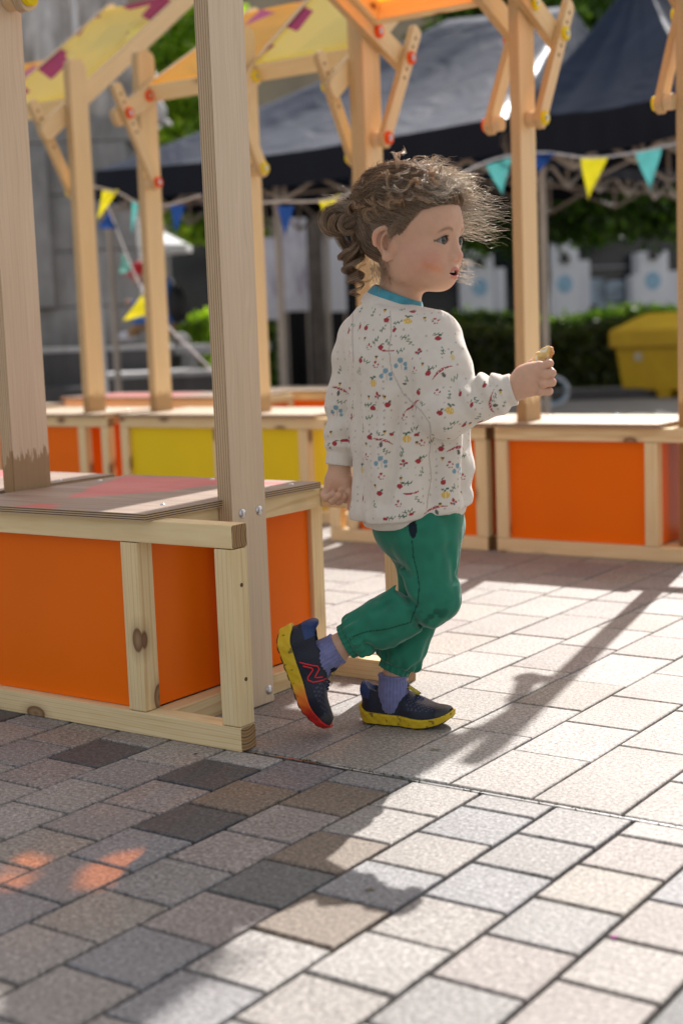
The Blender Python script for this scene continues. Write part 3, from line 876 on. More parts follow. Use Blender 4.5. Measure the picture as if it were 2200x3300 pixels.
# dark trees on the right, behind the canopy and the hedge
tree('dark leafy tree hanging over the hedge at the right, cut by the right edge', (-5.8611, 15.7717, 0.0000), 2.0, 0.17,
     clump_field((-7.6094, 15.4363, 1.9436)[:2], (-5.7613, 16.7400, 1.8602)[:2], 1.98, 4.6, 1.6, 54, 0.9, 3), 66000, 0.13, DK, 1)
tree('dark leafy tree just right of the sunlit post, behind the marquee', (-8.4184, 16.5664, 0.0000), 2.0, 0.10,
     clump_field((-8.2892, 15.5687, 2.2211)[:2], (-7.5265, 16.1066, 1.9658)[:2], 2.02, 4.9, 1.4, 38, 0.8, 8), 44000, 0.13, DK, 2)
tree('tree with a bare grey trunk standing left of the child, crown behind the marquee', (-8.4628, 11.7197, 0.0000), 3.1, 0.085,
     clump_field((-8.9440, 13.2710, 3.2855)[:2], (-8.2513, 13.7597, 3.2546)[:2], 2.6, 3.6, 0.9, 9, 0.6, 13), 9000, 0.12, DK, 4)
# bright young tree between the plywood post and the monument
tree('bright green young tree with a thin trunk left of the plywood post', (-19.1627, 22.5020, 0.0000), 2.6, 0.085,
     clump_field((-13.3255, 15.0753, 4.0227)[:2], (-12.9451, 15.3437, 4.0057)[:2], 1.9, 5.0, 0.6, 26, 0.48, 21), 18000, 0.14, LT, 6)
tree('small green tree in the gap behind the plywood post at hip height', (-16.4338, 20.9617, 0.0000), 1.6, 0.05,
     clump_field((-11.0774, 14.2137, 1.8480)[:2], (-10.9670, 14.2916, 1.8430)[:2], 1.9, 2.7, 0.3, 6, 0.42, 31), 3500, 0.12, LT, 7)

# hedges -----------------------------------------------------------------
def hedge(label, a, b, z0, z1, depth, n, seed, cols, size=0.07):
    a = Vector((a[0], a[1], 0)); b = Vector((b[0], b[1], 0)); L = (b - a).length; u = (b - a).normalized(); v = Vector((-u.y, u.x, 0))
    root = empty('hedge', tuple((a + b) / 2)); tag(root, label, 'hedge')
    r_ = np.random.default_rng(seed)
    # dense inner body
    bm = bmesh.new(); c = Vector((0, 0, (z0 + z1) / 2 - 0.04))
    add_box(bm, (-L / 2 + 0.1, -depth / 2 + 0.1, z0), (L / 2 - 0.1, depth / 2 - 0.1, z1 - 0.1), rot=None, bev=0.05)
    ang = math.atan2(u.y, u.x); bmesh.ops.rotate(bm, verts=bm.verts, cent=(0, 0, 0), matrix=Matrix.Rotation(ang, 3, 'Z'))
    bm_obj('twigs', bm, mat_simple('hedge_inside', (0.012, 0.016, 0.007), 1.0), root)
    P = np.stack([r_.uniform(-L / 2, L / 2, n), r_.uniform(-depth / 2, depth / 2, n), r_.uniform(z0, z1, n)], 1)
    face = r_.random(n); P[face < 0.55, 1] = -depth / 2 + r_.normal(0, 0.04, (face < 0.55).sum()); m = face > 0.72; P[m, 2] = z1 + r_.normal(0, 0.035, m.sum())
    P[:, 2] += 0.05 * np.sin(P[:, 0] * 3.1 + seed) * (P[:, 2] - z0) / (z1 - z0)
    a_ = r_.normal(size=(n, 3)); a_ /= np.linalg.norm(a_, axis=1)[:, None]; b_ = np.cross(a_, r_.normal(size=(n, 3))); b_ /= np.linalg.norm(b_, axis=1)[:, None]
    s = size * r_.uniform(0.6, 1.3, (n, 1))
    ca, sa = math.cos(ang), math.sin(ang); Q = P.copy(); Q[:, 0] = P[:, 0] * ca - P[:, 1] * sa; Q[:, 1] = P[:, 0] * sa + P[:, 1] * ca
    V = np.stack([Q - a_ * s * 0.5, Q + b_ * s * 0.3, Q + a_ * s * 0.5, Q - b_ * s * 0.3], 1).reshape(-1, 3)
    cl = np.array(cols)[r_.choice(len(cols), n)] * r_.uniform(0.7, 1.3, (n, 1))
    np_obj('foliage', V, np.arange(4 * n).reshape(n, 4), M['leaf'], root, sm=False, colors=np.repeat(cl, 4, 0))
hedge('low clipped dark hedge running behind the stalls to the yellow bin', (-9.3340, 13.8268, 0.0000), (-6.4927, 15.1339, 0.0000), 0.0, 0.62, 1.0, 26000, 3, [(0.030, 0.050, 0.014), (0.055, 0.075, 0.018), (0.05, 0.045, 0.022), (0.08, 0.085, 0.025)])
hedge('taller clipped hedge behind the low one, below the white piers', (-10.2307, 14.8110, 0.0361), (-5.8450, 17.9047, -0.1647), 0.0, 0.78, 1.0, 24000, 5, [(0.03, 0.055, 0.014), (0.055, 0.08, 0.02), (0.02, 0.04, 0.012)])
hedge('short bright hedge between the monument and the plywood post', (-12.7143, 14.2828, 0.2504), (-12.2429, 14.6153, 0.2289), 0.0, 0.95, 0.8, 5000, 6, LT)
hedge('short green hedge seen low through the gap right of the plywood post', (-9.9319, 12.5742, 0.1505), (-9.7331, 12.7144, 0.1414), 0.0, 1.0, 0.8, 3000, 9, DK + LT[:1])

# yellow grit bin ---------------------------------------------------------
def mat_bin():
    N = NT('yellow_moulded_plastic'); co = obj_coord(N)
    N.base(N.ramp(N.noise(co, 5, 5, 0.6), [(0.3, (0.60, 0.36, 0.01)), (0.7, (0.72, 0.46, 0.015))])); N.set(Roughness=0.42); N.bump(N.noise(co, 120, 3), 0.1, 0.002); return N.m
M['bin'] = mat_bin()
BR = empty('grit_bin', (-5.1435, 12.6478, 0.0000), R(-4)); tag(BR, 'yellow plastic grit bin with sloping lid standing by the hedge at the right', 'grit bin')
def loft(name, secs, m, parent, sm=False, bev=0.012):
    """secs: list of (x0,x1,y0,y1,z)"""
    bm = bmesh.new(); rings = []
    for (x0, x1, y0, y1, z) in secs: rings.append([bm.verts.new(p) for p in ((x0, y0, z), (x1, y0, z), (x1, y1, z), (x0, y1, z))])
    for a, b in zip(rings[:-1], rings[1:]):
        for i in range(4): bm.faces.new((a[i], a[(i + 1) % 4], b[(i + 1) % 4], b[i]))
    bm.faces.new(rings[0][::-1]); bm.faces.new(rings[-1])
    if bev: bmesh.ops.bevel(bm, geom=bm.edges[:], offset=bev, segments=2, affect='EDGES')
    return bm_obj(name, bm, m, parent, sm)
loft('bin_body', [(-0.35, 0.75, -0.24, 0.24, 0.07), (-0.40, 0.80, -0.28, 0.28, 0.46)], M['bin'], BR)
for x0 in (-0.32, 0.0, 0.32, 0.60): loft('foot', [(x0, x0 + 0.12, -0.22, 0.22, 0.0), (x0 - 0.015, x0 + 0.135, -0.23, 0.23, 0.075)], M['bin'], BR, bev=0.005)
lid = loft('lid', [(-0.44, 0.84, -0.32, 0.32, 0.465), (-0.445, 0.845, -0.325, 0.325, 0.62), (-0.22, 0.62, -0.05, 0.26, 0.765), (-0.20, 0.60, -0.02, 0.24, 0.775)], M['bin'], BR)
bm = bmesh.new(); add_box(bm, (-0.20, -0.2755, 0.34), (-0.13, -0.2705, 0.43)); bm_obj('sticker', bm, mat_simple('faded_label', (0.6, 0.55, 0.42), 0.6, scale=60, var=0.4), BR)

# marquees -----------------------------------------------------------------
def mat_tarp():
    N = NT('navy_tarpaulin'); co = obj_coord(N)
    N.base(N.ramp(N.noise(co, 4, 4), [(0.3, (0.008, 0.014, 0.030)), (0.7, (0.014, 0.024, 0.050))]))
    N.set(Roughness=0.46, Specular__IOR__Level=0.42); N.p.inputs['Specular Tint'].default_value = (0.55, 0.68, 1.0, 1)
    f = N.noise(co, 2.6, 3, 0.5, sc=(1, 1, 1), dist=1.2)
    N.bump(f, 0.35, 0.07); return N.m
M['tarp'] = mat_tarp(); M['valance'] = mat_simple('navy_valance', (0.008, 0.010, 0.018), 0.75, scale=3, spec=0.2); M['frame_al'] = mat_simple('tent_frame', (0.36, 0.31, 0.26), 0.5, scale=5)
def marquee(label, cor, apex, ze, vh, legs, bars, apex2=None):
    """cor: four eave corners (x,y) counter-clockwise from front-left, apex (x,y,z)"""
    c = sum((Vector((p[0], p[1], 0)) for p in cor), Vector()) / 4
    root = empty('marquee', tuple(c)); tag(root, label, 'marquee', 'dark marquees')
    K = 26; bm = bmesh.new(); A = Vector(apex) - c; A2 = (Vector(apex2) - c) if apex2 else A
    for s in range(4):
        p, q = [Vector((cor[i % 4][0], cor[i % 4][1], ze)) - c for i in (s, s + 1)]
        grid = []
        for i in range(K + 1):
            row = []; t = i / K; e = p.lerp(q, t); sag = -0.05 * math.sin(math.pi * t); AP = (A.lerp(A2, t), A2, A2.lerp(A, t), A)[s]
            for j in range(K + 1):
                u = j / K; v = e.lerp(AP, u)
                v = v + Vector((0, 0, -0.10 * math.sin(math.pi * u) * (0.5 + 0.5 * math.sin(math.pi * t)) + sag * (1 - u)))
                v.z += 0.030 * math.sin(t * 21 + s) * math.sin(math.pi * t) * (1 - u) * (0.3 + u) + 0.012 * math.sin(t * 47) * u * (1 - u)
                row.append(bm.verts.new(v))
            grid.append(row)
        for i in range(K):
            for j in range(K):
                try: bm.faces.new((grid[i][j], grid[i + 1][j], grid[i + 1][j + 1], grid[i][j + 1]))
                except ValueError: pass
    bmesh.ops.remove_doubles(bm, verts=bm.verts, dist=0.0005)
    for f in bm.faces: f.smooth = True
    bm_obj('roof_cover', bm, M['tarp'], root, True)
    bm = bmesh.new()
    for s in range(4):
        p, q = [Vector((cor[i % 4][0], cor[i % 4][1], ze)) - c for i in (s, s + 1)]; nrm = (q - p).cross(Vector((0, 0, 1))).normalized()
        prev = None
        for i in range(K + 1):
            t = i / K; e = p.lerp(q, t) + Vector((0, 0, -0.05 * math.sin(math.pi * t))) + nrm * 0.012
            a = bm.verts.new(e); b = bm.verts.new(e + Vector((0, 0, -vh)) + nrm * (0.018 * math.sin(i * 1.7 + s) + 0.01))
            if prev: bm.faces.new((prev[0], a, b, prev[1]))
            prev = (a, b)
    for f in bm.faces: f.smooth = True
    bm_obj('valance', bm, M['valance'], root, True)
    for (x, y) in legs:
        bm = bmesh.new(); add_box(bm, (x - c.x - 0.018, y - c.y - 0.018, 0), (x - c.x + 0.018, y - c.y + 0.018, ze), bev=0.003); add_box(bm, (x - c.x - 0.045, y - c.y - 0.045, 0), (x - c.x + 0.045, y - c.y + 0.045, 0.01))
        bm_obj('leg', bm, M['frame_al'], root)
    # scissor truss round the inside of the eaves
    for s in range(4):
        p, q = [Vector((cor[i % 4][0], cor[i % 4][1], 0)) - c for i in (s, s + 1)]
        bm = bmesh.new(); n = bars; zt, zb = ze - 0.10, ze - 0.36
        inn = (q - p).cross(Vector((0, 0, 1))).normalized() * -0.05
        for k in range(n):
            a = p.lerp(q, k / n) + inn; b = p.lerp(q, (k + 1) / n) + inn
            add_tube(bm, [(a.x, a.y, zt), (b.x, b.y, zb)], 0.013, 6); add_tube(bm, [(a.x, a.y, zb), (b.x, b.y, zt)], 0.013, 6)
            m_ = (a + b) / 2; add_tube(bm, [(b.x, b.y, zb), (b.x, b.y, zt)], 0.012, 6)
        bm_obj('truss', bm, M['frame_al'], root)
    bm = bmesh.new(); add_tube(bm, [(A.x, A.y, ze - 0.3), (A.x, A.y, A.z - 0.02)], 0.016, 8)
    for p in cor:
        p = Vector((p[0], p[1], 0)) - c; add_tube(bm, [(p.x * 0.98, p.y * 0.98, ze - 0.30), (A.x, A.y, ze - 0.12)], 0.013, 6)
    bm_obj('rafter', bm, M['frame_al'], root)
marquee('large dark navy marquee with a low peak, spanning behind the stalls from left to centre', [(-7.80, 8.0), (-4.32, 8.0), (-4.32, 11.0), (-7.80, 11.0)], (-5.80, 9.9, 3.08), 1.99, 0.22,
        [(-7.75, 10.9), (-7.75, 8.06), (-6.2454, 8.2000, 0.2571)[:2]], 6, (-4.75, 9.9, 3.02))
marquee('dark navy marquee with a tall glossy peak at the upper right', [(-4.27, 8.0), (-3.05, 7.95), (-2.2, 9.0), (-3.6, 10.0)], (-3.70, 8.70, 2.90), 2.0, 0.24,
        [(-4.1028, 8.1000, 0.9896)[:2]], 3)

# monument ------------------------------------------------------------------
def mat_stone(name, lo, hi, courses=True, rough=0.85):
    N = NT(name); co = obj_coord(N)
    c = N.ramp(N.noise(co, 1.6, 6, 0.65), [(0.3, lo), (0.7, hi)])
    c = N.mix(0.5, c, N.mix(1.0, c, N.ramp(N.noise(co, 9, 6, 0.7, sc=(1, 1, 0.25)), [(0.35, (0.5, 0.5, 0.46)), (0.65, (1.25, 1.25, 1.25))]), 'MULTIPLY'))
    N.base(c); N.set(Roughness=rough); N.bump(N.noise(co, 22, 6), 0.4, 0.01); return N.m
M['stone'] = mat_stone('weathered_stone', (0.22, 0.215, 0.21), (0.38, 0.37, 0.36)); M['stone_l'] = mat_stone('pale_carved_stone', (0.34, 0.31, 0.28), (0.76, 0.73, 0.72))
M['granite_d'] = mat_stone('dark_granite', (0.045, 0.043, 0.046), (0.085, 0.08, 0.085), rough=0.5)
M['granite_l'] = mat_stone('pale_step_edge', (0.42, 0.41, 0.42), (0.58, 0.57, 0.58))
mr = empty('monument', g0((-8.4106, 8.2628, 0.2366)), R(35.2)); tag(mr, 'grey stone monument with carved figures and dark stepped granite base at the left', 'monument')
def mbox(name, x0, x1, y0, y1, z0, z1, m, bev=0.01, par=None):
    bm = bmesh.new(); add_box(bm, (x0, y0, z0), (x1, y1, z1), bev=bev); return bm_obj(name, bm, m, par or mr)
mbox('base', -2.6, 0.66, 0.9, 3.6, 0, 0.62, M['granite_d'])
mbox('base_edge', -2.6, 0.665, 0.895, 1.2, 0.62, 0.655, M['granite_l'], 0.004)
mbox('step', 0.16, 1.4, 0.0, 0.895, 0, 0.40, M['granite_d'])
mbox('step_edge', 0.15, 1.42, -0.01, 0.88, 0.40, 0.44, M['granite_l'], 0.004)
mbox('step', -2.6, 0.155, 0.25, 0.89, 0, 0.33, M['granite_d'])
mbox('step_edge', 0.68, 1.5, 1.1, 2.0, 0.56, 0.64, M['granite_l'], 0.004)
zc = 0.66
for k, (w0, w1, h) in enumerate(((-2.3, 0.42, 0.36), (-2.1, 0.37, 0.50), (-2.1, 0.36, 0.50), (-2.0, 0.30, 0.46), (-2.2, 0.34, 0.22))):
    mbox('stone_course', w0, w1, 1.45 - 0.0 * k, 2.3, zc + 0.002, zc + h - 0.004, M['stone'], 0.015); zc += h
for (x0, x1) in ((-0.62, -0.40), (-1.35, -1.05)): mbox('pilaster', x0, x1, 1.36, 1.5, 1.02, 2.4, M['stone'], 0.012)
# carved drapery figures: lumpy folds
def folds(name, x0, x1, y0, y1, z0, z1, seed, m, par):
    r_ = np.random.default_rng(seed); nx, nz_ = 60, 60; V = []; 
    th = np.linspace(0, 2 * np.pi, nx, endpoint=False); zz = np.linspace(0, 1, nz_)
    cx, cy = (x0 + x1) / 2, (y0 + y1) / 2; ph = r_.uniform(0, 6, 4)
    for t in zz:
        s = 1.0 - 0.45 * t ** 1.5
        rr_ = s * (1 + 0.17 * np.sin(7 * th + 4 * t + ph[0]) + 0.12 * np.sin(13 * th - 6 * t + ph[1]) + 0.14 * np.sin(3 * th + 9 * t + ph[2]) + 0.05 * np.sin(23 * th + 11 * t))
        V.append(np.stack([cx + (x1 - x0) / 2 * rr_ * np.cos(th), cy + (y1 - y0) / 2 * rr_ * np.sin(th), np.full(nx, z0 + (z1 - z0) * t)], 1))
    V = np.vstack(V); F = [(i * nx + j, i * nx + (j + 1) % nx, (i + 1) * nx + (j + 1) % nx, (i + 1) * nx + j) for i in range(nz_ - 1) for j in range(nx)]
    return np_obj(name, V, F, m, par)
folds('carved_figure', -0.75, 0.25, 1.5, 2.6, zc, zc + 2.2, 3, M['stone_l'], mr)
folds('carved_figure', -1.7, -0.7, 1.6, 2.8, zc, zc + 1.9, 8, M['stone_l'], mr)
folds('carved_figure', 0.0, 0.55, 1.7, 2.5, zc, zc + 0.7, 12, M['stone_l'], mr)

# pale flag pole and stone bollard by the monument
o = empty('flagpole', g0((-7.4973, 7.6832, 0.2697))); tag(o, 'thin white pole leaning in front of the monument at the upper left', 'pole')
bm = bmesh.new(); add_tube(bm, [(0, 0, 0), (-0.10, -0.03, 3.4), (-0.22, -0.06, 4.2)], [0.018, 0.017, 0.016], 10); bm_obj('pole', bm, mat_simple('white_painted_metal', (0.62, 0.62, 0.64), 0.4), o)
bm = bmesh.new(); add_tube(bm, [(0, 0, 0), (0, 0, 0.05)], [0.06, 0.045], 14); bm_obj('base', bm, M['steel'], o)
bm = bmesh.new(); bmesh.ops.create_cone(bm, cap_ends=True, segments=20, radius1=0.115, radius2=0.095, depth=0.62, matrix=Matrix.Translation((0, 0, 0.31))); bmesh.ops.create_uvsphere(bm, u_segments=16, v_segments=10, radius=0.10, matrix=Matrix.Translation((0, 0, 0.66)))
o = bm_obj('bollard', bm, M['stone'], loc=g0((-9.3054, 10.5686, 0.0979))); tag(o, 'squat grey stone bollard right of the seated person', 'bollard')

# parasol --------------------------------------------------------------------
po = empty('parasol', g0((-11.6311, 12.5993, 0.1274))); tag(po, 'open white parasol beyond the monument steps at the left', 'parasol')
bm = bmesh.new(); top = bm.verts.new((0, 0, 2.10)); n = 8; rim = []
for i in range(n): a = 2 * math.pi * i / n + 0.2; rim.append(bm.verts.new((0.62 * math.cos(a), 0.62 * math.sin(a), 1.78)))
for i in range(n): bm.faces.new((top, rim[i], rim[(i + 1) % n]))
low = [bm.verts.new(v.co + Vector((0, 0, -0.07))) for v in rim]
for i in range(n): bm.faces.new((rim[i], low[i], low[(i + 1) % n], rim[(i + 1) % n]))
N = NT('white_canvas'); N.base((0.8, 0.8, 0.8)); N.set(Roughness=0.8); bm_obj('canopy', bm, N.m, po)
bm = bmesh.new(); add_tube(bm, [(0, 0, 0), (0, 0, 2.08)], 0.02, 10); bm_obj('pole', bm, M['frame_al'], po)

# bunting --------------------------------------------------------------------
def cloth(name, c):
    N = NT(name); N.n.remove(N.p); d = N.add('ShaderNodeBsdfDiffuse'); t = N.add('ShaderNodeBsdfTranslucent'); co = obj_coord(N)
    f = N.noise(co, 25, 3); cc = N.ramp(f, [(0.3, [x * 0.85 for x in c]), (0.7, c)])
    N.l(cc, d.inputs['Color']); N.l(cc, t.inputs['Color']); m = N.add('ShaderNodeMixShader', Fac=0.4); N.l(d.outputs[0], m.inputs[1]); N.l(t.outputs[0], m.inputs[2]); N.l(m.outputs[0], N.out.inputs['Surface']); return N.m
M['fl_y'] = cloth('yellow_flag', (0.80, 0.72, 0.03)); M['fl_t'] = cloth('teal_flag', (0.13, 0.52, 0.52)); M['fl_n'] = cloth('navy_flag', (0.02, 0.06, 0.22)); M['fl_p'] = cloth('pale_teal_flag', (0.25, 0.62, 0.55))
M['fl_mark'] = mat_simple('flag_print', (0.10, 0.12, 0.10), 0.8)
def bunting(label, pts, flags):
    c = Vector(pts[0]); root = empty('bunting', tuple(c)); tag(root, label, 'bunting', 'strings of triangular bunting')
    P = [Vector(p) - c for p in pts]; bm = bmesh.new()
    # smooth line
    L = []
    for i in range(len(P) - 1):
        p0 = P[max(i - 1, 0)]; p1 = P[i]; p2 = P[i + 1]; p3 = P[min(i + 2, len(P) - 1)]
        for k in range(8):
            t = k / 8; L.append(0.5 * ((2 * p1) + (p2 - p0) * t + (2 * p0 - 5 * p1 + 4 * p2 - p3) * t * t + (3 * p1 - p0 - 3 * p2 + p3) * t ** 3))
    L.append(P[-1]); add_tube(bm, [tuple(p) for p in L], 0.006, 6); bm_obj('cord', bm, M['rope'], root)
    for (a, b, tip, m) in flags:
        a, b, tip = Vector(a) - c, Vector(b) - c, Vector(tip) - c; bm = bmesh.new(); n = 8; rows = []
        nrm = (b - a).cross(tip - a).normalized()
        for i in range(n + 1):
            u = i / n; l = a.lerp(tip, u); r_ = b.lerp(tip, u); row = []
            for j in range(n + 1):
                v = j / n; row.append(bm.verts.new(l.lerp(r_, v) + nrm * (0.008 * math.sin(4 * v + 5 * u) * (1 - u * 0.4))))
            rows.append(row)
        for i in range(n):
            for j in range(n):
                try: bm.faces.new((rows[i][j], rows[i][j + 1], rows[i + 1][j + 1], rows[i + 1][j]))
                except ValueError: pass
        for f in bm.faces: f.smooth = True
        bm_obj('flag', bm, M[m], root, True)
bunting('string of bunting across the marquee at the right, teal, navy and yellow flags', [(-3.6729, 6.2202, 1.4324), (-3.5692, 6.4158, 1.5269), (-3.5012, 6.5861, 1.5713), (-3.4046, 6.7766, 1.5889), (-3.2649, 6.9976, 1.5668), (-3.1062, 7.2319, 1.5978), (-2.9014, 7.4987, 1.6632)],
        [((-3.5630, 6.4201, 1.5160), (-3.4842, 6.5369, 1.5536), (-3.4983, 6.4657, 1.3633), 'fl_t'), ((-3.4365, 6.6930, 1.5824), (-3.3720, 6.7996, 1.5843), (-3.4200, 6.7046, 1.4790), 'fl_n'),
         ((-3.3046, 6.9695, 1.5702), (-3.2116, 7.0963, 1.5722), (-3.2769, 6.9891, 1.3494), 'fl_y'), ((-3.1129, 7.2271, 1.5949), (-3.0181, 7.3552, 1.6180), (-3.0487, 7.2724, 1.3891), 'fl_t'), ((-3.6700, 6.2835, 1.4619), (-3.6214, 6.3177, 1.4840), (-3.6508, 6.2970, 1.4125), 'fl_y')])
bunting('string of bunting seen left of the child, one navy and one yellow flag', [(-4.6412, 5.9043, 1.3887), (-4.4756, 5.8987, 1.3829), (-4.2620, 5.9270, 1.3701), (-4.1023, 5.9173, 1.3808), (-3.9374, 6.0336, 1.4217)],
        [((-4.4854, 5.8918, 1.3616), (-4.4143, 5.9420, 1.3584), (-4.4583, 5.9110, 1.2107), 'fl_n'), ((-4.2568, 5.9307, 1.3745), (-4.1020, 5.9175, 1.3899), (-4.1976, 5.9113, 1.2772), 'fl_y')])
bunting('string of bunting hanging between the far posts at the left', [(-5.5306, 5.6440, 1.5371), (-5.4168, 5.7243, 1.4961), (-5.3308, 5.7850, 1.4382), (-5.2086, 5.8712, 1.4245), (-5.0566, 5.9784, 1.4700)],
        [((-5.4910, 5.6720, 1.5108), (-5.4174, 5.7239, 1.5124), (-5.5201, 5.6514, 1.3598), 'fl_y'), ((-5.3643, 5.7613, 1.4512), (-5.3335, 5.7831, 1.4383), (-5.3737, 5.7547, 1.2759), 'fl_t'), ((-5.1977, 5.8789, 1.4240), (-5.1296, 5.9269, 1.4209), (-5.1796, 5.8916, 1.2721), 'fl_n')])
bunting('long sloping string of bunting falling from the left posts to the ground', [(-6.0351, 6.2671, 1.5190), (-5.9839, 6.3033, 1.3265), (-5.8542, 6.2724, 1.1007), (-5.7283, 6.2388, 0.9505), (-5.5720, 6.2267, 0.7839), (-5.3949, 6.2292, 0.6371), (-5.2337, 6.2206, 0.5113)],
        [((-6.0297, 6.2709, 1.4736), (-5.9926, 6.2971, 1.3669), (-6.0856, 6.2315, 1.3765), 'fl_n'), ((-5.9747, 6.3097, 1.2316), (-5.8595, 6.2686, 1.1154), (-5.9229, 6.2239, 1.1038), 'fl_p'), ((-5.7463, 6.2261, 0.9782), (-5.7401, 6.2305, 0.8523), (-5.8512, 6.1521, 0.8231), 'fl_y')])

# background buildings --------------------------------------------------------
M['wall_w'] = mat_simple('white_render', (0.72, 0.73, 0.78), 0.8, scale=2, var=0.06); M['wall_b'] = mat_simple('sandstone', (0.33, 0.27, 0.19), 0.85, scale=1.5, var=0.2)
M['glass_d'] = mat_simple('dark_window', (0.015, 0.018, 0.022), 0.12, scale=1.0, var=0.4); M['blue_mark'] = mat_simple('blue_round_logo', (0.34, 0.55, 0.72), 0.7)
M['wall_g'] = mat_simple('grey_wall', (0.30, 0.30, 0.32), 0.8, scale=2, var=0.08); M['lamp_d'] = mat_simple('dark_lamp', (0.05, 0.045, 0.04), 0.6)
b0 = g0((-10.7840, 21.7633, -0.3748)); br_ = empty('shop_building', tuple(b0), R(35.2)); tag(br_, 'white shop building with stepped piers, each with a blue round logo, behind the hedge', 'building')
def bbox(name, x0, x1, y0, y1, z0, z1, m, par, bev=0.0):
    bm = bmesh.new(); add_box(bm, (x0, y0, z0), (x1, y1, z1), bev=bev); return bm_obj(name, bm, m, par)
bbox('dark_glazing', -6.5, 4.5, 1.0, 1.3, 0, 3.4, M['glass_d'], br_)
bbox('upper_wall', -6.5, 4.5, 1.2, 3.0, 3.42, 6.6, M['wall_b'], br_)
s_ = 24 / 4583
for i, (xa, xb, yt) in enumerate(((1502, 1605, 790), (1775, 1880, 775), (2055, 2168, 820), (2330, 2440, 800))):
    x0, x1 = (xa - 1800) * s_, (xb - 1800) * s_; zt = 0.72 + (1035 - yt) * s_; z1 = zt - 0.38 
    p = bbox('pier', x0 + 0.10, x1, 0.3, 0.95, 0, zt, M['wall_w'], br_, 0.02)
    bbox('pier_step', x0, x0 + 0.098, 0.3, 0.95, 0, z1, M['wall_w'], p, 0.01)
    bbox('pier_return', x1 + 0.03, x1 + 0.22, 0.5, 0.98, 0, z1 + 0.05, M['wall_w'], p, 0.01)
    cx = (x0 + x1) / 2 + 0.03
    # flower-like round logo
    bm = bmesh.new()
    for k in range(8):
        a = 2 * math.pi * k / 8; add_disc(bm, Vector((cx + 0.085 * math.cos(a), 0.294, 1.36 + 0.10 * math.sin(a))), 1, 0.055, 0.006, 14)
    add_disc(bm, Vector((cx, 0.291, 1.36)), 1, 0.06, 0.006, 16); bm_obj('logo', bm, M['blue_mark'], p)
    bm = bmesh.new(); bmesh.ops.create_uvsphere(bm, u_segments=14, v_segments=10, radius=0.085, matrix=Matrix.Translation((cx, 0.25, 1.78))); bm_obj('wall_lamp', bm, M['lamp_d'], p, True)
M['glass_refl'] = mat_simple('pane_reflection', (0.35, 0.42, 0.5), 0.5, scale=3, var=0.6)  # pale panels standing in for reflections in the dark shop glass
for (xa, xb, z0, z1) in ((1925, 1985, 1.0, 1.45), (1990, 2050, 1.05, 1.4), (1960, 2045, 0.75, 1.0)):
    bbox('window_reflection', (xa - 1800) * s_, (xb - 1800) * s_, 0.96, 0.995, z0, z1, M['glass_refl'], br_)
bbox('window_rail', (1890 - 1800) * s_, (2060 - 1800) * s_, 0.97, 0.995, 1.62, 1.66, M['wall_g'], br_)

b1 = g0((-24.3714, 31.7588, -0.8115)); g_ = empty('town_building', tuple(b1), R(35.2)); tag(g_, 'tall pale grey and sandstone building filling the view above the stalls', 'building')
s4 = 40 / 4583
bbox('pale_wall', (800 - 900) * s4, (1015 - 900) * s4, 0, 3, 5.0, 16, M['wall_w'], g_)
bbox('sandstone_wall', (300 - 900) * s4, (795 - 900) * s4, 0.5, 3, 0, 17, M['wall_b'], g_)
bbox('lower_wall', (800 - 900) * s4, (1500 - 900) * s4, 1.0, 3, 0, 4.9, M['wall_b'], g_)
for xa in (560, 655, 735):
    for zz in (2.2, 5.4, 8.6, 11.8): w_ = bbox('window', (xa - 900) * s4, (xa + 42 - 900) * s4, 0.40, 0.49, zz, zz + 1.9, M['wall_w'], g_); bbox('pane', (xa + 4 - 900) * s4, (xa + 38 - 900) * s4, 0.36, 0.395, zz + 0.1, zz + 1.8, M['glass_d'], w_)
bbox('dark_recess', (1016 - 900) * s4, (1040 - 900) * s4, 0.3, 2, 5.0, 16, M['glass_d'], g_)

# display boards between post and child -----------------------------------------
M['cloth_k'] = mat_simple('black_cloth', (0.006, 0.006, 0.008), 0.9)
def mat_banner():
    N = NT('pale_printed_banner'); co = obj_coord(N)
    f = N.noise(co, 2.2, 4, 0.55, sc=(2.2, 1, 1.0), dist=1.2)
    N.base(N.ramp(f, [(0.42, (0.76, 0.77, 0.83)), (0.58, (0.62, 0.61, 0.70)), (0.68, (0.28, 0.24, 0.34))])); N.set(Roughness=0.6); return N.m
M['banner'] = mat_banner()
def banner(label, a, x0, x1, y0, y1, d, m=None):
    a = Vector(a); root = empty('display_banner', (a.x, a.y, 0), R(35.2)); tag(root, label, 'banner', 'pale display banners')
    k = d / 4583; w = (x1 - x0) * k; z1 = 0.72 + (1068 - y0) * k; z0 = 0.72 + (1068 - y1) * k
    bm = bmesh.new(); add_box(bm, (0, 0, z0), (w, 0.02, z1)); bm_obj('sheet', bm, m or M['banner'], root)
    bm = bmesh.new()
    for x in (0.02, w - 0.02): add_tube(bm, [(x, 0.03, 0), (x, 0.03, z1)], 0.012, 8)
    add_tube(bm, [(0, 0.03, z1), (w, 0.03, z1)], 0.012, 8); bm_obj('stand', bm, M['frame_al'], root)
banner('pale banner with a faint purple figure, left of the grey tree trunk', (-8.8221, 11.6438, 0.0308), 930, 1008, 648, 1002, 14.6)
banner('plain pale banner close right of the sunlit post, left of the grey pole', (-9.1482, 11.6585, 0.0307), 852, 912, 770, 1025, 14.8)
banner('narrow white banner right of the grey tree trunk, behind the curls', (-8.7385, 12.1923, -0.0030), 1052, 1128, 775, 1008, 15.0, M['wall_w'])
o = empty('cloth_screen', g0((-9.2045, 12.5978, -0.0266)), R(35.2)); tag(o, 'black cloth screen behind the banners left of the child', 'screen')
bm = bmesh.new(); n = 60
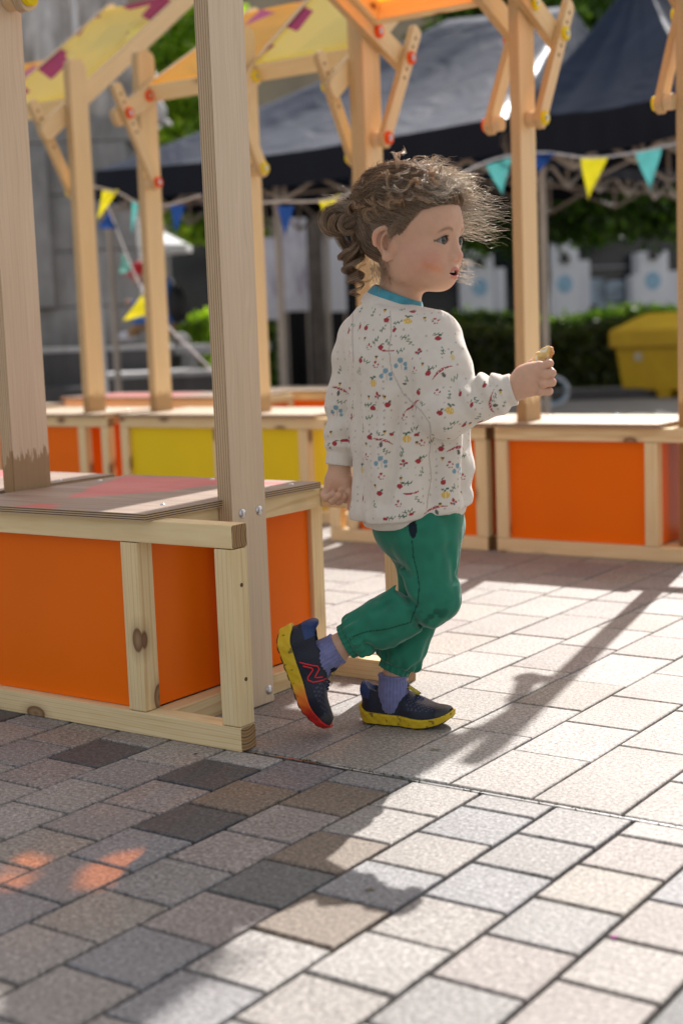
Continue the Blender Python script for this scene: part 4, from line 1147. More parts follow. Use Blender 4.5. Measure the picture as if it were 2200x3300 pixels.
for i in range(n): 
    x0, x1 = -0.36 + 1.5 * i / n, -0.36 + 1.5 * (i + 1) / n; y0, y1 = 0.025 * math.sin(i * 0.9), 0.025 * math.sin((i + 1) * 0.9)
    bm.faces.new([bm.verts.new(p) for p in ((x0, y0, 0), (x1, y1, 0), (x1, y1, 1.95), (x0, y0, 1.95))])
bmesh.ops.remove_doubles(bm, verts=bm.verts, dist=0.0005); bmesh.ops.solidify(bm, geom=bm.faces[:], thickness=0.006); bm_obj('cloth', bm, M['cloth_k'], o, True)
bm = bmesh.new(); add_tube(bm, [(-0.38, 0, 0), (-0.38, 0, 2.0), (1.16, 0, 2.0), (1.16, 0, 0)], 0.015, 8); bm_obj('stand', bm, M['frame_al'], o)
o = empty('crate', g0((-7.2419, 9.8214, 0.1328)), R(35.2)); tag(o, 'small white crate on the ground left of the grey tree trunk', 'crate')
bm = bmesh.new(); add_box(bm, (-0.085, -0.06, 0.0), (0.085, 0.06, 0.19), bev=0.008); bm_obj('body', bm, mat_simple('white_plastic', (0.6, 0.6, 0.63), 0.5), o)
bm = bmesh.new(); add_box(bm, (-0.09, -0.065, 0.191), (0.09, 0.065, 0.21), bev=0.004); bm_obj('lid', bm, mat_simple('white_plastic_lid', (0.65, 0.65, 0.68), 0.5), o)
# low dark kerb of the planting bed
a = g0((-7.5302, 10.8418, 0.0764)); o = empty('planter_kerb', tuple(a), R(35.2)); tag(o, 'low dark stone kerb along the foot of the hedge', 'kerb')
bm = bmesh.new(); add_box(bm, (0, 0, 0), (5.2, 0.16, 0.085), bev=0.01); bm_obj('kerb_stone', bm, M['granite_d'], o)
# coiled hose
o = empty('hose_coil', g0((-5.6344, 11.2002, 0.0980)), R(30)); tag(o, 'coil of pale and blue hose lying against the kerb under the raised hand', 'hose')
for nm, rr, m_, c_ in (('hose', 0.15, 'wall_w', 0), ('hose', 0.135, 'blue_mark', 1)):
    P = [(rr * 1.05 * math.cos(t), 0.02 * math.sin(3 * t) + 0.03 * c_, 0.13 + rr * 0.85 * math.sin(t)) for t in np.linspace(0, 2 * math.pi * 0.97, 40)]
    bm = bmesh.new(); add_tube(bm, P, 0.011, 8); bm_obj(nm, bm, M[m_], o, True)

# ================================================================ SIGNED-DISTANCE MODELLING
def smin(a, b, k):
    h = np.clip(0.5 + 0.5 * (b - a) / k, 0, 1); return b + (a - b) * h - k * h * (1 - h)
def smax(a, b, k): return -smin(-a, -b, k)
def sph(P, c, r): return np.linalg.norm(P - np.array(c), axis=-1) - r
def ell(P, c, r):
    q = (P - np.array(c)) / np.array(r); k0 = np.linalg.norm(q, axis=-1); k1 = np.linalg.norm(q / np.array(r), axis=-1) + 1e-9
    return k0 * (k0 - 1) / k1
def cone(P, a, b, ra, rb):
    """capsule with linearly changing radius"""
    a = np.array(a, float); b = np.array(b, float); ab = b - a
    t = np.clip(((P - a) @ ab) / (ab @ ab), 0, 1)
    return np.linalg.norm(P - a - t[..., None] * ab, axis=-1) - (ra + (rb - ra) * t)
def chain(P, pts, rs, k=0.01):
    d = None
    for i in range(len(pts) - 1):
        c = cone(P, pts[i], pts[i + 1], rs[i], rs[i + 1]); d = c if d is None else smin(d, c, k)
    return d
def box_(P, c, h, r=0.0):
    q = np.abs(P - np.array(c)) - np.array(h) + r
    return np.linalg.norm(np.maximum(q, 0), axis=-1) + np.minimum(q.max(-1), 0) - r

def surf(f, lo, hi, res):
    """naive surface nets of f(P) <= 0 inside lo..hi; blocks far from the surface are skipped"""
    lo = np.array(lo, float); hi = np.array(hi, float); n = (np.ceil((hi - lo) / res).astype(int) // 8 + 1) * 8
    D = np.empty(tuple(n), np.float32)
    nb = n // 8; gi = np.stack(np.meshgrid(*[np.arange(k) for k in nb], indexing='ij'), -1).reshape(-1, 3)
    dc = f(lo + (gi * 8 + 3.5) * res); near = np.abs(dc) < 8 * res * 1.75
    off = np.stack(np.meshgrid(*[np.arange(8)] * 3, indexing='ij'), -1).reshape(-1, 3)
    B = np.repeat(np.repeat(np.repeat(dc.reshape(tuple(nb)), 8, 0), 8, 1), 8, 2); D[:] = B
    g = gi[near]
    for s in range(0, len(g), 800):
        q = g[s:s + 800]; idx = (q[:, None] * 8 + off[None]).reshape(-1, 3)
        D[idx[:, 0], idx[:, 1], idx[:, 2]] = f(lo + idx * res)
    S = D < 0
    n1 = tuple(n - 1); corners = [(i, j, k) for i in (0, 1) for j in (0, 1) for k in (0, 1)]
    cnt = sum(S[i:n1[0] + i, j:n1[1] + j, k:n1[2] + k].astype(np.int8) for i, j, k in corners)
    cell = np.argwhere((cnt > 0) & (cnt < 8)); ids = -np.ones(n1, np.int32); ids[tuple(cell.T)] = np.arange(len(cell))
    val = np.stack([D[cell[:, 0] + i, cell[:, 1] + j, cell[:, 2] + k] for i, j, k in corners], 1)
    acc = np.zeros((len(cell), 3)); num = np.zeros(len(cell))
    for a in range(8):
        for b in range(a + 1, 8):
            ca, cb = np.array(corners[a]), np.array(corners[b])
            if np.abs(ca - cb).sum() != 1: continue
            va, vb = val[:, a], val[:, b]; m = (va < 0) != (vb < 0)
            t = va[m] / (va[m] - vb[m]); acc[m] += ca + t[:, None] * (cb - ca); num[m] += 1
    V = lo + (cell + acc / num[:, None]) * res
    Fs = []
    for ax in range(3):
        o = [0, 0, 0]; o[ax] = 1; sl0 = tuple(slice(1, n[i] - 1) if i != ax else slice(0, n[i] - 1) for i in range(3))
        sl1 = tuple(slice(1, n[i] - 1) if i != ax else slice(1, n[i]) for i in range(3))
        A, Bq = S[sl0], S[sl1]; e = np.argwhere(A != Bq); flip = A[tuple(e.T)]
        base = e + np.array([0 if i == ax else 1 for i in range(3)])
        u, v = [i for i in range(3) if i != ax]
        def gid(du, dv):
            q = base.copy(); q[:, u] -= du; q[:, v] -= dv; return ids[tuple(q.T)]
        q = np.stack([gid(1, 1), gid(0, 1), gid(0, 0), gid(1, 0)], 1)
        if ax == 1: q = q[:, ::-1]
        q[~flip] = q[~flip][:, ::-1]; Fs.append(q)
    F = np.vstack(Fs); F = F[(F >= 0).all(1)]
    return V, F

def relax(V, F, it=2, lam=0.5):
    n = len(V)
    for _ in range(it):
        acc = np.zeros_like(V); c = np.zeros(n)
        for k in range(F.shape[1]):
            a, b = F[:, k], F[:, (k + 1) % F.shape[1]]
            for i in range(3): acc[:, i] += np.bincount(a, V[b, i], n) + np.bincount(b, V[a, i], n)
            c += np.bincount(a, minlength=n) + np.bincount(b, minlength=n)
        V = V + lam * (acc / np.maximum(c, 1)[:, None] - V)
    return V

def vnoise(P, s, seed=0):
    """cheap smooth value noise"""
    Q = P * s + seed * 17.3; i = np.floor(Q).astype(np.int64); f = Q - i; f = f * f * (3 - 2 * f)
    def h(i): 
        n = (i[..., 0] * 374761393 + i[..., 1] * 668265263 + i[..., 2] * 1274126177 + seed * 974634777) & 0x7fffffff
        n = ((n ^ (n >> 13)) * 1274126177) & 0x7fffffff; return ((n ^ (n >> 16)) & 0xffff) / 65535.0
    r = 0
    for a in (0, 1):
        for b in (0, 1):
            for c in (0, 1):
                w = (f[..., 0] if a else 1 - f[..., 0]) * (f[..., 1] if b else 1 - f[..., 1]) * (f[..., 2] if c else 1 - f[..., 2])
                r = r + w * h(i + np.array([a, b, c]))
    return r

# ================================================================ THE CHILD
# local frame of the child: x = to the right, y = away, z = up; root stands under the hips
CH = empty('person', (-1.3702, 2.1338, 0.0000), R(35.2))
tag(CH, 'small child in patterned cream sweatshirt and green joggers walking, holding a bit of bread', 'person')

# ---- joints
SHR = (0.064, -0.062, 0.700); ELR = (0.0740, -0.1050, 0.5805); WRR = (0.1870, -0.1350, 0.6113)
SHL = (-0.066, 0.055, 0.700); ELL = (-0.0936, 0.0720, 0.5931); WRL = (-0.1105, 0.0600, 0.4751)
HIPR = (0.0361, -0.0350, 0.3680); KNR = (0.0433, -0.0550, 0.2456); SHINR = (-0.0488, -0.0500, 0.2005); CUR = (-0.0955, -0.0460, 0.1766); ANR = (-0.1317, -0.0430, 0.1558)
HIPL = (0.0243, 0.0350, 0.3587); KNL = (0.0378, 0.0220, 0.2312); SHINL = (-0.0060, 0.0180, 0.1412); CUL = (-0.0183, 0.0160, 0.1149); ANL = ((-0.0257, 0.0140, 0.0673))
for nm in 'SHR ELR WRR SHL ELL WRL HIPR KNR SHINR CUR ANR HIPL KNL SHINL CUL ANL'.split(): globals()[nm] = np.array(globals()[nm])
HC = np.array((0.0300, -0.0120, 0.8796))              # head centre, just above eye level
HA = R(123)
HF = np.array([math.sin(HA), math.cos(HA), 0.0]); HL = np.array([-math.cos(HA), math.sin(HA), 0.0]); HU = np.array([0, 0, 1.0])
HF = HF * math.cos(R(-2)) + HU * math.sin(R(-2)); HU = np.cross(HF, HL)
HM = np.stack([HF, HL, HU], 1)                     # columns: forward, left, up
def to_head(P): return (P - HC) @ HM
def from_head(Q): return HC + np.asarray(Q, float) @ HM.T

def cranium(q, g=0.0):
    d = ell(q, (-0.010, 0, 0.022), (0.0905 + g, 0.0725 + g, 0.0755 + g))
    d = smin(d, ell(q, (0.028, 0, 0.024), (0.0625 + g, 0.0605 + g, 0.060 + g)), 0.02)
    return d
def head_sdf(q):
    m = q * np.array([1, -1, 1]); s = np.where(q[..., 1:2] < 0, q * np.array([1, -1, 1]), q)   # symmetric coordinates (Y>=0)
    d = cranium(q)
    d = smin(d, ell(q, (0.030, 0, -0.036), (0.052, 0.050, 0.060)), 0.030)          # face and jaw
    d = smin(d, ell(q, (0.0605, 0, -0.074), (0.0215, 0.023, 0.0205)), 0.022)         # chin
    d = smin(d, sph(s, (0.0475, 0.0300, -0.043), 0.0295), 0.018)                   # cheeks
    d = smin(d, ell(s, (0.010, 0.043, -0.048), (0.030, 0.019, 0.034)), 0.022)       # jaw angle
    d = smin(d, ell(s, (0.068, 0.022, 0.010), (0.015, 0.020, 0.007)), 0.014)        # brow
    # eye sockets
    d = smax(d, -ell(s, (0.0980, 0.0285, -0.0105), (0.015, 0.017, 0.0115)), 0.012)
    # nose
    n = cone(q, (0.079, 0, -0.006), (0.0890, 0, -0.033), 0.0065, 0.0076)
    n = smin(n, sph(q, (0.0915, 0, -0.0375), 0.0086), 0.006)
    n = smin(n, ell(s, (0.0855, 0.0085, -0.0405), (0.0085, 0.0060, 0.0062)), 0.004)
    d = smin(d, n, 0.010)
    d = smax(d, -ell(s, (0.0915, 0.0052, -0.0475), (0.0052, 0.0026, 0.0030)), 0.0015)
    # mouth mound, lips and opening
    d = smin(d, ell(q, (0.063, 0, -0.064), (0.0235, 0.022, 0.017)), 0.012)
    # philtrum / lips
    up = chain(s, [(0.0870, 0.0025, -0.0590), (0.0845, 0.0100, -0.0612), (0.0765, 0.0185, -0.0655)], [0.0030, 0.0028, 0.0012], 0.002)
    lo_ = chain(s, [(0.0835, 0.0, -0.0728), (0.0820, 0.0085, -0.0715), (0.0765, 0.0182, -0.0665)], [0.0041, 0.0036, 0.0012], 0.002)
    d = smin(d, up, 0.0035); d = smin(d, lo_, 0.0035)
    d = smax(d, -ell(s, (0.083, 0.0, -0.0660), (0.016, 0.0150, 0.0044)), 0.0018)
    # eyeball bulge with lids, then the almond opening
    E_ = (0.0695, 0.0290, -0.0115)
    lid = sph(s, E_, 0.0140); d = smin(d, lid, 0.004)
    yy = (s[..., 1] - 0.0290) / 0.0138; zz = s[..., 2] + 0.0114 + 0.0012 * yy
    hh = 0.0066 * np.clip(1 - np.abs(yy) ** 2.0, 0, 1); op = np.maximum(np.abs(zz) - hh, -(s[..., 0] - 0.070))
    op = np.maximum(op, (np.abs(yy) - 1) * 0.0138)
    d = smax(d, -np.maximum(op, sph(s, E_, 0.0175)), 0.0008)
    return d
def ear_sdf(q, side=-1):
    c = np.array([-0.0085, side * 0.0735, -0.0150])
    p = (q - c) / 0.92; w = p[..., 1] * side                                   # outwards
    ang = R(-8); u = p[..., 0] * math.cos(ang) + p[..., 2] * math.sin(ang); v = -p[..., 0] * math.sin(ang) + p[..., 2] * math.cos(ang)
    w = w + 0.55 * (u - 0.012) + 0.02                                  # flares away from the skull at the rear edge
    w = w - 0.012
    # outline: wider at the top
    ru = 0.0205 + 0.22 * np.clip(v, -0.02, 0.02); rv = 0.0295
    qn = np.sqrt((u / np.maximum(ru, 0.008)) ** 2 + (v / rv) ** 2) + 1e-6
    rad = (qn - 1) * 0.019
    helix = np.sqrt((rad + 0.001) ** 2 + w ** 2) - 0.0034
    helix = np.maximum(helix, -(v + 0.017 - 0.5 * np.clip(-u, -1, 1)) * 0.6)
    plate = np.maximum(np.abs(w + 0.0095) - 0.0022, rad)
    rad2 = (np.sqrt(((u - 0.002) / 0.0105) ** 2 + ((v - 0.001) / 0.0185) ** 2) - 1) * 0.011
    anti = np.maximum(np.sqrt(rad2 ** 2 + (w + 0.0012) ** 2) - 0.0026, u - 0.0075)
    lobe = ell(np.stack([u, v, w], -1), (0.0035, -0.0255, -0.001), (0.0085, 0.0085, 0.0048))
    trag = ell(np.stack([u, v, w], -1), (0.0125, -0.004, -0.001), (0.0035, 0.0058, 0.0045))
    d = smin(smin(helix, plate, 0.0015), anti, 0.0012); d = smin(d, lobe, 0.004); d = smin(d, trag, 0.003)
    d = d * 0.92
    conn = ell(q, (0.0000, side * 0.0645, -0.016), (0.010, 0.010, 0.018))
    return smin(d, conn, 0.004)
NK0 = from_head((-0.018, 0.0, -0.045)); NK1 = np.array((0.0047, 0.0040, 0.7596))
def body_head(P):
    q = to_head(P)
    d = head_sdf(q)
    d = smin(d, ear_sdf(q, -1), 0.004); d = smin(d, ear_sdf(q, 1), 0.004)
    nk = cone(P, NK0, NK1, 0.036, 0.0385); d = smin(d, nk, 0.022)
    tr = ell(P, (0.0, 0.0, 0.690), (0.07, 0.07, 0.065)); d = smin(d, tr, 0.03)
    return d

# ---- hands ------------------------------------------------------------------
def finger(P, pts, r0, k=0.0022):
    n = len(pts); rs = [r0 * 0.95 * (1 - 0.07 * i) for i in range(n)]
    return chain(P, pts, rs, k)
def lerp(a, b, t): return np.array(a) + (np.array(b) - np.array(a)) * t
# right hand: back of the hand towards the viewer, fingers curl away round the bread
RW = WRR
rk = [(0.2310, -0.1500, 0.6485), (0.2342, -0.1550, 0.6341), (0.2328, -0.1550, 0.6197), (0.2281, -0.1500, 0.6063)]      # knuckles
rp = [(0.2450, -0.1470, 0.6521), (0.2483, -0.1510, 0.6366), (0.2485, -0.1510, 0.6211), (0.2441, -0.1470, 0.6061)]      # first joints
rt = [(0.2464, -0.1310, 0.6548), (0.2489, -0.1330, 0.6391), (0.2485, -0.1340, 0.6225), (0.2442, -0.1330, 0.6070)]      # second joints
re = [(0.2372, -0.1220, 0.6539), (0.2379, -0.1230, 0.6393), (0.2374, -0.1240, 0.6237), (0.2361, -0.1240, 0.6091)]      # tips folded in
TH_R = [(0.2067, -0.1280, 0.6359), (0.2199, -0.1180, 0.6503), (0.2330, -0.1120, 0.6601), (0.2417, -0.1140, 0.6588)]
def hand_r(P):
    d = chain(P, [RW - (np.array(WRR) - ELR) * 0.10, RW, (0.1997, -0.1390, 0.6204)], [0.0205, 0.0200, 0.0215], 0.006)
    palm = cone(P, (0.2039, -0.1410, 0.6348), (0.2296, -0.1450, 0.6454), 0.0165, 0.0125)
    palm = smin(palm, cone(P, (0.2026, -0.1400, 0.6156), (0.2261, -0.1430, 0.6123), 0.0170, 0.0125), 0.012)
    palm = smin(palm, ell(P, (0.2163, -0.1410, 0.6281), (0.027, 0.0155, 0.026)), 0.008)
    d = smin(d, palm, 0.012)
    for i, r0 in enumerate((0.0088, 0.0090, 0.0087, 0.0080)):
        f = finger(P, [lerp((0.2163, -0.1410, 0.6292), rk[i], 0.55), rk[i], rp[i], rt[i], re[i]], r0)
        d = smin(d, f, 0.0012)
    d = smin(d, finger(P, TH_R, 0.0095), 0.004)
    return d
# left hand: palm towards the viewer, fingers curled up in front of it
lk = [(-0.1408, 0.0520, 0.4245), (-0.1320, 0.0490, 0.4166), (-0.1197, 0.0500, 0.4125), (-0.1077, 0.0540, 0.4151)]
lp = [(-0.1376, 0.0360, 0.4183), (-0.1265, 0.0330, 0.4137), (-0.1141, 0.0340, 0.4120), (-0.1027, 0.0400, 0.4142)]
le = [(-0.1248, 0.0280, 0.4267), (-0.1137, 0.0240, 0.4245), (-0.1048, 0.0280, 0.4214), (-0.0992, 0.0340, 0.4194)]
lt = [(-0.1225, 0.0380, 0.4289), (-0.1100, 0.0360, 0.4303), (-0.1023, 0.0400, 0.4245), (-0.1001, 0.0440, 0.4216)]
TH_L = [(-0.1016, 0.0480, 0.4429), (-0.0938, 0.0360, 0.4269), (-0.0909, 0.0340, 0.4134), (-0.0936, 0.0330, 0.4005)]
def hand_l(P):
    d = chain(P, [WRL - (WRL - ELL) * 0.08, WRL, (-0.1132, 0.0550, 0.4500)], [0.0205, 0.0195, 0.0205], 0.006)
    palm = smin(cone(P, (-0.1229, 0.0560, 0.4486), (-0.1317, 0.0540, 0.4251), 0.0155, 0.0120), cone(P, (-0.1047, 0.0550, 0.4480), (-0.1091, 0.0540, 0.4231), 0.0165, 0.0125), 0.012)
    d = smin(d, palm, 0.012)
    for i, r0 in enumerate((0.0080, 0.0086, 0.0086, 0.0080)):
        d = smin(d, finger(P, [lerp((-0.1169, 0.0550, 0.4416), lk[i], 0.5), lk[i], lp[i], le[i], lt[i]], r0), 0.0012)
    d = smin(d, ell(P, (-0.1017, 0.0440, 0.4388), (0.012, 0.012, 0.018)), 0.008)
    d = smin(d, finger(P, TH_L, 0.0088), 0.003)
    return d

# ---- body surface (skin) --------------------------------------------------------
def legs(P):
    d = chain(P, [HIPR, KNR, SHINR, CUR, ANR, ANR + np.array([0, 0, -0.012])], [0.018, 0.016, 0.020, 0.0245, 0.0225, 0.022], 0.008)
    d = np.minimum(d, chain(P, [HIPL, KNL, SHINL, CUL, ANL], [0.018, 0.016, 0.020, 0.0250, 0.0225], 0.008)); return d
def inner(P):      # trunk and arms inside the clothes: keeps the skin one continuous surface
    d = chain(P, [(0.0, 0.0, 0.69), (0.015, 0.0, 0.52), (0.02, 0.0, 0.38), (0.02, 0, 0.34)], [0.060, 0.066, 0.040, 0.02], 0.03)
    d = smin(d, chain(P, [SHR, ELR, WRR], [0.032, 0.026, 0.020], 0.01), 0.02); d = smin(d, chain(P, [SHL, ELL, WRL], [0.030, 0.024, 0.0195], 0.01), 0.02)
    return d
def skin_sdf(P):
    d = smin(body_head(P), inner(P), 0.012); d = smin(d, legs(P), 0.008)
    return d
def skin_all(P):
    d = skin_sdf(P); m = (P[..., 0] > 0.13) & (P[..., 2] > 0.5); 
    if m.any(): d[m] = smin(d[m], hand_r(P[m]), 0.004)
    m = (P[..., 0] < -0.05) & (P[..., 2] < 0.52) & (P[..., 2] > 0.36)
    if m.any(): d[m] = smin(d[m], hand_l(P[m]), 0.004)
    return d
V, F = surf(skin_sdf, (-0.20, -0.20, 0.04), (0.28, 0.14, 1.0), 0.00165)
V = relax(V, F, 1, 0.35)
c_ = np.array((0.2187, -0.1350, 0.6279)); V2, F2 = surf(hand_r, c_ - np.array([0.065, 0.045, 0.05]), c_ + 0.05, 0.0010); V2 = relax(V2, F2, 1, 0.3)
c_ = np.array((-0.1171, 0.0450, 0.4370)); V3, F3 = surf(hand_l, c_ - 0.05, c_ + np.array([0.05, 0.05, 0.06]), 0.0010); V3 = relax(V3, F3, 1, 0.3)
F = np.vstack([F, F2 + len(V), F3 + len(V) + len(V2)]); V = np.vstack([V, V2, V3])

def sm01(x, a, b): t = np.clip((x - a) / (b - a), 0, 1); return t * t * (3 - 2 * t)
q = to_head(V); s = q.copy(); s[:, 1] = np.abs(s[:, 1])
col = np.tile(np.array([0.62, 0.37, 0.25]), (len(V), 1))
def blend(col, w, c): return col * (1 - w[:, None]) + np.array(c) * w[:, None]
isface = sm01(q[:, 0], 0.0, 0.03)
ck = np.exp(-(((s[:, 0] - 0.060) / 0.024) ** 2 + ((s[:, 1] - 0.043) / 0.022) ** 2 + ((s[:, 2] + 0.045) / 0.020) ** 2))
col = blend(col, 0.52 * ck, (0.60, 0.20, 0.155))
ck2 = np.exp(-(((q[:, 0] - 0.028) / 0.020) ** 2 + ((s[:, 1] - 0.055) / 0.03) ** 2 + ((s[:, 2] + 0.035) / 0.024) ** 2)); col = blend(col, 0.35 * ck2, (0.64, 0.27, 0.21))
nt = np.exp(-(((q[:, 0] - 0.098) / 0.012) ** 2 + (q[:, 1] / 0.012) ** 2 + ((q[:, 2] + 0.040) / 0.010) ** 2)); col = blend(col, 0.45 * nt, (0.66, 0.30, 0.22))
cq = q - np.array([-0.0085, -0.070, -0.015]); cin = np.exp(-(((cq[:, 0] - 0.002) / 0.008) ** 2 + ((cq[:, 2] + 0.001) / 0.012) ** 2)) * (q[:, 1] < -0.055) * (q[:, 1] > -0.078); col = blend(col, 0.55 * cin, (0.38, 0.15, 0.09))  # ear hollow: its shade painted into the skin colour
er = np.exp(-((ear_sdf(q, -1) / 0.004).clip(0, 9) ** 2)) * (s[:, 1] > 0.055); col = blend(col, 0.55 * er * sm01(-q[:, 0], 0.018, 0.036), (0.80, 0.24, 0.15))
# lips, mouth interior
up_d = chain(s, [(0.0870, 0.0025, -0.0590), (0.0845, 0.0100, -0.0612), (0.0765, 0.0185, -0.0655)], [0.0030, 0.0028, 0.0012], 0.002)
lo_d = chain(s, [(0.0835, 0.0, -0.0728), (0.0820, 0.0085, -0.0715), (0.0765, 0.0182, -0.0665)], [0.0041, 0.0036, 0.0012], 0.002)
col = blend(col, 0.75 * (1 - sm01(np.minimum(up_d, lo_d), 0.0002, 0.0018)), (0.50, 0.135, 0.13))
op = ell(s, (0.083, 0.0, -0.0660), (0.0165, 0.0155, 0.0046)); col = blend(col, (op < 0.0) * (s[:, 0] < 0.080) * 1.0, (0.10, 0.012, 0.012))
# eyebrows, lash line
eb = np.exp(-(((s[:, 2] - 0.0085 + 6.0 * (s[:, 1] - 0.026) ** 2 * 4) / 0.0028) ** 2)) * sm01(s[:, 1], 0.012, 0.018) * (1 - sm01(s[:, 1], 0.036, 0.046)) * (q[:, 0] > 0.03)
col = blend(col, 0.72 * eb, (0.17, 0.095, 0.05))
ed = sph(s, (0.0695, 0.0290, -0.0115), 0.0)
yy = (s[:, 1] - 0.0290) / 0.0138; zz = s[:, 2] + 0.0114 + 0.0012 * yy; hh = 0.0066 * np.clip(1 - yy ** 2, 0, 1)
rim = np.exp(-((np.abs(zz - hh - 0.0003) / 0.0018) ** 2)) * (np.abs(yy) < 1.15) * (ed < 0.0165) * (q[:, 0] > 0.05); col = blend(col, 0.92 * rim, (0.045, 0.022, 0.015))
rim2 = np.exp(-((np.abs(zz + hh) / 0.0010) ** 2)) * (np.abs(yy) < 1.1) * (ed < 0.016) * (q[:, 0] > 0.05); col = blend(col, 0.55 * rim2, (0.28, 0.12, 0.09))
fo = np.exp(-((np.abs(zz - hh - 0.0036) / 0.0009) ** 2)) * (np.abs(yy) < 1.0) * (q[:, 0] > 0.05); col = blend(col, 0.35 * fo, (0.40, 0.20, 0.14))
# smear of sauce on the cheek (viewer's side)
sm_ = np.exp(-((np.abs(q[:, 2] + 0.0565 + 0.45 * (q[:, 0] - 0.066)) / 0.0060) ** 2)) * sm01(q[:, 0], 0.048, 0.062) * (1 - sm01(q[:, 0], 0.072, 0.080)) * (q[:, 1] < -0.012)
col = blend(col, 0.42 * sm_, (0.66, 0.20, 0.04))
# hair-coloured scalp under the hair
def hairline(q):
    """>0 where hair grows"""
    z, x, y = q[..., 2], q[..., 0], np.abs(q[..., 1])
    xh = np.interp(z, [-0.09, -0.055, -0.035, -0.005, 0.020, 0.038, 0.046, 0.053, 0.11], [-0.062, -0.045, -0.028, 0.016, 0.039, 0.056, 0.076, 0.096, 0.12])
    return xh - x + 0.10 * (0.05 - y) * (z > 0.03)
hl = hairline(q); col = blend(col, (hl > 0.004) * (q[:, 2] > -0.062) * (ear_sdf(q, -1) > 0.003) * (ear_sdf(q, 1) > 0.003) * 0.85, (0.10, 0.06, 0.035))
nz_ = vnoise(V, 90, 3) * 0.6 + vnoise(V, 260, 5) * 0.4; col *= (0.93 + 0.14 * nz_)[:, None]
# nails
for (n_, m_) in ((re, 1), ):
    pass
N = NT('skin'); a = N.attr('col').outputs['Color']; co = obj_coord(N)
N.base(a); N.set(Roughness=0.48, Subsurface__Weight=0.30, Subsurface__Scale=0.012, Specular__IOR__Level=0.35)
N.p.inputs['Subsurface Radius'].default_value = (1.0, 0.35, 0.18)
N.bump(N.noise(co, 900, 3), 0.05, 0.0005); M['skin'] = N.m
body = np_obj('body', V, F, M['skin'], CH, colors=col)

# upper lashes
bml = bmesh.new(); rl = random.Random(4)
for sgn in (-1, 1):
    for i in range(26):
        y_ = -1.0 + 2.0 * i / 25; Y0 = 0.0290 + 0.0138 * y_; Z0 = -0.0114 - 0.0012 * y_ + 0.0066 * (1 - y_ * y_)
        X0 = 0.0695 + math.sqrt(max(1e-6, 0.0142 ** 2 - (Y0 - 0.029) ** 2 - (Z0 + 0.0115) ** 2)); Lh = rl.uniform(0.0035, 0.0055)
        P = [from_head((X0 - 0.0004 + Lh * t, sgn * (Y0 + y_ * 0.003 * t), Z0 + Lh * (0.05 * t + 0.55 * t * t))) for t in (0, 0.35, 0.7, 1.0)]
        add_tube(bml, [tuple(p) for p in P], [0.00028, 0.00024, 0.00016, 0.00006], 4)
N = NT('lashes'); N.base((0.012, 0.008, 0.006)); bm_obj('lashes', bml, N.m, CH, True)
# ---- eyes, teeth ---------------------------------------------------------------
N = NT('eye'); oc = obj_coord(N); sp = N.add('ShaderNodeSeparateXYZ'); N.l(oc, sp.inputs[0])
rr_ = N.math('SQRT', N.math('ADD', N.math('POWER', sp.outputs[1], 2.0), N.math('POWER', sp.outputs[2], 2.0)))
N.base(N.ramp(N.math('DIVIDE', rr_, 0.0115), [(0.0, (0.004, 0.004, 0.005)), (0.25, (0.004, 0.004, 0.005)), (0.29, (0.030, 0.036, 0.030)), (0.48, (0.045, 0.055, 0.045)), (0.56, (0.008, 0.010, 0.010)), (0.62, (0.30, 0.27, 0.26)), (1, (0.22, 0.17, 0.16))]))
N.set(Roughness=0.08, Specular__IOR__Level=0.5); M['eye'] = N.m
LOOK = R(4)
for sgn in (-1, 1):
    bm = bmesh.new(); bmesh.ops.create_uvsphere(bm, u_segments=32, v_segments=20, radius=0.0127)
    for f in bm.faces: f.smooth = True
    c = from_head((0.0697, sgn * 0.0290, -0.0115))
    e = bm_obj('eye', bm, M['eye'], CH, True); gaze = HF * math.cos(LOOK) - HL * 0.14
    X_ = gaze / np.linalg.norm(gaze); Y_ = np.cross((0, 0, 1), X_); Y_ /= np.linalg.norm(Y_); Z_ = np.cross(X_, Y_)
    e.matrix_local = Matrix(((X_[0], Y_[0], Z_[0], c[0]), (X_[1], Y_[1], Z_[1], c[1]), (X_[2], Y_[2], Z_[2], c[2]), (0, 0, 0, 1)))
bm = bmesh.new()
for i in range(-3, 4):
    p = from_head((0.0800 - 0.0009 * i * i, i * 0.0050, -0.0630)); add_box(bm, tuple(p - np.array([0.0022, 0.0022, 0.0026])), tuple(p + np.array([0.0022, 0.0022, 0.0026])), bev=0.0009)
N = NT('teeth'); N.base((0.75, 0.72, 0.66)); N.set(Roughness=0.2); bm_obj('teeth', bm, N.m, CH, True)

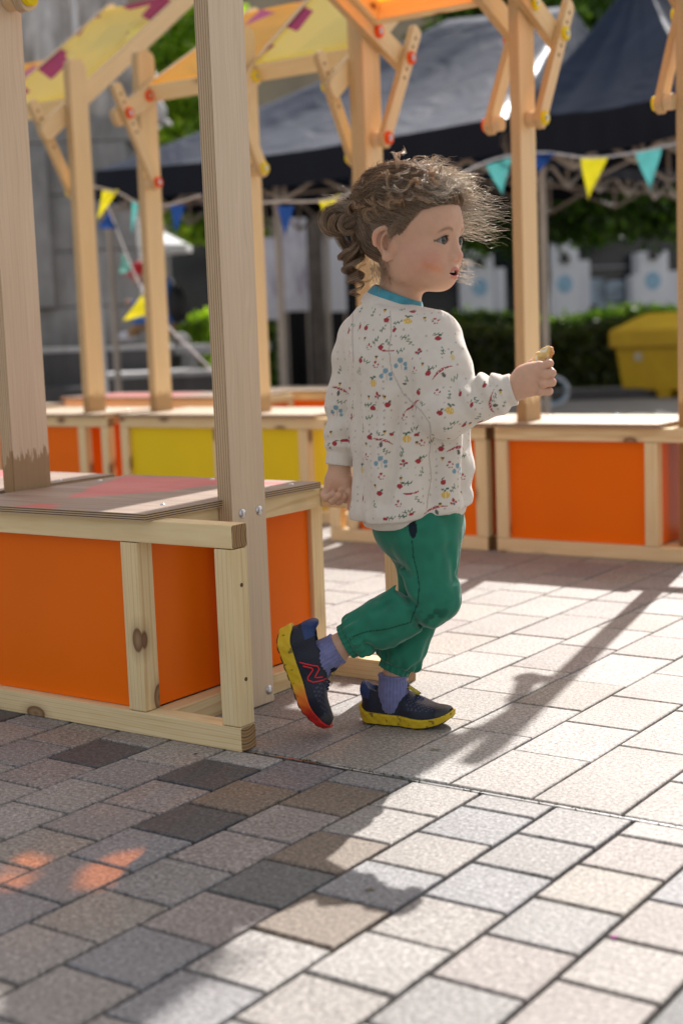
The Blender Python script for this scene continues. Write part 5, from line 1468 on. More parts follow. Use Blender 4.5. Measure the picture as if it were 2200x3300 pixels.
MOTIFS = [(0.0149, 0.7358, 'pumpkin', -0.2), (-0.0511, 0.6244, 'pumpkin', 0.0), (0.0033, 0.5337, 'pumpkin', 0.0), (0.0801, 0.5821, 'pumpkin', -0.3), (0.0729, 0.434, 'pumpkin', 0.0), (0.0887, 0.6719, 'pale', 0.0), (-0.0744, 0.4707, 'pale', 0.0), (-0.0243, 0.7382, 'apple', 0.0), (0.0276, 0.7514, 'apple', 0.0), (0.0621, 0.7038, 'apple', 0.0), (-0.0369, 0.6927, 'apple', 0.0), (-0.072, 0.6666, 'apple', 0.0), (0.0399, 0.6463, 'apple', 0.3), (0.0227, 0.6134, 'apple', 0.0), (-0.0526, 0.5819, 'apple', 0.0), (-0.0257, 0.587, 'apple', 0.0), (0.0559, 0.5738, 'apple', 0.0), (-0.0603, 0.5367, 'apple', 0.0), (0.0619, 0.5142, 'apple', 0.0), (0.0282, 0.4894, 'apple', 0.0), (-0.0116, 0.4537, 'apple', 0.0), (-0.0462, 0.4348, 'apple', 0.0), (0.1768, 0.5998, 'apple', 1.2), (-0.1221, 0.5204, 'apple', 0.0), (-0.0598, 0.7265, 'apple', 0.0), (0.0636, 0.4562, 'apple', 0.6), (0.0266, 0.5411, 'pepper', 0.2), (-0.016, 0.5372, 'pepper', 0.0), (0.013, 0.3988, 'pepper', 0.1), (-0.0385, 0.3898, 'pepper', 0.0), (0.129, 0.5544, 'pepper', 0.6), (-0.0904, 0.6191, 'pepper', -0.3), (-0.0698, 0.7278, 'pepper', 1.2), (-0.0121, 0.7211, 'pepper', 1.2), (-0.0896, 0.7195, 'pepper', 1.4), (0.1095, 0.5897, 'pepper', 1.2), (0.0915, 0.6047, 'pepper', 1.2), (-0.0753, 0.4272, 'pepper', 1.4), (0.1038, 0.5505, 'pepper', 0.8), (0.1344, 0.6247, 'pepper', 1), (-0.1091, 0.6095, 'shroom', -0.35), (-0.0345, 0.5255, 'shroom', -0.25), (0.0991, 0.5106, 'shroom', 0.1), (0.0682, 0.6477, 'shroom', 0.55), (0.0188, 0.586, 'shroom', 0.5), (0.0505, 0.4099, 'shroom', 0.3), (0.1439, 0.5839, 'shroom', 1.5), (-0.0255, 0.6853, 'arc', -0.1), (0.0143, 0.4409, 'arc', 0.1), (-0.0041, 0.6577, 'blue', 0.0), (-0.0293, 0.6459, 'blue', 0.0), (-0.0434, 0.4912, 'blue', 0.0), (0.0973, 0.4782, 'blue', 0.0), (-0.1169, 0.5735, 'blue', 0.0), (0.0264, 0.6824, 'berry', 0.0), (-0.045, 0.6052, 'berry', 0.0), (-0.0035, 0.4851, 'berry', 0.0), (0.088, 0.421, 'berry', 0.0), (-0.0951, 0.5242, 'berry', 0.0), (-0.0897, 0.5676, 'berry', 0.0), (0.0569, 0.7343, 'dots', 0.0), (0.0534, 0.6153, 'dots', 0.0), (0.0353, 0.5207, 'dots', 0.0), (-0.0163, 0.4234, 'dots', 0.0), (0.0775, 0.4882, 'dots', 0.0), (-0.0016, 0.5714, 'dots', 0.0), (0.0176, 0.6456, 'dots', 0.0), (-0.036, 0.4646, 'dots', 0.0), (-0.0564, 0.694, 'dots', 0.0), (-0.0903, 0.683, 'dots', 0.0), (-0.0679, 0.5045, 'dots', 0.0), (-0.0467, 0.6633, 'dots', 0.0), (0.1075, 0.4545, 'dots', 0.0), (-0.0253, 0.7548, 'acorn', 0.0), (0.0394, 0.7389, 'acorn', 0.0), (-0.0629, 0.7079, 'acorn', 0.0), (-0.0448, 0.676, 'acorn', 0.0), (0.0318, 0.6612, 'acorn', 0.0), (-0.1084, 0.6277, 'acorn', 0.0), (-0.0329, 0.6011, 'acorn', 0.0), (-0.0599, 0.6003, 'acorn', 0.0), (-0.0665, 0.5184, 'acorn', 0.0), (0.0632, 0.4971, 'acorn', 0.0), (-0.0096, 0.4658, 'acorn', 0.0), (-0.0542, 0.4475, 'acorn', 0.0), (0.0987, 0.5313, 'acorn', 0.0), (0.1627, 0.6141, 'acorn', 0.0), (0.1145, 0.5525, 'acorn', 0.0), (-0.1274, 0.5345, 'acorn', 0.0), (0.077, 0.5269, 'acorn', 0.0), (0.0231, 0.5274, 'acorn', 0.0), (-0.0279, 0.5478, 'acorn', 0.0), (0.0471, 0.5342, 'acorn', 0.0), (0.0579, 0.4181, 'acorn', 0.0), (0.1038, 0.4335, 'acorn', 0.0), (-0.0656, 0.7593, 'twig', 1.2), (-0.0821, 0.7319, 'twig', -0.3), (-0.0461, 0.752, 'twig', 1.2), (-0.0447, 0.7036, 'twig', 0.7), (-0.0241, 0.7004, 'twig', -0.9), (0.0131, 0.699, 'twig', -0.9), (0.0043, 0.7084, 'twig', 0.1), (-0.0041, 0.6851, 'twig', 0.3), (-0.0612, 0.6684, 'twig', -0.4), (0.047, 0.6558, 'twig', 0.2), (-0.0743, 0.6445, 'twig', 0.6), (-0.1077, 0.646, 'twig', 1), (0.0731, 0.6816, 'twig', 1.4), (0.0053, 0.6263, 'twig', 1.2), (0.0283, 0.5963, 'twig', -0.3), (-0.0602, 0.5659, 'twig', 0.3), (-0.0456, 0.5454, 'twig', -0.5), (-0.0711, 0.5448, 'twig', 1.2), (-0.0624, 0.5927, 'twig', 0), (-0.0873, 0.5884, 'twig', 1.3), (-0.1082, 0.5899, 'twig', -0.2), (-0.0062, 0.5044, 'twig', 1.3), (-0.0262, 0.507, 'twig', -0.5), (0.0523, 0.5222, 'twig', 0.3), (0.0361, 0.496, 'twig', 0.1), (0.1101, 0.4969, 'twig', 0), (-0.057, 0.4202, 'twig', -1.1), (0.0869, 0.4382, 'twig', 1), (0.0025, 0.4086, 'twig', 0.3), (-0.0088, 0.395, 'twig', 0), (-0.029, 0.3942, 'twig', 0.1), (-0.1313, 0.5078, 'twig', -1.1), (-0.0908, 0.4917, 'twig', 1.3), (0.0177, 0.5507, 'twig', 0.4), (0.1253, 0.5981, 'twig', -1), (0.0809, 0.6097, 'twig', 1.3), (0.1538, 0.597, 'twig', 1), (0.1284, 0.5634, 'twig', 1.1), (0.0337, 0.4682, 'twig', 1.1), (0.0247, 0.4281, 'twig', -0.9), (0.0654, 0.7107, 'twig', -0.1), (-0.0056, 0.733, 'twig', 0.3), (0.0113, 0.7559, 'twig', 0.6), (0.0908, 0.6359, 'twig', 0.6), (0.1725, 0.5858, 'twig', 1.2), (0.0861, 0.5549, 'twig', 0.1), (0.0754, 0.5463, 'twig', 0), (0.0009, 0.4585, 'twig', 0), (-0.0319, 0.7219, 'twig', 0.8), (-0.0931, 0.6512, 'twig', 1.1)]
SEAMS = [[(-0.0142, 0.7499), (-0.0138, 0.7151), (-0.0194, 0.685), (-0.016, 0.6484), (0.0012, 0.6111), (0.0309, 0.5794), (0.0432, 0.5605)], [(0.0432, 0.5605), (0.0477, 0.5233), (0.0439, 0.4988), (0.0474, 0.4614), (0.0385, 0.4213), (0.0363, 0.3995)], [(-0.077, 0.7568), (-0.0798, 0.7055), (-0.0798, 0.663)], [(-0.0924, 0.5686), (-0.1031, 0.529), (-0.1103, 0.5015)]]
TSEAMS = [[(0.0101, 0.3537), (0.0116, 0.3241), (0.017, 0.2991), (0.0199, 0.2742), (0.0151, 0.2371)], [(0.0139, 0.2384), (0.0032, 0.2101), (-0.0314, 0.2015), (-0.0709, 0.1955), (-0.0983, 0.1865)]]
CREASES = [((-0.0401, -0.05, 0.3368), (0.0111, -0.05, 0.2877), 0.006, 0.009), ((-0.0215, -0.05, 0.2691), (0.0192, -0.05, 0.2325), 0.007, 0.011), ((-0.0135, -0.05, 0.2887), (0.0046, -0.05, 0.2381), 0.006, 0.008), ((0.0037, -0.05, 0.2081), (0.04, -0.05, 0.1866), 0.006, 0.006), ((0.002, -0.05, 0.2332), (0.023, -0.05, 0.1948), 0.006, 0.007), ((-0.0697, -0.05, 0.2234), (-0.0172, -0.05, 0.2489), 0.006, 0.004), ((-0.0908, -0.05, 0.1841), (-0.0524, -0.05, 0.1524), 0.006, 0.006), ((-0.0761, -0.05, 0.181), (-0.0063, -0.05, 0.2034), 0.008, 0.003), ((0.0717, -0.05, 0.3499), (0.0818, -0.05, 0.2701), 0.01, 0.006)]

# ================================================================ CLOTHES
TZ = np.array([0.33, 0.36, 0.385, 0.41, 0.468, 0.525, 0.58, 0.635, 0.675, 0.705, 0.730, 0.752, 0.770, 0.785])
TCX = np.array([0.018, 0.018, 0.018, 0.018, 0.021, 0.020, 0.018, 0.010, 0.004, 0.000, -0.003, -0.005, -0.007, -0.008])
TA = np.array([0.070, 0.084, 0.0955, 0.1020, 0.1070, 0.1055, 0.1020, 0.0955, 0.0900, 0.0840, 0.0740, 0.0620, 0.0520, 0.0440])
TB = np.array([0.070, 0.083, 0.092, 0.098, 0.100, 0.100, 0.100, 0.100, 0.100, 0.098, 0.090, 0.074, 0.056, 0.045])
TT = np.radians([78, 78, 78, 78, 77, 76, 74, 70, 66, 63, 61, 60, 60, 60])
def torso_uv(P):
    z = P[..., 2]; I = lambda a: np.interp(z, TZ, a); th = I(TT); dx = P[..., 0] - I(TCX); dy = P[..., 1] - 0.002
    u = dx * np.sin(th) + dy * np.cos(th); v = dx * np.cos(th) - dy * np.sin(th)
    return u, v, I(TA), I(TB)
def hem_z(P): return 0.377 + 0.13 * (P[..., 0] - 0.01) + 0.05 * P[..., 1]
RSEAM = None
def shirt(P):
    u, v, a, b = torso_uv(P); z = P[..., 2]
    an = np.arctan2(v, -u)                         # 0 at the back, + towards the right flank
    k = (np.abs(u / a) ** 2.3 + np.abs(v / b) ** 2.3) ** (1 / 2.3)
    # soft vertical folds of the back and skirt
    f = 0.0052 * np.sin(an * 5.0 + 7 * z + 0.6) * sm01(0.70 - z, 0.0, 0.12) + 0.0034 * np.sin(an * 9.0 - 11 * z + 1.1) * sm01(0.66 - z, 0, 0.15)
    # long diagonal pull from the right armpit to the hem at the back
    for (za, aa, sl, am, w) in ((0.585, 1.05, -7.5, 0.0085, 0.10), (0.60, 0.62, -4.2, 0.0060, 0.12), (0.56, 1.75, -3.0, 0.0055, 0.11), (0.62, 0.10, -1.2, 0.0050, 0.13), (0.50, 2.3, 1.5, 0.005, 0.12)):
        dd = (an - aa - sl * (za - z) * 0.16); f = f - 1.35 * am * np.exp(-(dd / w) ** 2) * sm01(za + 0.03 - z, 0, 0.05) * sm01(z - 0.385, 0.0, 0.05)
    f = f + 0.0048 * (vnoise(P, 20, 2) - 0.5) * 2 + 0.0016 * (vnoise(P, 55, 12) - 0.5) * 2
    hz = hem_z(P) ; hemband = sm01(hz + 0.016 - z, -0.003, 0.003)
    f = f * (1 - 0.75 * hemband) + 0.007 * sm01(hz + 0.055 - z, 0.0, 0.03) * (1 - hemband) - 0.004 * hemband + 0.0006 * np.sin(an * 110) * hemband
    d = (k - 1) * np.minimum(a, b) - f
    d = smax(d, z - 0.745 - 0.36 * (-P[..., 0] - 0.0) + 0.10 * P[..., 1], 0.010)
    d = smax(d, hz - z, 0.005)
    d = smin(d, cone(P, (-0.008, -0.012, 0.722), SHR + np.array([-0.004, 0.004, 0.004]), 0.046, 0.046), 0.02); d = smin(d, cone(P, (-0.012, 0.012, 0.728), SHL + np.array([0.004, -0.004, 0.006]), 0.044, 0.042), 0.02)
    # right sleeve
    A, B = SHR, ELR; ab = B - A; t = np.clip(((P - A) @ ab) / (ab @ ab), 0, 1); ax = A + t[..., None] * ab; r = np.linalg.norm(P - ax, axis=-1)
    up_ = P[..., 2] - ax[..., 2]
    rad = np.interp(t, [0, 0.25, 0.6, 1], [0.045, 0.0525, 0.0545, 0.050])
    rad = rad + 0.0045 * (vnoise(P, 30, 8) - 0.5) * 2 + 0.0028 * np.sin(t * 15 + (P[..., 0] - ax[..., 0]) * 60) * sm01(t, 0.5, 0.9)
    s1 = (r - rad)
    A, B = ELR, WRR; ab = B - A; L = np.linalg.norm(ab); tr = ((P - A) @ ab) / (ab @ ab); t = np.clip(tr, 0, 1); ax = A + t[..., None] * ab; r = np.linalg.norm(P - ax, axis=-1)
    dv = (P - ax); side = (dv[..., 2] * 1.0) / (r + 1e-6)
    ph = t + 0.10 * side
    fold = 0.0066 * np.sin(2 * np.pi * (ph * 3.3 - 0.08)) * sm01(ph, 0.12, 0.26) * (1 - sm01(ph, 0.80, 0.86)) * (0.62 + 0.55 * side)
    rad = np.interp(t, [0, 0.2, 0.5, 0.78, 0.86, 0.9, 1.0], [0.0475, 0.0415, 0.0375, 0.036, 0.0315, 0.0275, 0.0275]) + fold + 0.002 * (vnoise(P, 45, 4) - 0.5) * 2 * (t < 0.85)
    s2 = np.maximum(r - rad, (tr - 1.0) * L); 
    s = smin(s1, s2, 0.012)
    # crease where the sleeve meets the body (raglan)
    d1 = smin(d, s, 0.009)
    # left sleeve
    A, B = SHL, ELL; ab = B - A; t = np.clip(((P - A) @ ab) / (ab @ ab), 0, 1); ax = A + t[..., None] * ab; r = np.linalg.norm(P - ax, axis=-1)
    s3 = r - (np.interp(t, [0, 0.3, 1], [0.042, 0.042, 0.036]) + 0.0025 * np.sin(t * 11 + P[..., 0] * 70))
    A, B = ELL, WRL; ab = B - A; L = np.linalg.norm(ab); tr = ((P - A) @ ab) / (ab @ ab); t = np.clip(tr, 0, 1); ax = A + t[..., None] * ab; r = np.linalg.norm(P - ax, axis=-1)
    s4 = np.maximum(r - (np.interp(t, [0, 0.3, 0.72, 0.80, 1.0], [0.036, 0.034, 0.0325, 0.0265, 0.0262]) + 0.0028 * np.sin(t * 17 + P[..., 0] * 55) * (1 - sm01(t, 0.6, 0.75))), (tr - 1.0) * L)
    s_ = smin(s3, s4, 0.010)
    d1 = smin(d1, s_, 0.008)
    # right raglan seam: a fine groove from collar to armpit
    return d1
CN = np.array([0.0, 0, 1.0]); COLC = np.array((-0.0025, 0.0040, 0.7572)); cn = np.array([0.40, -0.12, 1.0]); cn /= np.linalg.norm(cn)
def ringd(P, c, ra, rb, tw, th, th0=R(60)):
    q = P - c; h = q @ cn; w = q - h[..., None] * cn; u = w[..., 0] * math.sin(th0) + w[..., 1] * math.cos(th0); v = w[..., 0] * math.cos(th0) - w[..., 1] * math.sin(th0)
    k = np.sqrt((u / ra) ** 2 + (v / rb) ** 2); r = (k - 1) * min(ra, rb) + 0.30 * h
    return np.sqrt((r / tw) ** 2 + (h / th) ** 2) * min(tw, th) - min(tw, th)
def shirt_all(P):
    d = shirt(P); c = ringd(P, COLC, 0.0500, 0.0520, 0.0045, 0.0125)
    return smin(d, c, 0.003)
V, F = surf(shirt_all, (-0.17, -0.20, 0.345), (0.24, 0.14, 0.82), 0.0017)
V = relax(V, F, 1, 0.3)
def vnormals(V, F):
    n = np.cross(V[F[:, 2]] - V[F[:, 0]], V[F[:, 3]] - V[F[:, 1]]); N_ = np.zeros_like(V)
    for k in range(4):
        for i in range(3): N_[:, i] += np.bincount(F[:, k], n[:, i], len(V))
    return N_ / (np.linalg.norm(N_, axis=1)[:, None] + 1e-12)
VN = vnormals(V, F)
CREAM = np.array([0.70, 0.64, 0.56]); col = np.tile(CREAM, (len(V), 1))
u, v, a_, b_ = torso_uv(V); an = np.arctan2(v, -u)
hz = hem_z(V); onhem = V[:, 2] < hz + 0.016
ab = WRR - ELR; tr_ = ((V - ELR) @ ab) / (ab @ ab); dR = np.linalg.norm(V - (ELR + np.clip(tr_, 0, 1)[:, None] * ab), axis=1)
ab = WRL - ELL; tl_ = ((V - ELL) @ ab) / (ab @ ab); dL = np.linalg.norm(V - (ELL + np.clip(tl_, 0, 1)[:, None] * ab), axis=1)
cuff = ((tr_ > 0.875) & (dR < 0.045)) | ((tl_ > 0.775) & (dL < 0.04))
onarm = ((tr_ > 0.0) & (dR < 0.06) & (V[:, 0] > 0.07)) | ((tl_ > 0) & (dL < 0.045) & (V[:, 0] < -0.07))
collar = ringd(V, COLC, 0.0500, 0.0520, 0.0040, 0.0100) < 0.003
collar2 = ringd(V, COLC + np.array([0, 0, -0.012]), 0.057, 0.059, 0.0040, 0.0100) < 0.0035
plain = (onhem & ~onarm) | cuff | collar
# ---- printed motifs --------------------------------------------------------
RED = (0.36, 0.045, 0.055); GRN = (0.075, 0.135, 0.085); YEL = (0.68, 0.44, 0.10); BLU = (0.20, 0.33, 0.40); GRY = (0.13, 0.125, 0.125); BEI = (0.50, 0.44, 0.37)
def E2(u, v, cx, cy, rx, ry): return ((u - cx) / rx) ** 2 + ((v - cy) / ry) ** 2 < 1
def motif(kind, u, v):
    """yields (mask, colour) in millimetres"""
    if kind == 'apple': return [(E2(u, v, 0, 0, 6.0, 4.9), RED), (E2(u, v, 4.2, 6.3, 3.6, 1.4), GRN)]
    if kind == 'pumpkin':
        m = E2(u, v, 0, 0, 8.2, 6.8); st = m & (np.abs(np.sin(u * 0.62)) < 0.28)
        return [(m, YEL), (st, (0.80, 0.66, 0.42)), (E2(u, v, -1, 9, 2.6, 2.4), GRN), (E2(u, v, 4, 12, 3.8, 1.7), GRN), (E2(u, v, -5, 11, 3.0, 1.6), GRN)]
    if kind == 'pale': return [(E2(u, v, 0, 0, 4.2, 7.0), (0.66, 0.52, 0.26)), (E2(u, v, 0, 10, 1.6, 3.6), GRN), (E2(u, v, 3, 12, 2.5, 1.5), GRN)]
    if kind == 'twig':
        o = [((np.abs(v) < 0.5) & (np.abs(u) < 8), GRN)]
        for i in range(-2, 3): o.append((E2(u - 0.5 * v, v, i * 3.5, 2.0 if i % 2 == 0 else -1.8, 1.2, 2.2), (0.10, 0.17, 0.11)))
        return o
    if kind == 'acorn': return [(E2(u, v, 0, -1.4, 2.7, 2.8), YEL), (E2(u, v, 0, 1.6, 3.3, 2.0), (0.10, 0.075, 0.05))]
    if kind == 'shroom':
        arc = (np.abs(v - (4.0 - 0.011 * u * u) - 0.0) < 2.3 * np.clip(1.2 - (np.abs(u) / 23), 0, 1)) & (np.abs(u) < 23)
        dots = arc & (E2(u, v, -7, 3.5, 1.0, 1.0) | E2(u, v, 0, 4, 1.1, 1.1) | E2(u, v, 7, 3.5, 1.0, 1.0))
        return [(arc, RED), (dots, (0.78, 0.66, 0.62)), (E2(u, v, -1, -5.5, 3.3, 5.5), GRY)]
    if kind == 'arc': return [((np.abs(v - 0.010 * u * u) < 1.5) & (np.abs(u) < 15), RED)]
    if kind == 'blue': return [(E2(u, v, 0, 6, 5.4, 5.4), BLU), (E2(u, v, -9, -4, 4.4, 4.4), BLU), (E2(u, v, 9, -1, 4.2, 4.2), BLU), (E2(u, v, 9.5, -9.5, 3.4, 3.4), BLU), ((np.abs(u - 1.5) < 0.7) & (v < 2) & (v > -12), BEI)]
    if kind == 'berry': return [(E2(u, v, 0, 5, 3.6, 3.4), RED), (E2(u, v, -5, -1, 3.0, 2.8), RED), (E2(u, v, 5, 1, 2.9, 2.7), RED), (E2(u, v, 0.5, -2.5, 2.2, 3.4), GRY)]
    if kind == 'dots': return [(E2(u, v, 0, 4, 2.6, 2.6), RED), (E2(u, v, -4, -2, 2.0, 2.0), RED), (E2(u, v, 6, 0, 1.9, 1.9), RED), (E2(u, v, -1, -6, 1.5, 1.5), RED), (E2(u, v, 4, -6, 1.3, 1.3), RED)]
    if kind == 'pepper': return [(E2(u, v, 0, 0, 5.5, 3.2), RED), (E2(u, v, 6.0, 3.4, 2.8, 1.1), GRN)]
    return [(E2(u, v, 0, 0, 1.0, 1.0), BEI)]
def stamp(cx, cz, kind, rot=0.0, back=False, s=0.9):
    m = (np.abs(V[:, 0] - cx) < 0.004) & (np.abs(V[:, 2] - cz) < 0.004)
    if not m.any(): return
    ii = np.where(m)[0]; i = ii[np.argmax(V[ii, 1])] if back else ii[np.argmin(V[ii, 1])]
    n = VN[i]; ref = np.array([0, 0, 1.0]); t1 = np.cross(ref, n); t1 /= np.linalg.norm(t1) + 1e-9
    if not back and t1[0] < 0: t1 = -t1
    t2 = np.cross(n, t1); t2 = t2 if t2[2] > 0 else -t2
    D_ = V - V[i]; nb = np.where((np.abs(D_[:, 0]) < 0.03) & (np.abs(D_[:, 1]) < 0.03) & (np.abs(D_[:, 2]) < 0.03) & (VN @ n > 0.1))[0]
    U = D_[nb] @ t1 * 1000 / s; W_ = D_[nb] @ t2 * 1000 / s; c_, s_ = math.cos(rot), math.sin(rot); U, W_ = U * c_ + W_ * s_, -U * s_ + W_ * c_
    ok = ~plain[nb]
    for mk, c in motif(kind, U, W_): col[nb[mk & ok]] = c
for (x, z, k, r_) in MOTIFS: stamp(x, z, k, r_)
rs = random.Random(5)
KN = ['apple', 'twig', 'acorn', 'dots', 'twig', 'pumpkin', 'berry', 'shroom', 'twig', 'pepper', 'blue']
placed = []
for i in range(220):                                # the far side of the garment
    x, z = rs.uniform(-0.14, 0.2), rs.uniform(0.40, 0.76)
    if all((x - p) ** 2 + (z - q_) ** 2 > 0.021 ** 2 for p, q_ in placed): placed.append((x, z)); stamp(x, z, rs.choice(KN), rs.uniform(-0.6, 0.6), True)
# fine beige dots
dg = np.floor(V / 0.0125); jit = vnoise(dg * 1.0, 0.731, 9)
dx_ = np.linalg.norm((V / 0.0125 - dg - 0.5 - 0.25 * (jit[:, None] - 0.5) * np.array([1, 0.5, -1])), axis=1)
dot = (dx_ < 0.16) & ~plain & (np.abs(col - CREAM).sum(1) < 1e-6); col[dot] = (0.47, 0.40, 0.33)
# seams: raglan lines and the side seam
def seam(pts, w=0.0009, c=(0.46, 0.41, 0.36)):
    for (p, q_) in zip(pts[:-1], pts[1:]):
        p, q_ = np.array(p), np.array(q_); d_ = q_ - p; t = np.clip(((V[:, [0, 2]] - p) @ d_) / (d_ @ d_), 0, 1)
        m = (np.linalg.norm(V[:, [0, 2]] - p - t[:, None] * d_, axis=1) < w) & (V[:, 1] < 0.03) & (VN[:, 1] < -0.05)
        col[m] = c
for sm_pts in SEAMS: seam(sm_pts)
ribs = 0.93 + 0.07 * np.sin(an * 130); m = onhem & ~onarm; col[m] *= 1.0
col *= (0.97 + 0.06 * vnoise(V, 140, 7))[:, None]
def mat_fabric(name, sheen=0.25, rough=0.85, bump=0.25, sc=1400):
    N = NT(name); N.base(N.attr('col').outputs['Color']); co = obj_coord(N)
    N.set(Roughness=rough, Specular__IOR__Level=0.15, Sheen__Weight=sheen, Sheen__Roughness=0.4, Subsurface__Weight=0.06, Subsurface__Scale=0.006)
    N.bump(N.noise(co, sc, 2), bump, 0.0006); return N.m
M['fabric'] = mat_fabric('cotton_jersey', sheen=0.35)
np_obj('sweatshirt', V, F, M['fabric'], CH, colors=col)
# under-shirt collar
V, F = surf(lambda P: ringd(P, COLC + cn * 0.012 + np.array([-0.003, 0, 0]), 0.0440, 0.0455, 0.0035, 0.0150), COLC - 0.075, COLC + 0.075, 0.0016)
c_ = np.tile(np.array([0.075, 0.30, 0.38]), (len(V), 1)) * (0.85 + 0.3 * vnoise(V, 120, 1))[:, None]
np_obj('undershirt', V, F, M['fabric'], CH, colors=c_)

# ---- trousers ------------------------------------------------------------------
def leg(P, hip, kn, sh, cu, rs_, seed, cuffr):
    d = chain(P, [hip, kn, sh], rs_[:3], 0.02)
    d2 = cone(P, sh, cu, rs_[2], rs_[3]); d = smin(d, d2, 0.012)
    ax = (cu - sh); L = np.linalg.norm(ax); ax = ax / L; tt = (P - sh) @ ax / L; rr = np.linalg.norm(P - sh - ((P - sh) @ ax)[..., None] * ax, axis=-1)
    # elastic gathers: blouson over the cuff
    ang = np.arctan2((P - sh) @ np.cross(ax, (0, 1, 0.01)), (P - sh)[..., 1])
    f = 0.0030 * np.sin(ang * 8 + seed) * np.exp(-((tt - 0.72) / 0.32) ** 2) + 0.0022 * np.sin(ang * 15 + seed * 2) * np.exp(-((tt - 0.95) / 0.22) ** 2)
    f = f + 0.0062 * (vnoise(P, 26, seed) - 0.5) * 2 + 0.0025 * (vnoise(P * np.array([1, 1, 0.5]), 70, seed + 3) - 0.5) * 2
    return d - f, tt, rr, L, ang
def trousers(P, full=False):
    dr, tr, rr, Lr, ar = leg(P, HIPR, KNR, SHINR, CUR, [0.061, 0.0485, 0.0455, 0.0395], 3, 0.030)
    dl, tl, rl, Ll, al = leg(P, HIPL, KNL, SHINL, CUL, [0.052, 0.043, 0.0415, 0.0370], 5, 0.029)
    # creases behind the bent right knee and across the lap
    def crease(d, a, b, w, am):
        a, b = np.array(a), np.array(b); ab = b - a; t = np.clip(((P - a) @ ab) / (ab @ ab), 0, 1); r = np.linalg.norm((P - a - t[..., None] * ab)[..., [0, 2]], axis=-1)
        return d + am * np.exp(-(r / w) ** 2) * (1 - np.abs(2 * t - 1) ** 4)
    for (a, b, w, am) in CREASES: dr = crease(dr, a, b, w, am * 1.25)
    def cuffcut(d, sh, cu, tt, L, r1, ang):
        ax = (cu - sh) / L; end = cu + ax * 0.020
        band = cone(P, cu - ax * 0.002, end, r1, r1 - 0.0015) - 0.0014 * np.sin(ang * 17)
        band = np.maximum(band, (P - end) @ ax)
        d = smax(d, (P - cu) @ ax - 0.006, 0.006)
        return smin(d, band, 0.003)
    far = lambda sh, q: np.where(((P - sh) @ (q - sh)) > -0.02, 1, 0)
    dr = np.where(np.linalg.norm(P - CUR, axis=-1) < 0.12, cuffcut(dr, SHINR, CUR, tr, Lr, 0.0325, ar), dr)
    dl = np.where(np.linalg.norm(P - CUL, axis=-1) < 0.10, cuffcut(dl, SHINL, CUL, tl, Ll, 0.0300, al), dl)
    pel = ell(P, np.array((0.0266, -0.0000, 0.3691)), (0.082, 0.080, 0.070))
    dl = smin(dl, pel, 0.03); dr = smin(dr, pel, 0.03)
    d = smin(dl, dr, 0.006)
    return smax(d, P[..., 2] - 0.43, 0.01)
V, F = surf(trousers, (-0.17, -0.15, 0.07), (0.14, 0.12, 0.45), 0.0018)
V = relax(V, F, 1, 0.35)
G = np.array([0.027, 0.185, 0.118]); col = np.tile(G, (len(V), 1)); VN = vnormals(V, F)
for sp_ in TSEAMS:
    for (p, q_) in zip(sp_[:-1], sp_[1:]):
        p, q_ = np.array(p), np.array(q_); d_ = q_ - p; t = np.clip(((V[:, [0, 2]] - p) @ d_) / (d_ @ d_), 0, 1)
        m = (np.linalg.norm(V[:, [0, 2]] - p - t[:, None] * d_, axis=1) < 0.0012) & (VN[:, 1] < 0) & (V[:, 1] < 0.0); col[m] = G * 0.42
pk = np.array((0.0118, -0.1000, 0.3752))[[0, 2]]; m = (((V[:, 0] - pk[0]) / 0.007) ** 2 + ((V[:, 2] - pk[1]) / 0.017) ** 2 < 1) & (VN[:, 1] < 0) & (V[:, 1] < 0); col[m] = (0.01, 0.02, 0.03)
st = np.array((0.0449, -0.1000, 0.2211))[[0, 2]]; w = np.exp(-(((V[:, 0] - st[0]) / 0.03) ** 2 + ((V[:, 2] - st[1]) / 0.022) ** 2)) * sm01(vnoise(V, 110, 6), 0.45, 0.75) * (V[:, 1] < 0)
col = col * (1 - 0.5 * w[:, None]); col *= (0.88 + 0.24 * vnoise(V, 70, 4))[:, None]
np_obj('joggers', V, F, M['fabric'], CH, colors=col)

# ---- socks ---------------------------------------------------------------------------
SK = mat_fabric('lilac_sock', 0.3, 0.9, 0.4, 900)
def sock(name, pts, rs_, top_axis, top_pt):
    def f(P):
        d = chain(P, pts, rs_, 0.01); ax = top_axis / np.linalg.norm(top_axis)
        q = (P - top_pt) @ ax; an_ = np.arctan2((P - top_pt) @ np.cross(ax, (0, 1, 0)), (P - top_pt)[..., 1])
        d = d - 0.0007 * np.sin(an_ * 26) * sm01(-q, -0.002, 0.004) - 0.0018 * np.exp(-((q + 0.002) / 0.003) ** 2)
        return np.maximum(d, q)
    P_ = np.array(pts); V, F = surf(f, P_.min(0) - 0.045, P_.max(0) + 0.045, 0.0016)
    c = np.tile(np.array([0.185, 0.195, 0.37]), (len(V), 1)) * (0.85 + 0.3 * vnoise(V, 160, 2))[:, None]
    np_obj(name, V, F, SK, CH, colors=c)
tr_pt = np.array((-0.1249, -0.0440, 0.1592)); ax_r = np.array(SHINR - ANR); sock('sock', [tr_pt + 0.01 * ax_r / np.linalg.norm(ax_r), (-0.1408, -0.0440, 0.1490), (-0.1589, -0.0440, 0.1412), (-0.1665, -0.0420, 0.1183)], [0.0262, 0.0270, 0.0275, 0.0260], ax_r, tr_pt)
tl_pt = np.array((-0.0272, 0.0120, 0.0929)); sock('sock', [tl_pt + np.array([0, 0, 0.01]), (-0.0271, 0.0140, 0.0586), (-0.0278, 0.0140, 0.0352)], [0.0262, 0.0262, 0.027], np.array([0.05, 0, 1.0]), tl_pt)

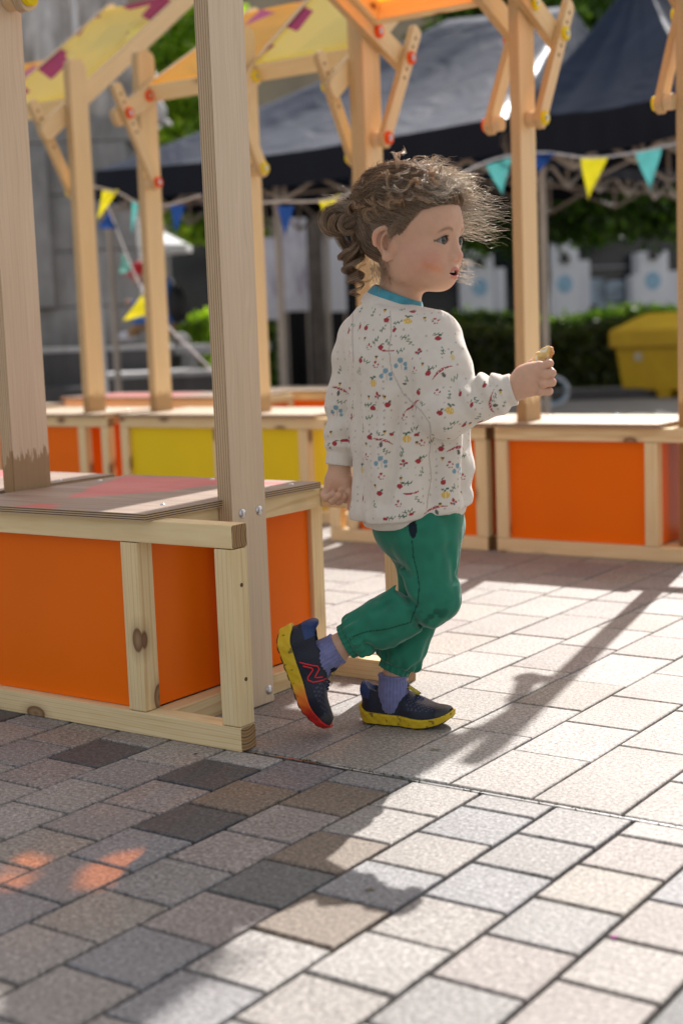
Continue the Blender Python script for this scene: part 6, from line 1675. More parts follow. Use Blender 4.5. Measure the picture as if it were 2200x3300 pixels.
# ---- shoes (own frame: X heel->toe, Y left, Z up, origin under the ankle) ----------------
def shoe_parts(P, left):
    x, y, z = P[..., 0], P[..., 1] * (1 if left else -1), P[..., 2]            # +y = towards the outer side flipped to a left shoe
    spring = 0.020 * np.clip((x - 0.055) / 0.06, 0, 1.3) ** 2 + 0.007 * np.clip((-0.035 - x) / 0.02, 0, 1) ** 2
    zz = z - spring
    hw = np.interp(x, [-0.055, -0.045, -0.02, 0.01, 0.045, 0.075, 0.100, 0.112], [0.010, 0.0235, 0.0275, 0.0265, 0.0315, 0.0315, 0.0235, 0.006])
    cy = np.interp(x, [-0.05, 0.0, 0.06, 0.11], [0, 0.001, 0.001, -0.006])
    p2 = np.stack([x, y - cy], -1)
    # plan outline distance
    o = None
    for (a, b, ra, rb) in (((-0.030, 0), (0.0, 0.001), 0.0260, 0.0255), ((0.0, 0.001), (0.052, 0.001), 0.0255, 0.0320), ((0.052, 0.001), (0.086, -0.003), 0.0320, 0.0255)):
        a, b = np.array(a), np.array(b); d_ = b - a; t = np.clip(((np.stack([x, y], -1) - a) @ d_) / (d_ @ d_), 0, 1)
        c = np.linalg.norm(np.stack([x, y], -1) - a - t[..., None] * d_, axis=-1) - (ra + (rb - ra) * t); o = c if o is None else smin(o, c, 0.012)
    th = np.interp(x, [-0.06, -0.03, 0.03, 0.08, 0.115], [0.0225, 0.0205, 0.0185, 0.0140, 0.011])
    flare = 0.0022 * np.cos((zz / 0.022) * 3.1)
    sole = np.maximum(o - 0.0025 + flare * 0.6 + 0.0006 * np.sin(x * 330) * np.sin(zz * 420), np.maximum(-zz + 0.003, zz - th)); sole = sole - 0.0012
    out = np.maximum(o - 0.001, np.maximum(-zz, zz - 0.0045)) + 0.0010 * np.maximum(0, np.sin(x * 420))
    h = np.interp(x, [-0.056, -0.045, -0.02, 0.008, 0.020, 0.045, 0.075, 0.105, 0.114], [0.062, 0.068, 0.064, 0.064, 0.060, 0.046, 0.035, 0.024, 0.010])
    k = np.sqrt((o / 0.03 + 1).clip(0, 9) ** 2.6 + (np.maximum(zz - 0.012, 0) / (h - 0.010)) ** 2.6)
    up = (k - 1) * 0.024
    up = np.maximum(up, -zz + 0.006)
    # opening
    op = ell(P * np.array([1, 1, 1]), (-0.020, 0, 0.078), (0.0290, 0.0195, 0.030)); up = smax(up, -op, 0.003)
    # heel tab
    tab = ell(P, (-0.0515, 0, 0.058), (0.0060, 0.0150, 0.013)); up = smin(up, tab, 0.010)
    # padded collar
    tng = cone(P, (0.020, 0, 0.064), (0.002, 0, 0.078), 0.0125, 0.0105); tng = np.maximum(tng, -op); up = smin(up, tng, 0.004)
    return up, sole, out
def mat_shoe():
    N = NT('shoe_upper'); N.base(N.attr('col').outputs['Color']); co = N.add('ShaderNodeTexCoord').outputs['Object']
    vo = N.add('ShaderNodeTexVoronoi', Scale=420.0); N.l(co, vo.inputs['Vector']); N.set(Roughness=0.5, Specular__IOR__Level=0.4); N.bump(vo.outputs['Distance'], 0.6, 0.001); return N.m
M['shoe'] = mat_shoe()
N = NT('shoe_sole'); N.base(N.attr('col').outputs['Color']); N.set(Roughness=0.55); M['sole'] = N.m
N = NT('red_trim'); N.base((0.75, 0.02, 0.03)); N.set(Roughness=0.45); M['red'] = N.m
N = NT('yellow_tab'); N.base((0.62, 0.50, 0.02)); N.set(Roughness=0.5); N.bump(N.noise(obj_coord(N), 500, 2, sc=(1, 0.1, 1)), 0.5, 0.001); M['ytab'] = N.m
def shoe(name, left, mat4, grad, sc=1.0):
    mat4 = mat4 @ Matrix.Scale(sc, 4)
    r = bpy.data.objects.new(name, None); COL.objects.link(r); r.parent = CH; r.matrix_local = mat4
    lo, hi = (-0.068, -0.042, -0.003), (0.122, 0.042, 0.098)
    def O_(nm, V, F, m, c):
        o = np_obj(nm, V, F, m, r, colors=c); return o
    V, F = surf(lambda P: shoe_parts(P, left)[0], lo, hi, 0.0014); V = relax(V, F, 1, 0.3)
    c = np.tile(np.array([0.010, 0.013, 0.028]), (len(V), 1))
    m = (V[:, 0] < -0.035) & (V[:, 2] > 0.045); c[m] = (0.018, 0.045, 0.15)
    m = (V[:, 0] > 0.03) & (V[:, 2] > 0.030); c[m] = (0.014, 0.018, 0.038)
    m = (V[:, 0] > 0.088); c[m] = (0.035, 0.035, 0.04)
    gl = (np.sin(V[:, 0] * 900) * np.sin(V[:, 1] * 900) > 0.35) & (V[:, 0] > 0.035) & (V[:, 0] < 0.088) & (V[:, 2] > 0.03); c[gl] = (0.055, 0.06, 0.095)
    O_('upper', V, F, M['shoe'], c)
    V, F = surf(lambda P: shoe_parts(P, left)[1], lo, hi, 0.0015)
    yl = np.array([0.66, 0.45, 0.012]); c = np.tile(yl, (len(V), 1))
    if grad:
        t = sm01(V[:, 0], 0.015, 0.050)[:, None]; c = c * (1 - t) + np.array([0.75, 0.16, 0.01]) * t; t = sm01(V[:, 0], 0.050, 0.078)[:, None]; c = c * (1 - t) + np.array([0.58, 0.012, 0.008]) * t
    dk = sm01(vnoise(V, 190, 3), 0.74, 0.84) * 0.8; c = c * (1 - dk[:, None]) + np.array([0.06, 0.05, 0.02]) * dk[:, None]
    O_('sole', V, F, M['sole'], c)
    V, F = surf(lambda P: shoe_parts(P, left)[2], lo, hi, 0.0016); O_('outsole', V, F, M['sole'], np.tile(np.array([0.012, 0.012, 0.012]), (len(V), 1)))
    # yellow pull tab over the instep
    bm = bmesh.new(); n = 10; prev = None
    for i in range(n + 1):
        t = i / n; x = 0.004 + 0.048 * t; z = 0.0770 - 0.0265 * t ** 1.15 + 0.003
        a = [bm.verts.new((x, y_, z - abs(y_) * 0.10)) for y_ in (-0.0085, 0, 0.0085)]
        if prev: bm.faces.new((prev[0], a[0], a[1], prev[1])); bm.faces.new((prev[1], a[1], a[2], prev[2]))
        prev = a
    bmesh.ops.solidify(bm, geom=bm.faces[:], thickness=0.0022); bm_obj('pull_tab', bm, M['ytab'], r, True)
    bm = bmesh.new()
    for i in range(3): add_tube(bm, [(0.044 + 0.005 * i, -0.016, 0.046 - 0.003 * i), (0.046 + 0.005 * i, 0, 0.0525 - 0.003 * i), (0.044 + 0.005 * i, 0.016, 0.046 - 0.003 * i)], 0.0016, 6)
    bm_obj('lace', bm, mat_simple('lace_navy', (0.03, 0.045, 0.12), 0.8), r, True)
    return r
def surf_point(x, z, left, sd):
    """outer point of the upper at (x, z) on side sd (+1 = +Y)"""
    ys = np.linspace(0.045, 0.0, 120) * sd; P = np.stack([np.full(120, x), ys, np.full(120, z)], 1); d = shoe_parts(P, left)[0]; i = np.argmax(d < 0); return (x, ys[i] + sd * 0.0006, z)
def frame(f, u, o):
    f = np.array(f, float); f /= np.linalg.norm(f); u = np.array(u, float); u -= f * (u @ f); u /= np.linalg.norm(u); l = np.cross(u, f)
    return Matrix(((f[0], l[0], u[0], o[0]), (f[1], l[1], u[1], o[1]), (f[2], l[2], u[2], o[2]), (0, 0, 0, 1)))
fS = np.array([0.915, -0.400, 0.0]); oS = np.array([-0.030, 0.020, 0.0005])
shoe('shoe', True, frame(fS, (0, 0, 1), oS), False, 1.06)
fR = np.array([0.315, 0.03, -0.945]); uR = np.array([0.93, -0.10, 0.34]); oR = np.array((-0.2172, -0.0430, 0.1290))
sr = shoe('shoe', False, frame(fR, uR, oR), True, 1.16)
# emblem: an outlined angular N in red on the outer (right) side
bm = bmesh.new()
outer = [(0.004, 0.0555), (0.012, 0.0555), (0.033, 0.040), (0.036, 0.0395), (0.032, 0.052), (0.040, 0.052)]
NZ = [[(-0.006, 0.0255), (0.006, 0.0425), (0.0095, 0.0485), (0.0155, 0.0490), (0.0245, 0.0385), (0.0290, 0.0490)],
      [(0.0010, 0.0285), (0.0090, 0.0395), (0.0125, 0.0405), (0.0205, 0.0290), (0.0245, 0.0280), (0.0300, 0.0340), (0.0350, 0.0520)]]
for ln in NZ:
    pts = []
    for (p, q_) in zip(ln[:-1], ln[1:]):
        for k in range(5): t = k / 5; pts.append(surf_point(p[0] + (q_[0] - p[0]) * t, p[1] + (q_[1] - p[1]) * t, False, -1))
    pts.append(surf_point(*ln[-1], False, -1)); add_tube(bm, pts, 0.0011, 6)
bm_obj('emblem', bm, M['red'], sr, True)

# ---- the bit of bread -------------------------------------------------------------------
def bread(P):
    d = chain(P, [(0.2244, -0.1240, 0.6523), (0.2349, -0.1250, 0.6634), (0.2466, -0.1250, 0.6713)], [0.0070, 0.0088, 0.0098], 0.006)
    return d + 0.0035 * (vnoise(P, 230, 3) - 0.5) + 0.002 * (vnoise(P, 520, 5) - 0.5)
c0 = np.array((0.2349, -0.1250, 0.6634)); V, F = surf(bread, c0 - 0.035, c0 + 0.035, 0.0011)
n = vnoise(V, 260, 4); c = np.tile(np.array([0.82, 0.56, 0.20]), (len(V), 1)); c = c * (1 - sm01(n, 0.5, 0.7)[:, None]) + np.array([0.85, 0.78, 0.62]) * sm01(n, 0.5, 0.7)[:, None]
e_ = sm01(V[:, 0], c0[0] + 0.010, c0[0] + 0.016)[:, None]; c = c * (1 - 0.8 * e_) + np.array([0.60, 0.20, 0.03]) * 0.8 * e_
N = NT('bread'); N.base(N.attr('col').outputs['Color']); N.set(Roughness=0.7, Subsurface__Weight=0.2, Subsurface__Scale=0.005)
me_o = np_obj('bread_piece', V - c0, F, N.m, None, colors=c)
wc = Matrix.LocRotScale(Vector((-1.3702, 2.1338, 0.0000)), Matrix.Rotation(R(35.2), 3, 'Z'), None) @ Vector(c0)
me_o.location = wc; me_o.rotation_euler = (0, 0, R(35.2)); tag(me_o, 'bitten piece of pale bread with an orange edge in the child\'s raised hand', 'bread')

# ================================================================ HAIR
def mat_hair(name, base, glow, f, gl=0.12, gr=0.3):
    N = NT(name); N.n.remove(N.p); a = N.attr('col').outputs['Color']
    p = N.add('ShaderNodeBsdfPrincipled', Roughness=0.36); p.inputs['Specular IOR Level'].default_value = 0.6; N.l(a, p.inputs['Base Color'])
    t = N.add('ShaderNodeBsdfTranslucent'); N.l(N.mix(1.0, a, glow, 'MULTIPLY'), t.inputs['Color'])
    m = N.add('ShaderNodeMixShader', Fac=f); N.l(p.outputs[0], m.inputs[1]); N.l(t.outputs[0], m.inputs[2])
    g = N.add('ShaderNodeBsdfGlossy', Roughness=gr); g.inputs['Color'].default_value = (1.0, 0.93, 0.82, 1); m2 = N.add('ShaderNodeMixShader', Fac=gl); N.l(m.outputs[0], m2.inputs[1]); N.l(g.outputs[0], m2.inputs[2]); N.l(m2.outputs[0], N.out.inputs['Surface']); return N.m
M['hair'] = mat_hair('brown_hair', None, (2.2, 2.05, 1.8), 0.36, 0.07, 0.30)
M['hair_fly'] = mat_hair('backlit_hair', None, (1.45, 1.42, 1.35), 0.6, 0.34, 0.36)
hr = np.random.default_rng(21)
def strands(name, paths, rad, colr, m, taper=0.35):
    """paths (n, k, 3) -> thin three-sided tubes in one mesh"""
    P = np.asarray(paths); n, k, _ = P.shape
    T = np.gradient(P, axis=1); T /= np.linalg.norm(T, axis=2, keepdims=True) + 1e-9
    ref = np.array([0.3, 0.9, 0.2]); U = np.cross(T, ref); U /= np.linalg.norm(U, axis=2, keepdims=True) + 1e-9; W_ = np.cross(T, U)
    r = (np.asarray(rad).reshape(-1, 1) if np.ndim(rad) else np.full((n, 1), rad)) * np.linspace(1, taper, k)[None]
    V = np.stack([P + r[..., None] * (math.cos(a) * U + math.sin(a) * W_) for a in (0, 2.094, 4.189)], 2)
    base = (np.arange(n) * k * 3)[:, None, None]; i = (np.arange(k - 1) * 3)[None, :, None]; j = np.arange(3)[None, None]; j2 = (j + 1) % 3
    F = np.stack([base + i + j, base + i + j2, base + i + 3 + j2, base + i + 3 + j], -1).reshape(-1, 4)
    c = np.repeat(np.asarray(colr), k * 3, 0)
    return np_obj(name, V.reshape(-1, 3), F, m, CH, colors=c)
BR_ = np.array([0.33, 0.215, 0.125]); DKB = np.array([0.125, 0.076, 0.043]); GLD = np.array([0.56, 0.42, 0.27])
def hcol(n, lo=0.5, g=0.15):
    t = hr.random((n, 1)); c = DKB * (1 - t) + BR_ * t * 1.3; m = hr.random(n) < g; c[m] = GLD * hr.uniform(0.5, 1.0, (m.sum(), 1)); return c
# roots scattered over the scalp
d = hr.normal(size=(60000, 3)); d /= np.linalg.norm(d, axis=1)[:, None]
def on_scalp(D, g):
    """distance along direction D (head frame) where the inflated cranium lies"""
    t = np.full(len(D), 0.13)
    for _ in range(22): t = t - cranium(D * t[:, None] + np.array([-0.005, 0, 0.02]), g) * 0.9
    return D * t[:, None] + np.array([-0.005, 0, 0.02])
Rt = on_scalp(d, 0.001); ok = (hairline(Rt) > 0.0) & (Rt[:, 2] > -0.066 + 0.3 * np.maximum(0, Rt[:, 0] + 0.05)); ok &= ~((np.abs(Rt[:, 1]) > 0.045) & (Rt[:, 0] > -0.030) & (Rt[:, 0] < 0.020) & (Rt[:, 2] < 0.012)); Rt = Rt[ok][:11000]
TIE = to_head(np.array((-0.0516, -0.0120, 0.9310)))
n = len(Rt); k = 13; C0 = np.array([-0.005, 0, 0.02])
da = Rt - C0; ra = np.linalg.norm(da, axis=1); da = da / ra[:, None]; db = TIE - C0; rb = np.linalg.norm(db); db = db / rb
paths = np.empty((n, k, 3)); ph = hr.uniform(0, 6.28, (n, 3)); clump = vnoise(Rt, 70, 2)
lift = 0.003 + 0.013 * clump * np.clip((Rt[:, 2] - 0.02) / 0.05, 0, 1) + 0.0025 * hr.random(n)
for i in range(k):
    t = i / (k - 1); D = da * (1 - t) + db * t; D /= np.linalg.norm(D, axis=1)[:, None]
    D = D + 0.0
    q = on_scalp(D, 0.0); f = math.sin(math.pi * min(1, t * 1.15 + 0.02))
    amp = (0.0030 + 0.009 * np.clip((Rt[:, 2]) / 0.08, 0, 1)) * math.sin(math.pi * t)
    w = np.stack([np.sin(ph[:, 0] * 0.25 + clump * 22 + t * 9), np.sin(ph[:, 1] * 0.25 + clump * 31 + t * 11), np.cos(ph[:, 2] * 0.25 + clump * 17 + t * 8)], 1) * amp[:, None]
    paths[:, i] = q + D * (lift * (0.35 + f))[:, None] + w
    if t > 0.85: paths[:, i] = paths[:, i] * (1 - (t - 0.85) / 0.15) + (TIE + w * 0.6) * ((t - 0.85) / 0.15)
strands('hair', from_head(paths), 0.00055, hcol(n, g=0.10), M['hair'])
# solid under-layer so that no skin shows
def cap(P):
    q = to_head(P); h = hairline(q) - 0.010
    d = cranium(q, 0.0030) - 0.0015 * np.sin(q[..., 1] * 260 + q[..., 2] * 90); d = smax(d, -h, 0.006); d = np.maximum(d, -(q[..., 2] + 0.058)); 
    e = ell(q, (-0.018, 0, -0.012), (0.018, 0.12, 0.026)); return np.maximum(d, -e)
V, F = surf(cap, (-0.15, -0.13, 0.78), (0.14, 0.13, 1.0), 0.0022)
np_obj('hair_base', V, F, M['hair'], CH, colors=np.tile(DKB * 1.1, (len(V), 1)))

# curly flyaways over the crown; paler strand colour paints in the backlight
def fly(n, root_f, dirs_f, L, curl, rad, g, seed, k=20, wind=(1.0, 0.15, 0.05), mm='hair_fly'):
    r_ = np.random.default_rng(seed); P0 = root_f(r_, n); Dn = dirs_f(r_, n, P0); W_ = np.array(wind); W_ = W_ / np.linalg.norm(W_)
    Ls = L[0] + (L[1] - L[0]) * r_.random(n) ** 1.6; out = np.empty((n, k, 3)); p = P0.copy(); v = Dn / np.linalg.norm(Dn, axis=1)[:, None]
    fr = r_.uniform(curl[0], curl[1], n); ph = r_.uniform(0, 6.28, n); am = r_.uniform(curl[2], curl[3], n)
    A = np.cross(v, r_.normal(size=(n, 3))); A /= np.linalg.norm(A, axis=1)[:, None]; B = np.cross(v, A)
    for i in range(k):
        t = i / (k - 1); out[:, i] = p + (am * t ** 0.7)[:, None] * (np.cos(fr * t + ph)[:, None] * A + np.sin(fr * t + ph)[:, None] * B) - (am * t ** 0.7)[:, None] * 0
        v = v * 0.86 + W_ * 0.14 + r_.normal(size=(n, 3)) * 0.035; v /= np.linalg.norm(v, axis=1)[:, None]; p = p + v * (Ls / k)[:, None]
    t = r_.random((n, 1)); c = np.array([0.36, 0.275, 0.19]) * (1 - t) + np.array([0.68, 0.60, 0.50]) * t
    if mm == 'hair': c = BR_ * (1 - t) + GLD * t * 0.7
    return strands('flyaway_hair', out, r_.uniform(rad[0], rad[1], n), c, M[mm], 0.5)
def roots_top(r_, n):
    D = r_.normal(size=(n * 14, 3)); D /= np.linalg.norm(D, axis=1)[:, None]; D = D[(D[:, 2] > 0.38) & (D[:, 0] < 0.80) & (D[:, 0] > -0.62)]
    q = on_scalp(D, 0.003); q = q[hairline(q) > 0.0][:n]; q = np.vstack([q] * (n // len(q) + 1))[:n]; return from_head(q)
def dirs_top(r_, n, P0):
    nrm = P0 - from_head((0, 0, 0.02)); nrm /= np.linalg.norm(nrm, axis=1)[:, None]; return nrm * 0.85 + np.array([0.55, 0.1, 0.05]) + r_.normal(size=(n, 3)) * 0.30
fly(2900, roots_top, dirs_top, (0.020, 0.075), (4, 16, 0.003, 0.011), (0.00020, 0.00034), 0.3, 5, 22)
def roots_front(r_, n):
    a = r_.random(n); z = -0.002 + 0.078 * a; y = 0.030 + 0.030 * r_.random(n); D = np.stack([0.078 - 0.02 * (y - 0.03) / 0.03, y, z], 1) - C0; D /= np.linalg.norm(D, axis=1)[:, None]
    return from_head(on_scalp(D, 0.001))
def dirs_front(r_, n, P0): return np.array([1.0, 0.25, -0.02]) + np.stack([np.zeros(n), r_.normal(size=n) * 0.2, (P0[:, 2] - HC[2] - 0.045) * 7.0 + r_.normal(size=n) * 0.42], 1)
fly(330, roots_front, dirs_front, (0.012, 0.105), (3, 11, 0.002, 0.009), (0.00018, 0.00030), 0.5, 9, 28, (1.0, 0.1, -0.16))
def roots_chin(r_, n): return from_head(np.stack([0.055 + 0.02 * r_.random(n), 0.035 + 0.015 * r_.random(n), -0.035 - 0.045 * r_.random(n)], 1))
fly(90, roots_chin, lambda r_, n, P0: np.array([1.0, 0.2, -0.35]) + r_.normal(size=(n, 3)) * 0.25, (0.018, 0.048), (4, 12, 0.001, 0.005), (0.00018, 0.00028), 0.5, 13, 18, (1.0, 0.1, -0.3))
def roots_nape(r_, n):
    D = np.stack([-0.055 + 0.045 * r_.random(n), -0.035 - 0.025 * r_.random(n), -0.035 - 0.025 * r_.random(n)], 1); return from_head(D)
fly(150, roots_nape, lambda r_, n, P0: np.array([0.0, -0.2, -1.0]) + r_.normal(size=(n, 3)) * 0.15, (0.015, 0.050), (2, 9, 0.001, 0.006), (0.00022, 0.00036), 0.3, 17, 18, (-0.15, -0.05, -1.0), 'hair')
# temple wisps in front of the ear
def roots_temple(r_, n): z = 0.0 + 0.035 * r_.random(n); return from_head(on_scalp((lambda D: D / np.linalg.norm(D, axis=1)[:, None])(np.stack([0.006 + (z) * 0.6, np.full(n, -0.07), z], 1) - C0), 0.002))
fly(160, roots_temple, lambda r_, n, P0: np.array([-0.5, -0.15, -0.6]) + r_.normal(size=(n, 3)) * 0.15, (0.012, 0.032), (1, 5, 0.0005, 0.003), (0.00022, 0.00036), 0.3, 19, 14, (-0.7, 0.0, -0.5), 'hair')
def locks(nl, per, seed, root_f, dir_f, L, rad_c, turns, jit, mm='hair', k=22):
    r_ = np.random.default_rng(seed); P0 = root_f(r_, nl); D0 = dir_f(r_, nl, P0); out = []; tt = np.linspace(0, 1, k)[:, None]
    for i in range(nl):
        d = D0[i] / np.linalg.norm(D0[i]); a = np.cross(d, r_.normal(size=3)); a /= np.linalg.norm(a); b = np.cross(d, a); Li = r_.uniform(*L); Rc = r_.uniform(*rad_c); tu = r_.uniform(*turns) * 2 * np.pi; ph = r_.uniform(0, 6.28)
        nrm = P0[i] - HC; nrm = nrm / np.linalg.norm(nrm)
        for s in range(per):
            j = r_.normal(size=3) * jit; rc = Rc * (1 + r_.normal() * 0.12); l_ = Li * (1 + r_.normal() * 0.10); p_ = ph + r_.normal() * 0.10
            path = P0[i] + j + d * l_ * tt + nrm * 0.010 * np.sin(np.pi * np.minimum(1, tt * 1.1)) + (a * np.cos(tu * tt + p_) + b * np.sin(tu * tt + p_) - a * math.cos(p_) - b * math.sin(p_)) * rc * np.minimum(1, tt * 2)
            out.append(path + r_.normal(size=3) * jit * tt)
    t = r_.random((len(out), 1)); c = BR_ * (1 - t) + GLD * t
    strands('hair_lock', np.array(out), r_.uniform(0.00030, 0.00042, len(out)), c, M[mm], 0.45)
def roots_crown(r_, n):
    D = r_.normal(size=(n * 20, 3)); D /= np.linalg.norm(D, axis=1)[:, None]; D = D[(D[:, 2] > 0.25) & (D[:, 0] < 0.72) & (D[:, 0] > -0.6) & (D[:, 1] < 0.5)]; q = on_scalp(D, 0.008); q = q[hairline(q) > 0.008][:n]; return from_head(np.vstack([q] * (n // len(q) + 1))[:n])
locks(95, 14, 31, roots_crown, lambda r_, n, P0: np.array([0.55, -0.12, -0.10]) * r_.choice([-1, 1], (n, 1), p=[0.45, 0.55]) + r_.normal(size=(n, 3)) * 0.35, (0.018, 0.045), (0.004, 0.010), (0.5, 1.3), 0.0011)
locks(60, 9, 33, roots_top, dirs_top, (0.020, 0.050), (0.005, 0.011), (0.4, 1.2), 0.0010, 'hair_fly')
# baby hairs along the hairline
def roots_line(r_, n):
    D = r_.normal(size=(n * 60, 3)); D /= np.linalg.norm(D, axis=1)[:, None]; q = on_scalp(D, 0.0015); h = hairline(q); q = q[(h > -0.001) & (h < 0.006) & (q[:, 2] > 0.0)][:n]; q = np.vstack([q] * (n // max(1, len(q)) + 1))[:n]; return from_head(q)
fly(700, roots_line, lambda r_, n, P0: (np.array([-0.75, -0.05, 0.35]) + r_.normal(size=(n, 3)) * 0.25), (0.010, 0.026), (1, 6, 0.0005, 0.003), (0.00018, 0.00030), 0.3, 29, 12, (-0.9, 0.1, 0.2), 'hair')

# pony-tail: loops and ringlets
def ringlet(axis_pts, r0, r1, turns, n, spread, phase, seed, k=46, elong=1.0, depth_axis=True):
    r_ = np.random.default_rng(seed); A = np.array(axis_pts); tt = np.linspace(0, 1, k); seg = np.linspace(0, 1, len(A))
    ax = np.stack([np.interp(tt, seg, A[:, i]) for i in range(3)], 1); T = np.gradient(ax, axis=0); T /= np.linalg.norm(T, axis=1)[:, None]
    U = np.cross(T, (0, 1.0, 0.05)); U /= np.linalg.norm(U, axis=1)[:, None]; W_ = np.cross(T, U)
    out = np.empty((n, k, 3)); 
    for s in range(n):
        j = r_.normal(size=3) * spread; ph = phase + r_.normal() * 0.16; rr = (r0 + (r1 - r0) * tt) * (1 + r_.normal() * 0.10); a = 2 * np.pi * turns * tt + ph
        wob = np.stack([np.interp(tt, [0, 0.33, 0.66, 1], r_.normal(size=4)) for _ in range(3)], 1) * spread * 0.6
        out[s] = ax + U * (rr * np.cos(a))[:, None] + W_ * (rr * np.sin(a) * elong)[:, None] + j + wob
    strands('curl', out, 0.00042, hcol(n, g=0.22) * 1.0, M['hair'], 0.7)
def C_(x, y, d): return np.array(lut_cl(x, y, d))
_a = np.array((-0.1431, -0.0000, 0.9715)); _b = np.array((-0.0349, -0.0000, 0.9675)); _c = np.array((-0.1495, -0.0000, 0.8112)); _d = np.array((-0.1437, 0.0500, 0.9765))
def lut_cl(x, y, d): return _a + (_b - _a) * (x - 1000) / 200 + (_c - _a) * (y - 600) / 300 + (_d - _a) * d / 0.05
def ring(cx, cy, r, d, n, sp, seed, start=0.0, sweep=1.3, tilt=0.0):
    """a loop of hair facing the viewer"""
    r_ = np.random.default_rng(seed); k = 34; tt = np.linspace(0, 1, k); out = np.empty((n, k, 3)); c = C_(cx, cy, d)
    for s in range(n):
        rr = r * (1 + r_.normal() * 0.13) * (1 - 0.25 * tt); a = start + 2 * np.pi * sweep * tt + r_.normal() * 0.12; j = r_.normal(size=3) * sp
        out[s] = c + np.stack([rr * np.cos(a), 0.012 * tt + tilt * rr * np.sin(a) + r_.normal() * sp, rr * np.sin(a)], 1) + j
    strands('curl', out, 0.00040, hcol(n, g=0.28) * 1.05, M['hair'], 0.7)
ring(1080, 712, 0.0250, -0.004, 150, 0.0016, 1, 0.6, 1.15, 0.3)
ring(1098, 722, 0.0170, -0.014, 110, 0.0014, 2, 2.2, 1.4, -0.3)
ring(1078, 700, 0.0120, 0.004, 90, 0.0018, 3, 1.2, 1.5, 0.2)
ring(1140, 672, 0.0130, -0.026, 80, 0.0010, 4, 0.2, 1.3, 0.1)
ring(1122, 722, 0.0160, -0.020, 110, 0.0012, 5, 1.0, 1.4, 0.3)
ring(1108, 680, 0.0150, 0.006, 100, 0.0018, 6, 0.4, 1.3, -0.4)
ringlet([C_(1150, 690, -0.010), C_(1112, 760, -0.006), C_(1118, 830, -0.004)], 0.010, 0.012, 0.8, 170, 0.0030, 1.0, 7)
ringlet([C_(1150, 700, -0.018), C_(1128, 780, -0.012), C_(1140, 850, -0.008)], 0.009, 0.012, 1.1, 150, 0.0026, 3.0, 8)
ringlet([C_(1118, 800, -0.008), C_(1132, 850, -0.008), C_(1140, 905, -0.008)], 0.0175, 0.0150, 2.3, 120, 0.0013, 0.3, 9, 60)
ringlet([C_(1135, 800, -0.012), C_(1150, 850, -0.012), C_(1146, 900, -0.010)], 0.0150, 0.0120, 1.9, 90, 0.0013, 2.4, 10, 56)
ringlet([C_(1145, 880, -0.012), C_(1150, 920, -0.012), C_(1150, 955, -0.010)], 0.0130, 0.0110, 1.6, 14, 0.0014, 1.4, 11, 50)
ring(1178, 880, 0.0170, -0.020, 5, 0.0008, 12, 1.6, 0.9, 0.1)
ringlet([C_(1165, 700, 0.000), C_(1170, 760, 0.0), C_(1160, 830, 0.0)], 0.006, 0.010, 0.6, 150, 0.0040, 1.0, 13)
# loose fine loops above the bun
fly(70, lambda r_, n: np.array([C_(1110 + 50 * r_.random(), 655 + 25 * r_.random(), -0.01) for _ in range(n)]), lambda r_, n, P0: np.array([-0.5, 0.1, 0.7]) + r_.normal(size=(n, 3)) * 0.5, (0.02, 0.06), (5, 14, 0.003, 0.009), (0.00014, 0.00024), 0.3, 23, 30, (-0.6, 0.1, 0.1))
# hair tie
bm = bmesh.new(); Tw = from_head(TIE); a_ = np.array(C_(1160, 668, -0.012)); 
tc_ = C_(1163, 668, -0.012); P = [(tc_[0] + 0.004 * math.sin(2 * t), tc_[1] + 0.017 * math.cos(t), tc_[2] + 0.019 * math.sin(t)) for t in np.linspace(0, 2 * math.pi, 28)]
for k_ in range(3): add_tube(bm, [(p[0] + 0.0035 * (k_ - 1), p[1], p[2]) for p in P], 0.0032, 8)
bm_obj('hair_tie', bm, mat_simple('dark_elastic', (0.010, 0.012, 0.022), 0.8), CH, True)

# ================================================================ SEATED PERSON AND SMALL THINGS
sp_ = Vector((-7.6595, 8.4255, 0.7254)); PR = empty('person', tuple(sp_), R(35.2)); tag(PR, 'person in red cap with black backpack sitting bent forward on the monument steps', 'person')
def q(x, y, d=0.0): s = 11.3 / 4583; return ((x - 505) * s, d, (1085 - y) * s)
def pbody(P):
    d = chain(P, [q(535, 1058), q(548, 985), q(530, 925)], [0.085, 0.095, 0.080], 0.03); d = smin(d, cone(P, q(525, 915), q(478, 892), 0.035, 0.03), 0.02); d = smin(d, ell(P, q(462, 888), (0.072, 0.066, 0.085)), 0.01)
    for s in (-1, 1):
        d = smin(d, chain(P, [q(522, 930, 0.09 * s), q(480, 985, 0.10 * s), q(430, 975, 0.05 * s)], [0.034, 0.027, 0.020], 0.01), 0.012); d = smin(d, ell(P, q(421, 972, 0.05 * s), (0.022, 0.016, 0.020)), 0.008)
        d = smin(d, chain(P, [q(530, 1062, 0.06 * s), q(455, 1040, 0.07 * s), q(425, 1078, 0.08 * s)], [0.060, 0.043, 0.032], 0.02), 0.02)
    return d
V, F = surf(pbody, (-0.30, -0.22, -0.06), (0.22, 0.22, 0.62), 0.008)
c = np.tile(np.array([0.035, 0.14, 0.42]), (len(V), 1)); z1 = V[:, 2]
c[(z1 < 0.10)] = (0.30, 0.19, 0.09); hd = np.linalg.norm((V - np.array(q(462, 888))) / np.array([0.085, 0.08, 0.1]), axis=1) < 1; c[hd] = (0.50, 0.30, 0.22)
c[(np.linalg.norm(V[:, [0, 2]] - np.array(q(421, 972))[[0, 2]], axis=1) < 0.035)] = (0.5, 0.3, 0.22)
N = NT('person_surface'); N.base(N.attr('col').outputs['Color']); N.set(Roughness=0.7); np_obj('body', V, F, N.m, PR, colors=c)
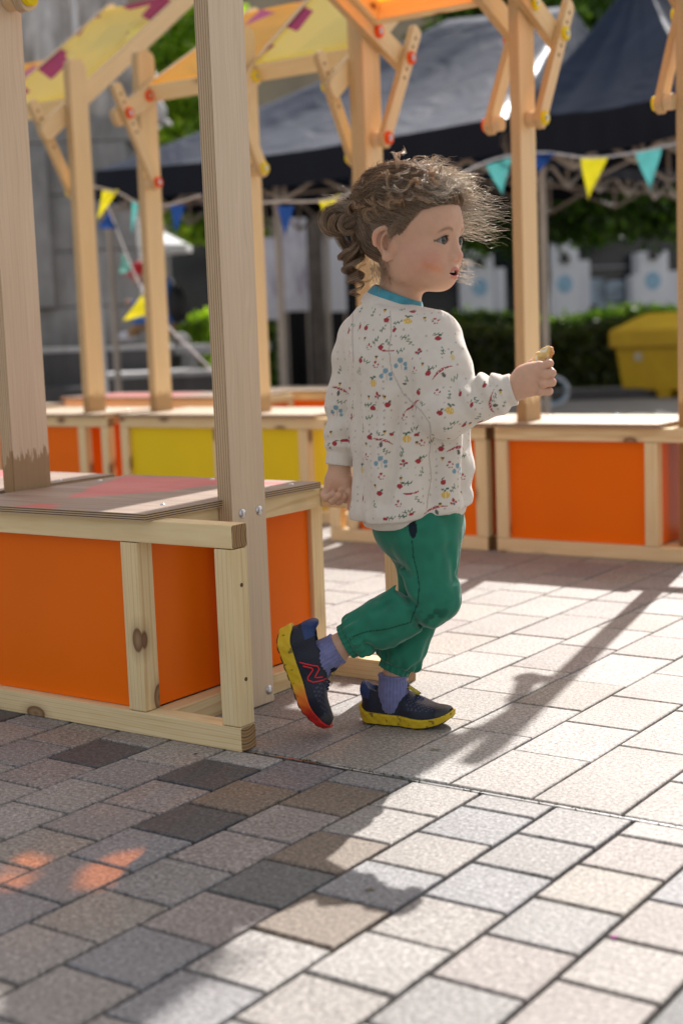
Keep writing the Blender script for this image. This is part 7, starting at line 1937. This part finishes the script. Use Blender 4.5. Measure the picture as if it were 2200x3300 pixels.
V, F = surf(lambda P: np.maximum(ell(P, q(462, 880), (0.080, 0.074, 0.085)), -(P[..., 2] - q(0, 888)[2] - 0.25 * (P[..., 0] - q(462, 0)[0]))), (-0.25, -0.12, 0.38), (0.05, 0.12, 0.62), 0.006)
N = NT('red_cap'); N.base((0.55, 0.012, 0.02)); N.set(Roughness=0.7); cp = np_obj('cap', V, F, N.m, PR)
bm = bmesh.new(); bmesh.ops.create_cone(bm, cap_ends=True, segments=20, radius1=0.07, radius2=0.066, depth=0.008, matrix=Matrix.Translation(Vector(q(436, 893))) @ Matrix.Rotation(R(20), 4, 'Y')); bm_obj('peak', bm, N.m, cp)
V, F = surf(lambda P: smin(ell(P, q(572, 985), (0.085, 0.13, 0.155)), ell(P, q(590, 1010), (0.05, 0.10, 0.08)), 0.02), (0.0, -0.2, 0.0), (0.33, 0.2, 0.48), 0.008)
N = NT('black_bag'); N.base((0.012, 0.014, 0.016)); N.set(Roughness=0.6); np_obj('backpack', V, F, N.m, PR)
for s in (-1, 1):
    V, F = surf(lambda P: np.maximum(ell(P, q(412, 1082, 0.08 * s), (0.075, 0.032, 0.036)), -(P[..., 2] + 0.02)), np.array(q(412, 1082, 0.08 * s)) - 0.09, np.array(q(412, 1082, 0.08 * s)) + 0.09, 0.006)
    N = NT('pale_shoe'); N.base((0.55, 0.57, 0.66)); N.set(Roughness=0.6); np_obj('shoe', V, F, N.m, PR)

def petal(label, cat, loc, pts, c, rz=0.0, up=0.0015):
    bm = bmesh.new(); vs = [bm.verts.new((x, y, up * (i % 2) + 0.0012)) for i, (x, y) in enumerate(pts)]; bm.faces.new(vs); bmesh.ops.solidify(bm, geom=bm.faces[:], thickness=0.0006)
    N = NT(cat.replace(' ', '_')); N.base(c); N.set(Roughness=0.7); o = bm_obj(cat.replace(' ', '_'), bm, N.m, loc=loc); o.rotation_euler = (0, 0, rz); tag(o, label, cat)
petal('tiny curled green leaf on the sunlit slab right of the front shoe', 'leaf', (-1.2461, 2.0186, 0.0000), [(-0.012, 0), (-0.004, 0.003), (0.006, 0.0005), (0.016, 0.001), (0.004, -0.0015), (-0.006, -0.003)], (0.16, 0.20, 0.03), 0.4)
petal('tiny magenta petal lying in a joint of the sunlit setts at lower right', 'petal', (-0.6721, 1.4752, -0.0000), [(-0.004, -0.003), (0.004, -0.002), (0.005, 0.003), (-0.002, 0.004)], (0.5, 0.01, 0.35), 0.9)
petal('tiny yellow-green stalk on the slab below the raised shoe', 'stalk', (-1.4612, 2.0476, 0.0000), [(-0.014, 0), (0.0, 0.0015), (0.014, 0.0005), (0.0, -0.0012)], (0.22, 0.22, 0.03), 0.2)
petal('small dark twig scrap beside the timber corner of the nearest stall', 'twig', (-1.5989, 1.8009, 0.0000), [(-0.006, 0), (0.0, 0.002), (0.007, 0.0005), (0.0, -0.002)], (0.03, 0.025, 0.02), 0.7)
petal('pale crumb on the speckled sett at the lower centre', 'crumb', (-1.0030, 1.4512, 0.0000), [(-0.008, -0.002), (0.0, -0.004), (0.009, 0.0), (0.002, 0.004)], (0.34, 0.28, 0.18), 0.3)
